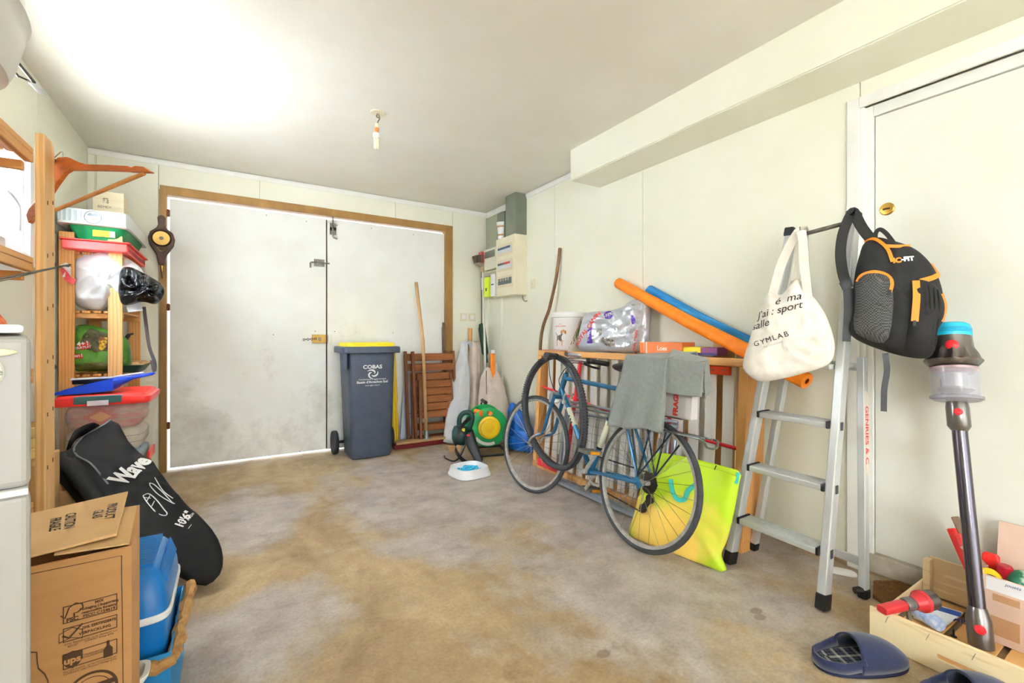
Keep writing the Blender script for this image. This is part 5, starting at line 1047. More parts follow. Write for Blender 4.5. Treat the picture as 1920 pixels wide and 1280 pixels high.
# hose reel
hr = thing('hose_reel', 'green and yellow garden hose reel on a black stand in the corner', 'hose reel', (1.89, 3.46, 0), rz=R(-16)); GRN = mat('reel_green', (26, 160, 84), .35, rgb2=(34, 176, 96), scale=8); YLW = mat('reel_yellow', (246, 206, 30), .35)
HZ = .235
def disc(name, y0, y1, prof, mt, par):
    m = MB(); m.x = Matrix.Translation((0, y0, HZ)) @ Matrix.Rotation(R(90), 4, 'X'); m.lathe(prof, 40); return m.build(name, mt, par, smooth='auto')
disc('flange', -.09, 0, [(.03, 0), (.155, 0), (.165, .004), (.165, .014), (.155, .018), (.1, .014), (.03, .014)], GRN, hr); disc('flange', .10, 0, [(.03, 0), (.165, 0), (.17, .005), (.165, .016), (.03, .014)], GRN, hr)
disc('hub', -.105, 0, [(.0, 0), (.095, 0), (.095, .02), (.078, .024), (.076, .045), (.04, .047), (.038, .036), (.0, .036)], YLW, hr); disc('core', .09, 0, [(.0, 0), (.1, 0), (.1, .175), (.0, .175)], GRN, hr)
m = MB()
for k in range(9):
    y = .07-.018*k; m.tube([Vector((.118*math.cos(a), y, HZ+.118*math.sin(a))) for a in [2*math.pi*q/32 for q in range(32)]], .0095, 8, True)
m.build('hose', mat('hose_orange', (206, 120, 60), .5), hr, smooth=True)
MB().tube([(-.06, -.11, HZ+.12), (-.1, -.02, HZ+.13)], [.026, .02], 12).build('hose_connector', mat('connector_orange', (232, 120, 30), .4), hr, smooth='auto'); MB().tube([(.0, -.12, HZ+.125), (.0, -.16, HZ+.125)], .018, 12).build('winding_knob', mat('connector_orange'), hr, smooth='auto')
m = MB()
for y in (-.16, .14):
    if y > 0: m.tube(smooth_path([(-.13, y, .012), (-.1, y, .02), (0, y*.9, HZ), (-.02, y*.8, .4), (-.02, 0, .44)], 5), .009, 8)
    m.tube([(-.13, y, .012), (.16, y, .012)], .01, 8)
m.tube([(-.13, -.16, .012), (-.13, .14, .012)], .01, 8).tube([(.16, -.16, .012), (.16, .14, .012)], .01, 8); m.build('stand', BLACK, hr, smooth='auto'); MB().tube([(-.02, -.07, .44), (-.02, .07, .44)], .017, 12).build('carry_grip', BLACK, hr)
MB().strip(arc((0, -.112, HZ), .14, R(215), R(290), 10, X, Z), .025, .001, [Vector((math.cos(R(215+7.5*i)), 0, math.sin(R(215+7.5*i)))) for i in range(11)]).build('label', INKW, hr)
# leaf blower
lbw = thing('leaf_blower', 'dark green and black electric leaf blower standing on its tube', 'leaf blower', (1.62, 3.36, 0), rz=R(-30)); DG = mat('tool_green', (22, 62, 58), .4)
MB().loft([rring(c, u, v, a, b, 2.6, 24) for c, u, v, a, b in (((-.09, .0, .2), Y, Z, .03, .035), ((-.075, .0, .2), Y, Z, .06, .07), ((-.02, 0, .2), Y, Z, .07, .085), ((.03, 0, .19), Y, Z, .06, .075), ((.06, 0, .18), Y, Z, .03, .04))]).build('motor_housing', DG, lbw, smooth=True)
MB().tube(smooth_path([(-.03, 0, .26), (-.03, 0, .33), (0.0, 0, .375), (.05, 0, .38), (.075, 0, .34), (.05, 0, .24)], 6), .02, 12).build('handle', DG, lbw, smooth=True)
MB().loft([rring(c, Vector((.8, -.0, .5)).normalized(), Y, a, b, 3, 20) for c, a, b in (((.04, -.03, .22), .05, .05), ((.08, -.07, .13), .042, .042), ((.13, -.12, .03), .033, .036), ((.14, -.135, .012), .03, .034))]).build('blower_tube', mat('black_tube', (38, 40, 42), .5), lbw, smooth='auto')
MB().tube(smooth_path([(-.05, -.05, .28), (.03, -.1, .2), (.0, -.12, .08), (-.06, -.1, .012), (-.14, -.02, .012), (-.16, .06, .012)], 6), .006, 6).build('cable', BLACK, lbw, smooth=True); MB().strip(smooth_path([(.06, -.04, .35), (-.02, -.09, .26), (-.05, -.1, .1), (.04, -.15, .012), (.12, -.1, .02)], 6), .03, .004, (0, 0, 1)).build('shoulder_strap', BLACK, lbw)
MB().ball((.05, -.082, .21), (.014, .006, .012), 10, 8).build('red_switch', RED, lbw, smooth=True); MB().box((-.02, -.074, .24), (.02, -.06, .265)).build('yellow_badge', mat('badge_yellow', (214, 200, 40), .5), lbw, bevel=.004)
wk = thing('wood_block', 'small offcut of wood on the floor beside the leaf blower', 'wood', (1.66, 3.62, 0), rz=R(-10)); MB().box((-.05, -.03, .001), (.05, .03, .05)).build('block', PLK, wk, bevel=.003)
# blue bag
bbp = Pillow([Vector((0, y, z)) for y, z in ((-.2, .02), (-.19, .12), (-.1, .25), (.02, .36), (.1, .42), (.15, .38), (.16, .2), (.17, .02), (0, .005))], Vector((-1, -.3, 0)), .07, .06, N=64, rings=12, amp=.02, nsc=9, ridge=.04)
bb_ = thing('blue_bag', 'crumpled blue plastic bag on the floor behind the front wheel', 'bag', (2.15, 3.30, 0)); m = bbp.mesh(); m.v = [(a, b, max(c, .003)) for a, b, c in m.v]; m.build('bag_body', mat('blue_film', (24, 108, 196), .4, rgb2=(16, 86, 172), scale=8), bb_, smooth=True)
# ================================================================ electrics
EL = mat('electrics_cream', (236, 228, 200), .45, rgb2=(230, 220, 190), scale=6); GD = mat('duct_grey', (124, 128, 110), .6, rgb2=(116, 120, 102), scale=8); GB = mat('board_grey', (160, 162, 138), .6)
ex = XR-.0005
pn_ = thing('fuse_box', 'cream fuse box with three rows of breakers on the right wall', 'fuse box', (ex, 3.61, 1.385)); MB().box((-.13, -.17, 0), (0, .17, .55)).build('cabinet', EL, pn_, bevel=.006)
DKW = mat('window_dark', (90, 94, 92), .3); BRK = mat('breaker', (214, 218, 220), .4)
for r_, z in enumerate((.39, .245, .095)):
    MB().box((-.134, -.135, z-.012), (-.1305, .135, z+.092)).build('row_frame', mat('el_frame', (220, 208, 176), .5), pn_, bevel=.002); MB().box((-.1365, -.12, z+.012), (-.1345, .12, z+.07)).build('row_window', DKW if r_ == 2 else BRK, pn_)
    for k in range(12 if r_ < 2 else 5):
        y = .11-(.0185*k if r_ < 2 else .045*k); MB().box((-.143, y-.007, z+.045), (-.1368, y+.005, z+.065)).build('breaker_switch', (mat('br_blue', (66, 84, 100), .5) if r_ == 0 else (mat('br_red', (190, 70, 66), .5) if k > 5 else mat('br_grey', (90, 100, 104), .5))) if r_ < 2 else mat('br_light', (190, 190, 176), .5), pn_)
MB().tube(smooth_path([(-.02, -.13, -.001), (-.02, -.14, -.04), (-.025, -.19, -.06), (-.03, -.22, -.055)], 5), .005, 6).build('cable_stub', mat('cable_beige', (170, 150, 124), .6), pn_, smooth=True)
mtb = thing('meter_panel', 'pale meter board with a small display beside the fuse box', 'meter', (ex, 3.92, 1.39)); MB().box((-.07, -.13, 0), (0, .14, .5)).build('backboard', EL, mtb, bevel=.003); MB().box((-.12, -.12, .28), (-.0705, .12, .49)).build('meter_case', mat('meter_pale', (226, 222, 200), .4), mtb, bevel=.005); MB().box((-.124, -.1, .40), (-.121, .1, .465)).build('meter_window', mat('meter_glass', (110, 112, 96), .15), mtb, bevel=.002); MB().box((-.11, -.12, .22), (-.071, .12, .255)).build('meter_lip', mat('meter_lip', (170, 164, 140), .5), mtb)
nb = thing('neon_box', 'neon yellow-green plastic box hanging below the meter', 'box', (ex-.0715, 3.975, 1.40)); MB().box((-.06, -.05, 0), (0, .05, .2)).build('case', mat('neon', (206, 226, 40), .4), nb, bevel=.006); MB().box((-.062, -.014, .06), (-.0601, .014, .09)).build('dial', mat('dark_dial', (60, 70, 50), .5), nb)
ws = thing('white_switch_box', 'narrow white breaker box between the neon box and the fuse box', 'switch', (ex-.0715, 3.86, 1.40)); MB().box((-.05, -.045, 0), (0, .045, .22)).build('case', PL, ws, bevel=.004); MB().box((-.056, -.02, .11), (-.0505, .02, .12)).build('toggle', mat('navy_toggle', (40, 60, 110), .4), ws)
dc = thing('cable_duct', 'tall grey cable duct rising from the fuse box to the ceiling', 'duct', (ex, 3.53, 1.936)); MB().box((-.12, -.09, 0), (0, .09, HC-1.9365)).build('duct_body', GD, dc, bevel=.002); MB().box((-.1225, -.075, .0), (-.1205, .075, HC-1.9365)).build('duct_cover', GD, dc)
dc = thing('cable_duct', 'short grey duct stub behind the tall cable duct', 'duct', (ex, 3.74, 1.936)); MB().box((-.1, -.07, 0), (0, .07, .26)).build('duct_body', GD, dc, bevel=.002)
gb = thing('grey_board', 'grey painted board fixed above the meter in the corner', 'board', (ex, 4.0, 1.91)); MB().box((-.03, -.18, 0), (0, .165, .33)).build('panel', GB, gb, bevel=.002); MB().lathe([(.008, 0), (.005, .004)], 8).build('screw', GALV, gb).matrix_local = Matrix.Translation((-.03, .1, .05)) @ Matrix.Rotation(R(-90), 4, 'Y')
po = thing('small_tub', 'small white paper tub with brown bands on top of the fuse box', 'tub', (ex-.09, 3.73, 1.9355)); MB().lathe([(.0, 0), (.04, 0), (.05, .14), (.054, .14), (.054, .16), (.0, .165)], 24).build('tub_body', PL, po, smooth='auto'); 
for z in (.03, .11): MB().lathe([(.043+.01*z/.14, z), (.0445+.01*z/.14, z), (.0455+.01*z/.14, z+.014), (.044+.01*z/.14, z+.014)], 24, cap=False).build('brown_band', mat('band_brown', (186, 130, 70), .5), po)
def plate(name, label, cat, M, w, h, mt, par_extra=None):
    o = thing_m(name, label, cat, M); MB().box((-w/2, -h/2, 0), (w/2, h/2, .008)).build('plate', mt, o, bevel=.002); return o
so = plate('wall_socket', 'cream wall socket right of the fuse box', 'socket', plane((XR-.0005, 3.335, 1.475), (0, -1, 0), Z), .075, .085, EL); MB().lathe([(.024, .008), (.024, .010), (.019, .010), (.019, .0085)], 20, cap=False).build('well', EL, so); MB().lathe([(.004, .0082), (.001, .0092)], 8).build('pin', GALV, so)
for x, lbl in ((2.029, 'left flush light switch beside the garage door'), (2.125, 'right flush light switch beside the garage door')):
    o = plate('light_switch', lbl, 'switch', plane((x, YB-.0005, 1.205), X, Z), .075, .08, EL); MB().box((-.02, -.022, .0082), (.02, .022, .011)).build('rocker', WHITE, o, bevel=.002); o['group'] = 'switches by the garage door'
o = plate('wall_plate', 'flat cream cover plate on the right wall behind the tote bag', 'cover plate', plane((XR-.0005, 1.12, 1.15), (0, -1, 0), Z), .06, .09, EL); MB().ball((0, .02, .008), .003, 8, 6).build('screw', GALV, o); MB().ball((0, -.02, .008), .003, 8, 6).build('screw', GALV, o)
# ================================================================ ceiling lamp
lm = thing('ceiling_lamp', 'bare low-energy bulb hanging from the ceiling rose', 'lamp', (.728, 2.654, HC)); MB().lathe([(.0, -.006), (.04, -.006), (.042, -.001), (.0, -.001)], 28).build('ceiling_rose', EL, lm, smooth='auto')
MB().tube(smooth_path([(0, 0, -.006), (-.006, 0, -.025), (.012, 0, -.032), (.006, 0, -.045), (-.004, 0, -.07)], 6), .003, 6).tube(smooth_path([(.006, 0, -.006), (.014, .004, -.03), (.004, .004, -.05), (-.002, .002, -.07)], 5), .0025, 6).build('wire', mat('wire_dark', (90, 84, 60), .5), lm)
MB().lathe([(.008, -.068), (.009, -.09), (.013, -.092), (.013, -.105), (.011, -.107), (.011, -.12)], 16, (-.004, 0, 0)).build('bulb_holder', [mat('holder_copper', (196, 118, 60), .4)], lm, smooth='auto'); MB().lathe([(.0095, -.066), (.0095, -.0895)], 14, (-.004, 0, 0)).build('holder_neck', mat('holder_cream', (236, 220, 190), .5), lm)
MB().lathe([(.012, -.12), (.019, -.124), (.02, -.142), (.018, -.15), (.0, -.15)], 20, (-.006, 0, 0)).build('ballast', PL, lm, smooth='auto')
for k in range(3):
    a = 2.1*k; c = Vector((-.006+.009*math.cos(a), .009*math.sin(a), 0)); d = Vector((-math.sin(a), math.cos(a), 0))*.0055
    MB().tube(smooth_path([c+d+Z*-.149, c+d+Z*-.2, c+Z*-.21, c-d+Z*-.2, c-d+Z*-.149], 4), .0045, 8).build('lamp_tube', mat('lamp_glass', (250, 246, 214), .3), lm, smooth=True)
# ================================================================ left side: pine shelf unit nearest the camera
HOLE = mat('peg_hole', (96, 60, 30), .8)
def post(name, par, x0, x1, y0, y1, h, mt, holes=True):
    m = MB(); r = .03
    m.prism([(x1, y0, .0), (x1, y1, .0), (x1, y1, h-r), (x1, y1-.01, h-r*.3), (x1, y1-.03, h), (x1, y0, h)], (x0-x1, 0, 0)); o = m.build(name, mt, par, bevel=.002)
    if holes:
        hm = MB()
        for k in range(9):
            for yy, dz in ((y0+(y1-y0)*.3, 0), (y0+(y1-y0)*.8, .012)): hm.box((x1-.001, yy-.0035, .12+.16*k+dz), (x1+.0006, yy+.0035, .132+.16*k+dz))
        hm.build('peg_holes', HOLE, o)
    return o
def board(name, par, lo, hi, mt): return MB().box(lo, hi).build(name, mt, par, bevel=.0025)
u1 = thing('pine_shelf_unit', 'tall pine shelf unit beside the white freezer with a hanger on its post', 'shelf unit', (-.64, 1.55, 0))
UX = Vector((-.64, 1.55, 0))
post('post', u1, .15, .17, .325, .42, 1.604, PINEL); post('post', u1, -.17, -.15, .325, .42, 1.604, PINEL, False); post('post', u1, .15, .17, -.4, -.31, 1.604, PINEL, False); post('post', u1, -.17, -.15, -.4, -.31, 1.604, PINEL, False)
for z in (1.535, 1.215, .89, .5, .15):
    sh = board('shelf', u1, (-.149, -.39, z-.0), (-.06, .32, z+.018), PINEY)
    for k in range(1, 4): board('shelf_board', sh, (-.149+.075*k+.016, -.39, z), (-.149+.075*k+.087 if k < 3 else .149, .32, z+.018), PINEY)
    board('front_batten', sh, (.13, -.39, z-.024), (.149, .32, z-.0005), PINEY); board('end_bar', u1, (-.149, .301, z-.05), (.129, .3245, z-.0245), PINEX)
for z in (1.56, 1.23, .905): MB().tube([(.16, .42, z), (.16, .445, z)], .009, 10).build('peg', mat('dark_peg', (80, 56, 40), .6), u1, smooth='auto')
MB().tube([(.16, .42, 1.33), (.165, .45, 1.335)], .0022, 6).tube([(.165, .449, 1.335), (.1655, .452, 1.3355)], .004, 6).build('nail', GALV, u1)
# things on and around it
sl = thing('white_carton', 'flat white box on the top shelf under the plastic tub', 'box', (-.64, 1.6, 1.5535)); MB().box((-.15, -.25, 0), (.1, .26, .05)).build('box_body', mat('box_white', (226, 230, 236), .5), sl, bevel=.003)
tb = thing('plastic_tub', 'large greyish white plastic tub on top of the shelf unit', 'tub', (-.605, 1.46, 1.6045)); TUBM = mat('tub_plastic', (224, 222, 218), .3)
def tring(z, k, e=2.6): return rring((0, 0, z), X, Y, .185*k, .30*k, e, 40)
MB().loft([tring(0, .01), tring(0, .66), tring(.008, .72), tring(.02, .77), tring(.026, .84), tring(.06, .90), tring(.13, .97), tring(.17, 1.0), tring(.176, 1.03), tring(.19, 1.03), tring(.19, .97), tring(.06, .86), tring(.03, .7), tring(.03, .01)]).build('tub_shell', TUBM, tb, smooth='auto')
rd = thing('wire_rack', 'thin metal rack rods laid across the plastic tub', 'rack', (-.53, 1.7, 1.80)); MB().tube([(-.012, -.45, .004), (.0, .36, .01)], .005, 8).tube([(-.05, -.45, .004), (-.03, .3, .01)], .004, 8).tube([(-.03, .3, .01), (-.002, .33, .01)], .003, 6).build('rods', mat('rack_dark', (84, 72, 60), .4, .8), rd); MB().bar((0, .30, .0), (.008, .37, -.003), .02, .006, Z).build('end_clip', CHROME, rd)
jr = at(18, 440, x=-.56); j = thing('jar', 'small cork-stoppered glass jar lying on the middle shelf', 'jar', (-.56, 1.76, 1.2335), rz=R(20)); m = MB(); m.x = Matrix.Translation((0, 0, .021)) @ Matrix.Rotation(R(90), 4, 'Y'); m.lathe([(.0, -.05), (.02, -.05), (.02, .02), (.0, .02)], 20); m.build('cork', mat('cork', (206, 164, 120), .8, rgb2=(176, 130, 84), scale=40), j, smooth='auto'); m = MB(); m.x = Matrix.Translation((0, 0, .021)) @ Matrix.Rotation(R(90), 4, 'Y'); m.lathe([(.0, .0205), (.019, .0205), (.021, .026), (.021, .04), (.0, .042)], 20); m.build('glass_end', mat('jar_glass', (214, 206, 196), .1, alpha=.7), j, smooth='auto')
ro = thing('metal_rod', 'thin grey metal skewer rods resting on the shelf post', 'rod', at(80, 506, d=1.32)); a, b = at(-12, 524, d=1.15)-ro.location, at(132, 496, d=1.36)-ro.location; MB().tube([a, b], .0026, 8).tube([a+Vector((0, 0, -.007)), b+Vector((-.012, -.01, -.005))], .0026, 8).tube([b, b+Vector((-.004, -.003, -.006)), b+Vector((-.012, -.01, -.005))], .0026, 6).build('rods', GALV, ro, smooth=True)
# coat hanger
HL, HR = at(58, 408, d=1.47), at(284, 322, d=1.35); hn = (HR-HL).cross(Z).normalized()
if hn.y > 0: hn = -hn
hg = thing('coat_hanger', 'wooden coat hanger hooked on the shelf post', 'coat hanger', HL); HX = Matrix.Translation(-HL)
def hp(x, y): return onplane(x, y, HL, hn)
HW = mat('hanger_wood', (200, 112, 46), .4, rgb2=(176, 92, 34), scale=14, stretch=(1, 1, 8))
def outl(pts): return [hp(*q) for q in pts]
m = MB(); m.x = HX
top_ = [(53, 404), (58, 392), (70, 379), (80, 352), (90, 328), (99, 307), (113, 296), (129, 295), (148, 304), (165, 309), (206, 310), (242, 312), (249, 315), (257, 312), (272, 313.5), (286, 323)]
bot_ = [(57, 419), (64, 412), (75, 403), (86, 385), (94, 370), (102, 357), (110, 345), (116, 337), (125, 325), (135, 319.5), (200, 320.5), (240, 322), (248, 323), (258, 323), (272, 324), (285, 324.5)]
m.loft([[hp(*a)+hn*.0065, hp(*b)+hn*.0065, hp(*b)-hn*.0065, hp(*a)-hn*.0065] for a, b in zip(top_, bot_)]).build('hanger_body', HW, hg, bevel=.002)
m = MB(); m.x = HX; m.tube([hp(62, 411), hp(270, 325)], .0062, 10).build('trouser_bar', mat('bar_wood', (214, 156, 92), .5, rgb2=(200, 138, 74), scale=20), hg, smooth='auto')
m = MB(); m.x = HX; pk0 = Vector((-.477, 1.99, 1.56)); m.tube(smooth_path([hp(118, 296), hp(116, 284), pk0+Vector((.0, .004, .012)), pk0+Vector((-.012, .0, .002))], 5), .0018, 6).build('hook', CHROME, hg, smooth=True)
# freezer
FM = Matrix.Translation((-.15, .565, 0)) @ rotz(R(16.5))
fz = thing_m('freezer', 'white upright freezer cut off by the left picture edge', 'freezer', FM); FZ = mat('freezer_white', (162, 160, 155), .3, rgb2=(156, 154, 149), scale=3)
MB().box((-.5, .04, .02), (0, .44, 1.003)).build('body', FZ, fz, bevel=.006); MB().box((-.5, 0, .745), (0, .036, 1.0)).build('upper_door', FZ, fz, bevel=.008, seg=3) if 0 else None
MB().box((-.5, .0, .868), (-.0, .036, 1.001)).build('upper_door', FZ, fz, bevel=.006, seg=3); MB().box((-.5, .0, .03), (-.0, .036, .862)).build('lower_door', FZ, fz, bevel=.006, seg=3); MB().box((-.5, -.004, .8625), (-.002, .03, .8675)).build('door_gap_glint', mat('painted_glint', (246, 246, 244), .3), fz)  # bright strip paints the highlight along the gap between the doors
MB().box((-.51, .0, 1.0035), (-.004, .445, 1.011)).build('top_panel', PL, fz, bevel=.003); MB().box((-.032, -.001, 1.0045), (-.022, .0, 1.0075)).build('red_tag', mat('pink_tag', (226, 90, 100), .5), fz)
hd = MB().loft([rring((x, y, .987), Y, Z, a, b, 3, 16) for x, y, a, b in ((-.5, -.006, .006, .006), (-.03, -.004, .005, .0045), (-.015, -.002, .003, .003), (-.008, -.0005, .001, .001))]).build('handle', mat('handle_cream', (232, 228, 196), .35), fz, smooth=True)
bd = MB().lathe([(.0, 0), (.014, 0), (.0145, .0012), (.013, .003), (.0, .0035)], 32).build('badge', mat('badge_grey', (206, 206, 194), .35), fz, smooth='auto'); bd.matrix_local = Matrix.Translation((-.03, -.0005, .970)) @ Matrix.Rotation(R(90), 4, 'X')
text('gorenje', .0075, mat('badge_ink', (120, 124, 120), .6), bd, plane((.002, 0, .0037), X, Y), bold=.0002)
rb = thing('red_bottle', 'red capped bottle standing on the freezer', 'bottle', FM @ Vector((-.062, .2, 1.0115))); MB().lathe([(.0, 0), (.022, 0), (.022, .02), (.012, .05), (.009, .055), (.009, .06), (.0, .06)], 20).build('bottle_body', RED, rb, smooth='auto'); MB().lathe([(.011, .06), (.011, .07), (.0, .071)], 16).build('cap', mat('cap_orange', (226, 80, 50), .4), rb, smooth='auto'); MB().lathe([(.0112, .056), (.0112, .0595)], 16, cap=True).build('collar', PL, rb)
nt = thing('orange_net', 'small orange net bag slumped beside the red bottle', 'net bag', FM @ Vector((-.036, .215, 1.0115))); MB().lathe([(.024, .001), (.022, .008), (.012, .025), (.003, .04), (.0, .041)], 14).build('net', mat('net_orange', (226, 130, 84), .7, rgb2=(206, 96, 56), kind='voronoi', scale=160), nt, smooth=True)

# ================================================================ rear pine shelf unit in the left corner
u2 = thing('pine_shelf_unit', 'pine shelf unit in the corner beside the garage door, full of bags', 'shelf unit', (-.685, 3.83, 0))
def p2(px, y, mt=PINE): m = MB().box((px-.033, y-.01, 0), (px+.033, y+.01, 1.6)); return m.build('post', mt, u2, bevel=.003)
p2(-.105, -.31); p2(.105, -.31, PINEL); p2(-.105, .32); p2(.105, .32)
for z in (1.48, 1.14, .77, .33):
    sh = board('shelf', u2, (-.138, -.299, z), (-.1, .309, z+.014), PINEY)
    for k in range(5): board('slat', sh, (-.09+.0465*k, -.299, z), (-.09+.0465*k+.036, .309, z+.014), PINEY)
    for y in (-.27, .28): board('cross_bar', sh, (-.138, y-.012, z-.03), (.138, y+.012, z-.0005), PINEX)
rt_ = thing('red_tray', 'flat red plastic tray on the top of the corner shelf unit', 'tray', (-.655, 3.80, 1.4945)); RT = mat('tray_red', (226, 48, 40), .35); MB().box((-.14, -.36, 0), (.14, .3, .05)).build('tray_body', RT, rt_, bevel=.004); MB().box((-.15, -.37, .0505), (.155, .31, .058)).build('tray_rim', RT, rt_, bevel=.003); MB().box((.1405, -.3, .012), (.1425, .26, .03)).build('side_groove', mat('tray_dark', (150, 20, 22), .5), rt_)
gt = thing('green_crate', 'green plastic seed tray under the striped box', 'tray', (-.655, 3.79, 1.553)); MB().loft([rring((0, 0, z), X, Y, a, b, 8, 32) for z, a, b in ((.0, .10, .27), (.085, .135, .31))]).build('tray_body', mat('crate_green', (10, 128, 72), .4), gt, smooth='auto'); MB().box((-.02, -.302, .03), (.055, -.292, .066)).build('yellow_label', mat('label_yellow', (240, 216, 20), .5), gt); MB().box((.0551, -.302, .03), (.078, -.292, .066)).build('barcode_label', mat('label_grey', (190, 206, 206), .5), gt)
sb2 = thing('striped_box', 'white box with grey blue stripes and a round emblem on the corner shelf', 'box', (-.665, 3.80, 1.6385)); MB().loft([rring((0, 0, z), X, Y, a, b, 14, 40) for z, a, b in ((.0, .158, .36), (.085, .152, .35))]).build('box_body', mat('box_pale', (232, 238, 240), .45), sb2, smooth='auto')
SB = mat('stripe_blue', (186, 204, 208), .5)
for k in range(14):
    x = -.14+.0215*k
    if abs(x+.005) > .035: MB().box((x-.005, -.3605, .012), (x+.005, -.354, .076)).build('stripe', SB, sb2)
m = MB(); m.x = Matrix.Translation((-.0, -.357, .042)) @ Matrix.Rotation(R(90), 4, 'X'); m.lathe([(.034, .004), (.036, .0055), (.038, .004)], 32, cap=False); em = m.build('emblem_ring', mat('emblem_grey', (120, 134, 140), .5), sb2); m = MB(); m.x = Matrix.Translation((0, -.357, .05)) @ Matrix.Rotation(R(90), 4, 'X'); m.prism([(-.026, 0, .004), (-.012, .018, .004), (0, .008, .004), (.012, .02, .004), (.026, 0, .004)], (0, 0, .0015)).build('emblem_mountains', mat('emblem_grey'), sb2)
wx = thing('pale_wooden_box', 'small pale wooden box with a printed stamp on top of the striped box', 'box', (-.66, 3.86, 1.7245)); MB().box((-.075, -.06, 0), (.075, .08, .2)).build('box_body', mat('pale_wood', (240, 226, 196), .6, rgb2=(230, 212, 178), scale=8, stretch=(.6, 3, 6)), wx, bevel=.002)
for z in (.05, .1, .15): MB().box((-.0752, -.0606, z), (.0752, -.06, z+.001)).build('plank_line', mat('line_tan', (206, 184, 146), .7), wx)
MB().box((-.03, -.061, .125), (.0, -.0603, .158)).build('stamp', mat('stamp_grey', (120, 112, 100), .7, rgb2=(226, 214, 186), scale=90, contrast=(.48, .52)), wx); text('BEMEX', .022, mat('stamp_ink', (110, 100, 90), .7), wx, plane((-.018, -.0612, .1), X, Z))
# white and black bags
WB = mat('white_film', (240, 241, 244), .35, rgb2=(228, 230, 236), scale=6, bump=.1, bscale=10, sheen=.1)
wbag = thing('white_plastic_bag', 'stuffed white plastic bag bulging out of the corner shelf', 'bag', (-.66, 3.6, 1.155)); QX = Matrix.Translation((.66, -3.6, -1.155))
pw = lambda x, y: at(x, y, y=3.62)
wp = Pillow([pw(*q) for q in ((137, 500), (140, 484), (155, 473), (180, 469), (212, 471), (235, 481), (262, 500), (272, 520), (268, 550), (258, 578), (250, 585), (238, 560), (222, 553), (205, 572), (190, 583), (165, 580), (145, 572), (137, 550))], Vector((.1, -1, .05)), .15, .1, N=120, rings=20, p=2.4, amp=.02, nsc=6, ridge=.07)
m = MB(); m.x = QX; wp.mesh(m); m.build('bag_body', WB, wbag, smooth=True)
m = MB(); m.x = QX; m.strip(smooth_path([wp.on(pw(222, 535), .01), wp.on(pw(238, 550), .02), wp.on(pw(250, 568), .02), at(254, 584, y=3.5)], 5), [.05]*8+[.07]*8, .004, [Vector((1, .2, .3))]*16); m.build('bag_ear', WB, wbag, smooth=True)
pbk = lambda x, y: at(x, y, y=3.50)
bbg = thing('black_plastic_bag', 'crumpled black plastic bag hanging over the shelf edge beside the white bag', 'bag', (-.5, 3.66, 1.155)); QX2 = Matrix.Translation((.5, -3.66, -1.155))
bpw = Pillow([pbk(*q) for q in ((226, 508), (240, 500), (262, 508), (285, 520), (303, 531), (309, 545), (303, 562), (290, 570), (268, 566), (245, 572), (228, 570), (222, 545))], Vector((.15, -1, .1)), .085, .07, N=100, rings=16, p=2.5, amp=.02, nsc=13, ridge=.08); m = MB(); m.x = QX2; bpw.mesh(m); m.build('bag_body', mat('black_film', (20, 20, 22), .22, bump=.3, bscale=16), bbg, smooth=True)
stq = thing('strap', 'dark grey webbing strap dangling from the corner shelf', 'strap', (-.45, 3.6, .7)); m = MB(); m.x = Matrix.Translation((.45, -3.6, -.7)); m.strip(smooth_path([at(270, 575, y=3.6), at(274, 610, y=3.6), at(280, 650, y=3.6), at(290, 680, y=3.6), at(289, 696, y=3.6), at(285, 675, y=3.62)], 6), .018, .003, Vector((1, -.1, .2))); m.build('webbing', mat('strap_grey', (84, 78, 80), .7), stq, smooth='auto')
# soil bag
pso = lambda x, y: at(x, y, y=3.58)
so_ = thing('potting_soil_bag', 'green printed bag of potting soil on the corner shelf', 'bag', (-.64, 3.6, .7845)); QX3 = Matrix.Translation((.64, -3.6, -.7845))
sop = Pillow([pso(*q) for q in ((137, 691), (136, 655), (138, 622), (146, 610), (165, 609), (190, 614), (212, 621), (232, 630), (243, 645), (247, 675), (243, 692), (215, 695), (170, 696))], Vector((.08, -1, 0)), .07, .12, N=90, rings=14, p=5, amp=.008, nsc=9, ridge=.02)
m = MB(); m.x = QX3; sop.mesh(m); m.build('bag_body', mat('soil_green', (86, 150, 40), .4, rgb2=(58, 104, 34), scale=7, contrast=(.4, .62), bump=.08, bscale=12), so_, smooth=True)
def spt(name, px, mt, h=.003):
    p_ = Patch(sop, [pso(*q) for q in px], Vector((.08, -1, 0)), h, 0, N=40, rings=5, p=8, smooth=False); m = MB(); m.x = QX3; p_.mesh(m); return m.build(name, mt, so_, smooth=True)
spt('garden_photo', [(153, 650), (158, 628), (172, 614), (208, 626), (212, 656), (180, 660)], mat('garden_print', (44, 44, 30), .5, rgb2=(96, 92, 52), scale=30)); spt('turf_photo', [(141, 680), (215, 676), (236, 685), (214, 691), (170, 693), (142, 690)], mat('turf_print', (70, 70, 34), .5, rgb2=(98, 110, 52), scale=40))
spt('red_flash', [(147, 655), (150, 643), (171, 640), (173, 652), (160, 655)], mat('flash_red', (214, 44, 40), .5), .006); spt('red_flash', [(140, 663), (158, 663), (160, 671), (140, 671)], mat('flash_red'), .006); spt('orange_pot_print', [(188, 630), (205, 632), (202, 650), (193, 658), (186, 652)], mat('pot_yellow', (226, 190, 40), .5, rgb2=(130, 80, 50), scale=40, contrast=(.48, .55)), .005)
def stx(s, x, y, size, rot=0, **k):
    a = pso(x, y); b = pso(x+20, y-rot); Mt = plane(a, b-a, Z); text(s, size, INKW, so_, None, fn=lambda p: QX3 @ sop.on(Mt @ Vector((p.x, p.y, 0)), .0085), **k)
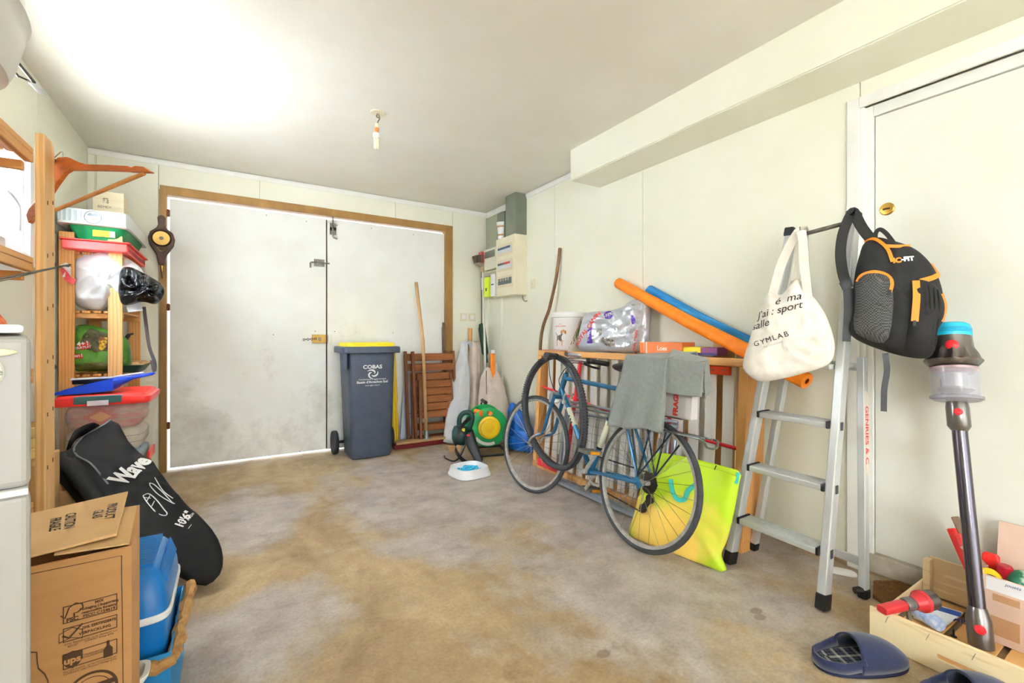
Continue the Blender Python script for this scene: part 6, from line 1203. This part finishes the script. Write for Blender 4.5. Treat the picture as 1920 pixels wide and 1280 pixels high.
stx('4+1', 160, 644, .034, 2, bold=.001); stx('GRATUIT', 159, 651, .018, 2, bold=.0006); stx('2en1', 149, 666, .026, 1, bold=.0008)
gtr = thing('green_plant_tray', 'dark green tray with cardboard sheets stacked beside the soil bag', 'tray', (-.54, 3.72, .7845)); MB().loft([rring((0, 0, z), X, Y, a, b, 6, 28) for z, a, b in ((0, .06, .16), (.045, .09, .19))]).build('tray_body', mat('tray_green', (28, 62, 52), .5), gtr, smooth='auto'); MB().box((-.07, -.15, .046), (.085, .17, .053)).box((-.075, -.14, .0535), (.06, .16, .062)).build('cardboard_sheets', CARD, gtr)
hnq = thing('black_horn', 'curved black horn-shaped tool on the corner shelf', 'tool', (-.57, 3.6, .7845)); m = MB(); m.x = Matrix.Translation((.57, -3.6, -.7845)); m.tube(smooth_path([(-.58, 3.62, .79), at(232, 650, y=3.6), at(235, 638, y=3.6), at(242, 628, y=3.6), at(251, 625, y=3.6)], 5), [.016]*6+[.014]*5+[.011]*5+[.006]*4+[.002], 10).build('curved_horn', BLACK, hnq, smooth=True)
rrb = thing('red_ribbon', 'small red and white ribbon tied to the corner shelf post', 'ribbon', (-.80, 3.47, 1.32)); MB().strip(smooth_path([(0, 0, .06), (.02, -.02, .03), (.035, -.02, .0), (.06, -.02, -.01)], 4), .03, .003, (0, 0, 1)).build('red_loop', mat('ribbon_red', (200, 60, 66), .6), rrb); MB().strip(smooth_path([(.01, -.01, .09), (.03, -.01, .05), (.02, -.02, .01)], 4), .03, .003, (0, 0, 1)).build('white_loop', mat('ribbon_white', (224, 214, 210), .7), rrb)
# bellows on the door frame
be = thing('fireside_bellows', 'dark wooden fireside bellows hung on the garage door frame', 'bellows', (-.428, YB-.0125, 1.62)); BWD = mat('bellows_wood', (84, 52, 34), .45, rgb2=(64, 38, 24), scale=16)
def pol(w): return [(.0, -.2), (.016, -.19), (.03, -.12), (.07, -.05), (.078, 0), (.065, .045), (.03, .075), (.02, .1), (.024, .15), (.014, .165), (0, .168)]
pp = [(x, 0, z+.1) for x, z in pol(0)]+[(-x, 0, z+.1) for x, z in reversed(pol(0)[1:-1])]
MB().prism(pp, (0, -.045, 0)).build('body', BWD, be, bevel=.006); m = MB(); m.x = Matrix.Translation((0, -.045, .1)) @ Matrix.Rotation(R(90), 4, 'X'); m.lathe([(.05, 0), (.056, .005), (.062, 0)], 32, cap=False); m.build('carved_ring', mat('bellows_dark', (52, 30, 20), .4), be, smooth='auto')
m = MB(); m.x = Matrix.Translation((0, -.045, .1)) @ Matrix.Rotation(R(90), 4, 'X'); m.lathe([(.0, .003), (.05, .003), (.05, 0)], 32); m.build('brass_plate', mat('brass_pale', (214, 176, 96), .35, .5), be, smooth='auto'); m = MB(); m.x = Matrix.Translation((0, -.048, .1)) @ Matrix.Rotation(R(90), 4, 'X'); m.lathe([(.013, 0), (.011, .006), (.004, .008), (.0, .008)], 18); m.build('centre_boss', GALV, be, smooth='auto')
MB().tube([(0, -.02, -.09), (0, -.02, -.14)], [.012, .006], 10).build('nozzle', BRASS, be); MB().tube([(-.004, -.03, -.1), (.003, -.03, -.19)], .004, 6).build('cord', mat('dark_cord', (60, 44, 34), .8), be)
for k in range(7):
    a = R(230+13*k); MB().ball((.04*math.cos(a)*.8, -.046, .1+.095*math.sin(a)), .004, 8, 6).build('stud', BRASS, be)

# ================================================================ storage box, cartons, dustpan
ca = thing('cardboard_box', 'closed brown carton under the storage box with the red lid', 'box', (-.58, 3.22, 0)); MB().box((-.22, -.26, .001), (.18, .2, .335)).build('carton_body', CARD, ca, bevel=.004)
cb_ = thing('cardboard_box', 'brown taped carton standing behind the shelf post', 'box', (-.69, 2.62, 0)); MB().box((-.13, -.12, .001), (.145, .12, .38)).build('carton_body', CARDL, cb_, bevel=.004); MB().box((-.02, -.1205, .34), (.03, -.1201, .378)).box((-.02, -.12, .3802), (.03, .12, .3806)).build('packing_tape', mat('tape_clear', (220, 180, 126), .15), cb_); MB().tube(smooth_path([(.06, -.121, .25), (.1, -.121, .3), (.12, -.121, .28), (.08, -.121, .23), (.1, -.121, .22)], 5), .0016, 4).build('pen_mark', INK, cb_)
cc = thing('cardboard_box', 'dark brown carton at the left wall carrying the wooden basket', 'box', (-.7, 2.32, 0)); MB().box((-.125, -.13, .001), (.13, .13, .56)).build('carton_body', CARD, cc, bevel=.004)
bs = thing('wooden_basket', 'pale chip-wood basket on the dark carton behind the shelf post', 'basket', (-.69, 2.32, .5605))
for k in range(3): MB().lathe([(.095+.006*k, .002+.04*k), (.1+.006*k, .004+.04*k), (.104+.006*k, .036+.04*k), (.1+.006*k, .038+.04*k)], 28, cap=(k == 0)).build('chip_band', mat('chip_wood', (236, 208, 140), .6, rgb2=(222, 188, 116), scale=10), bs, smooth='auto')
sx = thing('storage_box', 'clear plastic storage box with red lid full of folded blankets', 'storage box', (-.548, 3.20, .336)); CLR = mat('box_clear', (240, 238, 240), .12, alpha=.08, spec=.6)
MB().loft([rring((0, 0, z), X, Y, a, b, 12, 40) for z, a, b in ((.0, .165, .18), (.34, .185, .2), (.34, .181, .196), (.004, .161, .176))], cap=False).build('clear_tub', CLR, sx, smooth='auto'); MB().loft([rring((0, 0, z), X, Y, a, b, 12, 40) for z, a, b in ((.0, .16, .175), (.003, .165, .18))]).build('tub_floor', CLR, sx)
RL = mat('lid_red', (232, 50, 44), .35); MB().loft([rring((0, 0, z), X, Y, a, b, 10, 40) for z, a, b in ((.325, .19, .206), (.34, .196, .212), (.358, .194, .21), (.362, .18, .196), (.375, .172, .188), (.379, .15, .17), (.377, .01, .01))]).build('lid', RL, sx, smooth='auto'); MB().box((-.1, -.216, .335), (.08, -.19, .372)).build('green_clip', mat('clip_green', (54, 96, 96), .4), sx, bevel=.004); MB().box((-.05, -.218, .325), (.03, -.2165, .35)).build('clip_latch', mat('latch_white', (226, 214, 226), .3), sx, bevel=.002); MB().box((.168, -.1, .0), (.178, .1, .05)).build('foot_strip', RL, sx, bevel=.003)
def blanket(label, z, h, mt, k, dx=0):
    o = thing('folded_blanket', label, 'blanket', (-.548+dx, 3.20, .3405+z), group='blankets in the storage box')
    MB().loft([rring((0, 0, zz), X, Y, a, b, 6, 32) for zz, a, b in ((.0, .13, .14), (h*.2, .15, .158), (h*.5, .153, .16), (h*.8, .15, .158), (h, .12, .13))]).build('folds', mt, o, smooth=True)
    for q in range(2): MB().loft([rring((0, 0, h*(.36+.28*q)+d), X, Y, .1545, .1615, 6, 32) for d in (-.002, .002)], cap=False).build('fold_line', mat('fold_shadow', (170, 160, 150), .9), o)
    return o
AZ = mat('aztec', (226, 212, 198), .9, rgb2=(206, 120, 104), kind='check', scale=38, stretch=(1, 1, 2.2))
blanket('grey and blue folded cloth at the bottom of the storage box', .0, .07, mat('blue_cloth', (150, 170, 190), .9, rgb2=(60, 100, 140), scale=8, stretch=(1, 1, 4), contrast=(.5, .6)), 0); blanket('cream folded blanket in the middle of the storage box', .071, .12, mat('cream_cloth', (222, 210, 192), .9, rgb2=(206, 194, 176), scale=10), 1)
zo = blanket('patterned red and beige blanket at the top of the storage box', .192, .13, mat('patterned', (212, 176, 160), .9, rgb2=(190, 112, 104), scale=9, stretch=(1, 1, 2)), 2)
for r0, mt in ((.05, mat('aztec_red', (206, 110, 96), .9)), (.03, mat('aztec_orange', (226, 160, 100), .9))):
    pts = []
    n_ = 4
    for i in range(n_): pts += [(r0*1.6*(1-i/n_), r0*(i)/n_), (r0*1.6*(1-i/n_), r0*(i+1)/n_)]
    q = [(x, z) for x, z in pts]; poly = q+[(-x, z) for x, z in reversed(q)]; poly += [(x, -z) for x, z in [( -a, b) for a, b in q]]+[(a, -b) for a, b in reversed(q)]
    MB().prism([(x*.8-.01, -.163-(.05-r0)*.03, .065+z*.8) for x, z in poly], (0, .004, 0)).build('diamond_motif', mt, zo)
dp = thing('dustpan', 'blue dustpan with its black brush on the red box lid', 'dustpan', (-.548, 3.12, .716)); DPB = mat('pan_blue', (20, 70, 214), .35); a, b, c_, d_ = at(100, 746, y=3.02), at(215, 738, y=3.02), at(278, 720, y=3.08), at(140, 742, y=3.0)
DX = Matrix.Translation((.548, -3.12, -.716))
m = MB(); m.loft([[(x, y0, z0), (x, y1, z0), (x, y1, z1), (x, y1-.003, z1), (x, y1-.003, z0+.003), (x, y0+.003, z0+.003), (x, y0+.003, z1), (x, y0, z1)] for x, y0, y1, z0, z1 in ((-.19, -.1, .08, .002, .01), (-.06, -.1, .08, .004, .05), (.04, -.1, .08, .012, .075))]).build('pan', DPB, dp, smooth='auto')
MB().loft([rring((x, -.01, z), Y, Z, w, h, 3, 16) for x, z, w, h in ((.038, .045, .088, .03), (.07, .055, .05, .02), (.11, .07, .02, .01), (.19, .086, .018, .008), (.2, .09, .008, .004))]).build('handle', DPB, dp, smooth='auto')
bq = thing('hand_brush', 'black-bristled hand brush with pale back lying in the blue dustpan', 'brush', (-.6, 3.13, .752)); MB().box((-.08, -.02, .008), (.06, .02, .03)).build('bristle_block', mat('brush_black', (28, 28, 34), .9, bump=.5, bscale=90), bq, bevel=.003); MB().loft([rring((x, 0, z), Y, Z, w, h, 3, 14) for x, z, w, h in ((-.085, .034, .022, .005), (.07, .036, .022, .005), (.12, .046, .01, .005), (.2, .056, .011, .005))]).build('brush_back', mat('brush_white', (232, 234, 240), .4), bq, smooth='auto')

# ================================================================ black paddle-board bag
SU, SV = Vector((-.407, .727, .553)).normalized(), Vector((.873, .488, 0)).normalized(); SN = SV.cross(SU).normalized(); S0 = Vector((-.06, 2.2, .075))
sb_ = thing('board_bag', 'black paddle board bag printed Wave leaning on the storage box', 'bag', (-.05, 2.2, 0)); SX = Matrix.Translation((.05, -2.2, 0)); BKF = mat('bag_black', (22, 21, 22), .7, rgb2=(27, 26, 27), scale=20, bump=.08, bscale=40, spec=.25)
def sp2(x, y): return onplane(x, y, S0, SN)
sbp = Pillow([sp2(*q) for q in ((205, 789), (219, 797), (232, 822), (256, 850), (283, 868), (300, 893), (345, 947), (392, 993), (412, 1023), (418, 1055), (410, 1080), (385, 1096), (350, 1085), (300, 1050), (240, 1015), (185, 985), (150, 945), (118, 905), (97, 885), (96, 858), (128, 845), (150, 822), (180, 806))], SN, .06, .06, N=120, rings=16, p=3.6, amp=.016, nsc=5, q=.45, ridge=.02)
m = MB(); m.x = SX; sbp.mesh(m); m.v = [(a, b, max(c, .004)) for a, b, c in m.v]; m.build('bag_body', BKF, sb_, smooth=True)
def sline(name, pts, w, mt=INKW, off=.003, loop=False, n=6):
    P = smooth_path([sbp.on(sp2(*q), off) for q in pts], n); m = MB(); m.x = SX; m.strip(P, w, .0015, [(P[min(i+1, len(P)-1)]-P[max(i-1, 0)]).normalized().cross(SN) for i in range(len(P))]); return m.build(name, mt, sb_)
def stxt(s, x, y, x2, y2, size, **k):
    a, b = sp2(x, y), sp2(x2, y2); Mt = plane(a, b-a, SN.cross(b-a)); text(s, size, INKW, sb_, None, fn=lambda p: SX @ sbp.on(Mt @ Vector((p.x, p.y, 0)), .004), **k)
stxt('Wave', 241, 899, 263, 878, .092, bold=.004, sx=.85); sline('brand_underline', [(244, 914), (251, 904), (256, 895)], .012)
sline('printed_board', [(262, 946), (272, 945), (286, 955), (300, 972), (306, 981), (301, 985), (288, 978), (272, 962), (263, 950), (262, 946)], .0035); sline('printed_line', [(274, 948), (268, 958)], .003); sline('printed_line', [(283, 957), (278, 966)], .003); sline('printed_line', [(262, 950), (276, 952)], .002)
sline('printed_paddle', [(284, 911), (300, 935), (318, 950)], .0025); sline('printed_paddle', [(274, 923), (283, 925), (300, 940), (316, 958), (321, 961), (314, 958), (290, 945), (276, 930), (274, 923)], .003)
stxt("10'6\"", 338, 992, 350, 976, .045, bold=.0015); stxt('x 32in', 350, 985, 361, 971, .018); sline('size_rule', [(328, 1002), (342, 985)], .002); sline('size_rule', [(345, 1010), (352, 1000)], .002)
PIP = mat('piping_grey', (96, 96, 98), .5); sline('piping', [(206, 791), (195, 803), (172, 815), (148, 832), (136, 850), (140, 872), (165, 890), (195, 930)], .007, PIP, .002)
m = MB(); m.x = SX; m.strip(smooth_path([sp2(100, 862)+SN*.03, sp2(125, 890)+SN*.055, sp2(150, 925)+SN*.06, sp2(185, 968)+SN*.05], 6), .06, .012, SV); m.build('side_handle', BKF, sb_, smooth=True)
m = MB(); m.x = SX; m.strip(smooth_path([sp2(128, 842)+SN*.02, sp2(140, 822)+SN*.02, sp2(165, 812)+SN*.03, sp2(178, 806)+SN*.0], 6), .05, .012, SN); m.build('top_flap', BKF, sb_, smooth=True)

# ================================================================ shipping carton nearest the camera
DM = Matrix.Translation((-.148, 1.03, 0)) @ rotz(R(5))
dh = thing_m('shipping_carton', 'large brown shipping carton with printed symbols beside the freezer', 'box', DM); DH = .632
CF = mat('carton_brown', (196, 146, 92), .75, rgb2=(186, 136, 84), scale=4, stretch=(1, 1, 10), bump=.03)
dw, dl = .3, .245
for nm, lo, hi in (('front_side', (-dw, 0, .001), (0, .005, DH)), ('back_side', (-dw, dl-.005, .001), (0, dl, DH)), ('right_side', (-.005, .0055, .001), (0, dl-.0055, DH)), ('left_side', (-dw, .0055, .001), (-dw+.005, dl-.0055, DH)), ('bottom', (-dw+.0055, .0055, .001), (-.0055, dl-.0055, .006))): MB().box(lo, hi).build(nm, CF, dh)
fq = [at(240, 924, z=.655), at(219, 1004, z=.641), at(40, 1050, z=.641), at(40, 970, z=.652)]; DI = DM.inverted(); fq = [DI @ q for q in fq]
fn_ = (fq[1]-fq[0]).cross(fq[3]-fq[0]).normalized()
if fn_.z < 0: fn_ = -fn_
fl_ = MB().prism(fq, fn_*.004).build('top_flap', CARDL, dh)
MB().prism([(-.004, .01, DH), (-.004, dl-.01, DH), (-.1, dl-.02, DH+.004), (-.1, .02, DH+.004)], (0, 0, .003)).build('side_flap', CARDL, dh)
ctr = lambda u, v: fq[0].lerp(fq[3], u).lerp(fq[1].lerp(fq[2], u), v)+fn_*.0046
for s_, u, sz in (('PRODUCT', .14, .021), ('GLAS', .28, .021), ('CAUTION', .56, .021), ('FRAGILE', .7, .021), ('PRODUCT', .98, .021)):
    d_ = (ctr(u, .9)-ctr(u, .1)); text(s_, sz, INK, fl_, plane(ctr(u, .45), d_, fn_.cross(d_)), bold=.0004, sx=.85)
def dpl(x, z): return plane((x, -.0008, z), X, Z)
def rectl(x0, x1, z0, z1, t=.0012):
    m = MB()
    for lo, hi in (((x0, z0), (x1, z0+t)), ((x0, z1-t), (x1, z1)), ((x0, z0), (x0+t, z1)), ((x1-t, z0), (x1, z1))): m.box((lo[0], -.0006, lo[1]), (hi[0], 0, hi[1]))
    m.build('printed_frame', INKB, dh)
def dp_(px, py):
    q = DI @ at(px, py, y=1.03); q = DI @ onplane(px, py, DM.to_translation(), DM.to_3x3() @ Vector((0, -1, 0))); return q.x, q.z
def fr(px0, py0, px1, py1):
    (x0, z1), (x1, z0) = dp_(px0, py0), dp_(px1, py1); return x0, x1, z0, z1
r1 = fr(119, 1133, 219, 1150); 
def blk(pyT, pyB):
    x0, z1 = dp_(118, pyT); x1, z0 = dp_(118, pyB); x1 = dp_(220, 1150)[0]; return x0, x1, z0, z1
x0, x1, z0, z1 = blk(1138, 1170); rectl(x0, x1, z0, z1); w_ = x1-x0; h_ = z1-z0
for k, (s_, sz) in enumerate((('MIX', .0066), ('Packaging | Supporting', .0054), ('responsible forestry', .0054), ('FSC\u00ae C154619', .0064))): text(s_, sz, INKB, dh, dpl(x0+w_*.66, z1-h_*(.18+.22*k)), bold=.0002)
tr_ = MB()
cxl, czl = x0+w_*.17, z0+h_*.6; tr_.tube([(cxl-.014, -.0006, czl-.002), (cxl-.009, -.0006, czl-.008), (cxl-.004, -.0006, czl+.008), (cxl+.004, -.0006, czl+.013), (cxl+.012, -.0006, czl+.009), (cxl+.013, -.0006, czl+.002), (cxl+.006, -.0006, czl-.003), (cxl+.002, -.0006, czl-.003), (cxl+.002, -.0006, czl-.009)], .0009, 4).build('tree_tick_logo', INKB, dh); text('FSC', .009, INKB, dh, dpl(cxl, z0+h_*.16), bold=.0004)
x0, x1, z0, z1 = blk(1179, 1205); rectl(x0, x1, z0, z1); w_ = x1-x0; h_ = z1-z0; text('DHL ZERTIFIZIERTE', .006, INKB, dh, dpl(x0+w_*.66, z1-h_*.3), bold=.0002, sx=.82); text('VERPACKUNG', .0062, INKB, dh, dpl(x0+w_*.58, z1-h_*.68), bold=.0002)
cxl, czl = x0+w_*.17, (z0+z1)/2; MB().tube([(cxl-.012, -.0006, czl), (cxl-.004, -.0006, czl-.006), (cxl+.012, -.0006, czl+.012)], .0016, 4).tube([(cxl-.016, -.0006, czl-.01), (cxl-.016, -.0006, czl+.004), (cxl, -.0006, czl+.01), (cxl+.012, -.0006, czl+.002), (cxl+.012, -.0006, czl-.012), (cxl-.002, -.0006, czl-.006), (cxl-.016, -.0006, czl-.01)], .0006, 4).build('tick_box_logo', INKB, dh)
text('DHL Paket\n601/07', .0045, INKB, dh, dpl(x0+.012, z0-.006)); text('Prof-Nr. ist f\u00fcr PREMIUM- und\nKOMPAKT Einlage g\u00fcltig', .0036, INKB, dh, dpl(x0+w_*.66, z0-.006))
x0, x1, z0, z1 = blk(1227, 1256); rectl(x0, x1, z0, z1); w_ = x1-x0; h_ = z1-z0
sh_ = [(-.013, .012), (0, .015), (.013, .012), (.013, -.002), (.008, -.01), (0, -.015), (-.008, -.01), (-.013, -.002)]; cxl, czl = x0+w_*.17, (z0+z1)/2; MB().prism([(cxl+a*.95, -.0006, czl+b*.95) for a, b in sh_], (0, .0004, 0)).build('shield_logo', INKB, dh); text('ups', .015, CF, dh, plane((cxl, -.0009, czl), X, Z), bold=.0006)
MB().prism([(x1-.012+a, -.0006, czl+b) for a, b in ((-.006, -.014), (.006, -.014), (.006, .0), (.002, .006), (.002, .014), (-.002, .014), (-.002, .006), (-.006, .0))], (0, .0004, 0)).build('bottle_icon', INKB, dh); text('RETOURENBEHÄLTER\nRETOURENETIKETT', .0038, INKB, dh, dpl(x0+w_*.57, czl)); text('Die UPS Prof-Nr. ist bei Verwendung der\nKOMPAKT- oder Premium Einlage g\u00fcltig', .004, INKB, dh, dpl(x0+w_*.5, z0-.006))
cx_, cz_ = dp_(172, 1296); m = MB(); m.x = Matrix.Translation((cx_, 0, cz_)) @ Matrix.Rotation(R(90), 4, 'X')
for r0, r1_ in ((.030, .034), (.024, .025)): m.lathe([(r0, 0), (r0, .0006), (r1_, .0006), (r1_, 0)], 36, cap=False)
m.build('round_stamp', INKB, dh); MB().box((cx_-.034, -.0008, cz_+.004), (cx_+.03, -.0001, cz_+.012)).build('stamp_bar', INKB, dh)
pts = [dp_(*q) for q in ((57, 1222), (69, 1222), (70, 1240), (72, 1252), (84, 1263), (90, 1275), (92, 1300))]; MB().tube([(a, -.0006, b) for a, b in pts], .0011, 4).build('printed_outline', INKB, dh)
pts = [dp_(*q) for q in ((40, 1079), (228, 1041), (231, 1290))]; MB().tube([(a, -.0006, b) for a, b in pts], .0007, 4).build('printed_border', INKB, dh)

# ================================================================ cool box in an open blue carton
bc = thing('blue_carton', 'open blue printed carton with torn brown rim holding the cool box', 'box', (-.27, 1.575, 0)); BC = mat('carton_blue', (40, 140, 200), .6, rgb2=(30, 126, 188), scale=6)
for lo, hi in (((-.16, -.178, .001), (.145, -.174, .22)), ((-.16, .174, .001), (.145, .178, .22)), ((.1415, -.1735, .001), (.145, .1735, .22)), ((-.16, -.1735, .001), (-.1565, .1735, .22))): MB().box(lo, hi).build('side', BC, bc)
MB().box((-.156, -.173, .001), (.141, .173, .004)).build('bottom', CARD, bc)
TORN = mat('torn_card', (190, 146, 92), .9, rgb2=(160, 116, 66), scale=30, bump=.4, bscale=60); random.seed(11)
for (a, b) in (((.15, -.172, .2), (.165, .17, .225)), ((.0, -.182, .185), (.15, -.176, .2))):
    a, b = Vector(a), Vector(b); P = [a.lerp(b, k/14)+Vector((random.uniform(-.004, .004), random.uniform(-.003, .003), random.uniform(-.006, .006))) for k in range(15)]
    MB().tube(P, [.014+random.uniform(-.003, .004) for _ in P], 7).build('torn_rim', TORN, bc)
cl_ = thing('cool_box', 'blue plastic cool box with ribbed lid and white seam beside the shipping carton', 'cool box', (-.265, 1.575, .0045)); CB = mat('cool_blue', (16, 118, 196), .3, rgb2=(12, 108, 186), scale=10)
MB().loft([rring((0, 0, z), X, Y, a, b, 9, 40) for z, a, b in ((0, .115, .135), (.29, .132, .155))]).build('body', CB, cl_, smooth='auto'); MB().loft([rring((0, 0, z), X, Y, a, b, 9, 40) for z, a, b in ((.286, .134, .157), (.29, .137, .16), (.3, .137, .16), (.304, .134, .157))]).build('white_seam', mat('seam_white', (232, 232, 236), .35), cl_, smooth='auto')
ld_ = MB().loft([rring((0, 0, z), X, Y, a, b, 8, 40) for z, a, b in ((.303, .133, .156), (.34, .13, .152), (.385, .118, .138), (.403, .105, .125), (.408, .09, .11))]).build('lid', CB, cl_, smooth='auto')
for k in range(22): y = -.1+.0095*k; MB().box((-.095, y, .406), (.095, y+.005, .416)).build('lid_rib', CB, ld_)
for k in range(22): y = -.1+.0095*k; MB().bar((.112, y+.003, .4), (.126, y+.003, .36), .0055, .004, Vector((1, 0, .4))).build('lid_rib', CB, ld_)
wt = thing('white_basin', 'white plastic basin rim showing in front of the cool box', 'basin', (-.29, 1.345, 0)); MB().loft([rring((0, 0, z), X, Y, a, b, 5, 36) for z, a, b in ((.002, .07, .03), (.2, .115, .036), (.222, .13, .045), (.228, .13, .045), (.228, .12, .038), (.2, .11, .033), (.006, .06, .026), (.006, .01, .005))]).build('basin_shell', mat('basin_white', (236, 232, 222), .35), wt, smooth='auto')
kb_ = thing('black_box', 'flat black printed box standing in front of the white basin', 'box', (-.21, 1.278, 0), rz=R(-6)); MB().box((-.1, -.008, .001), (.055, .012, .2)).build('box_body', mat('box_black', (24, 24, 26), .5), kb_, bevel=.001); MB().box((.0552, -.008, .001), (.057, .0125, .2)).build('grey_edge', mat('edge_grey', (196, 186, 170), .6), kb_)
text('DE FR', .022, INKW, kb_, plane((.012, -.0088, .168), -X, -Z), bold=.0004); text('PRODUCT', .012, INKW, kb_, plane((.012, -.0088, .148), -X, -Z))
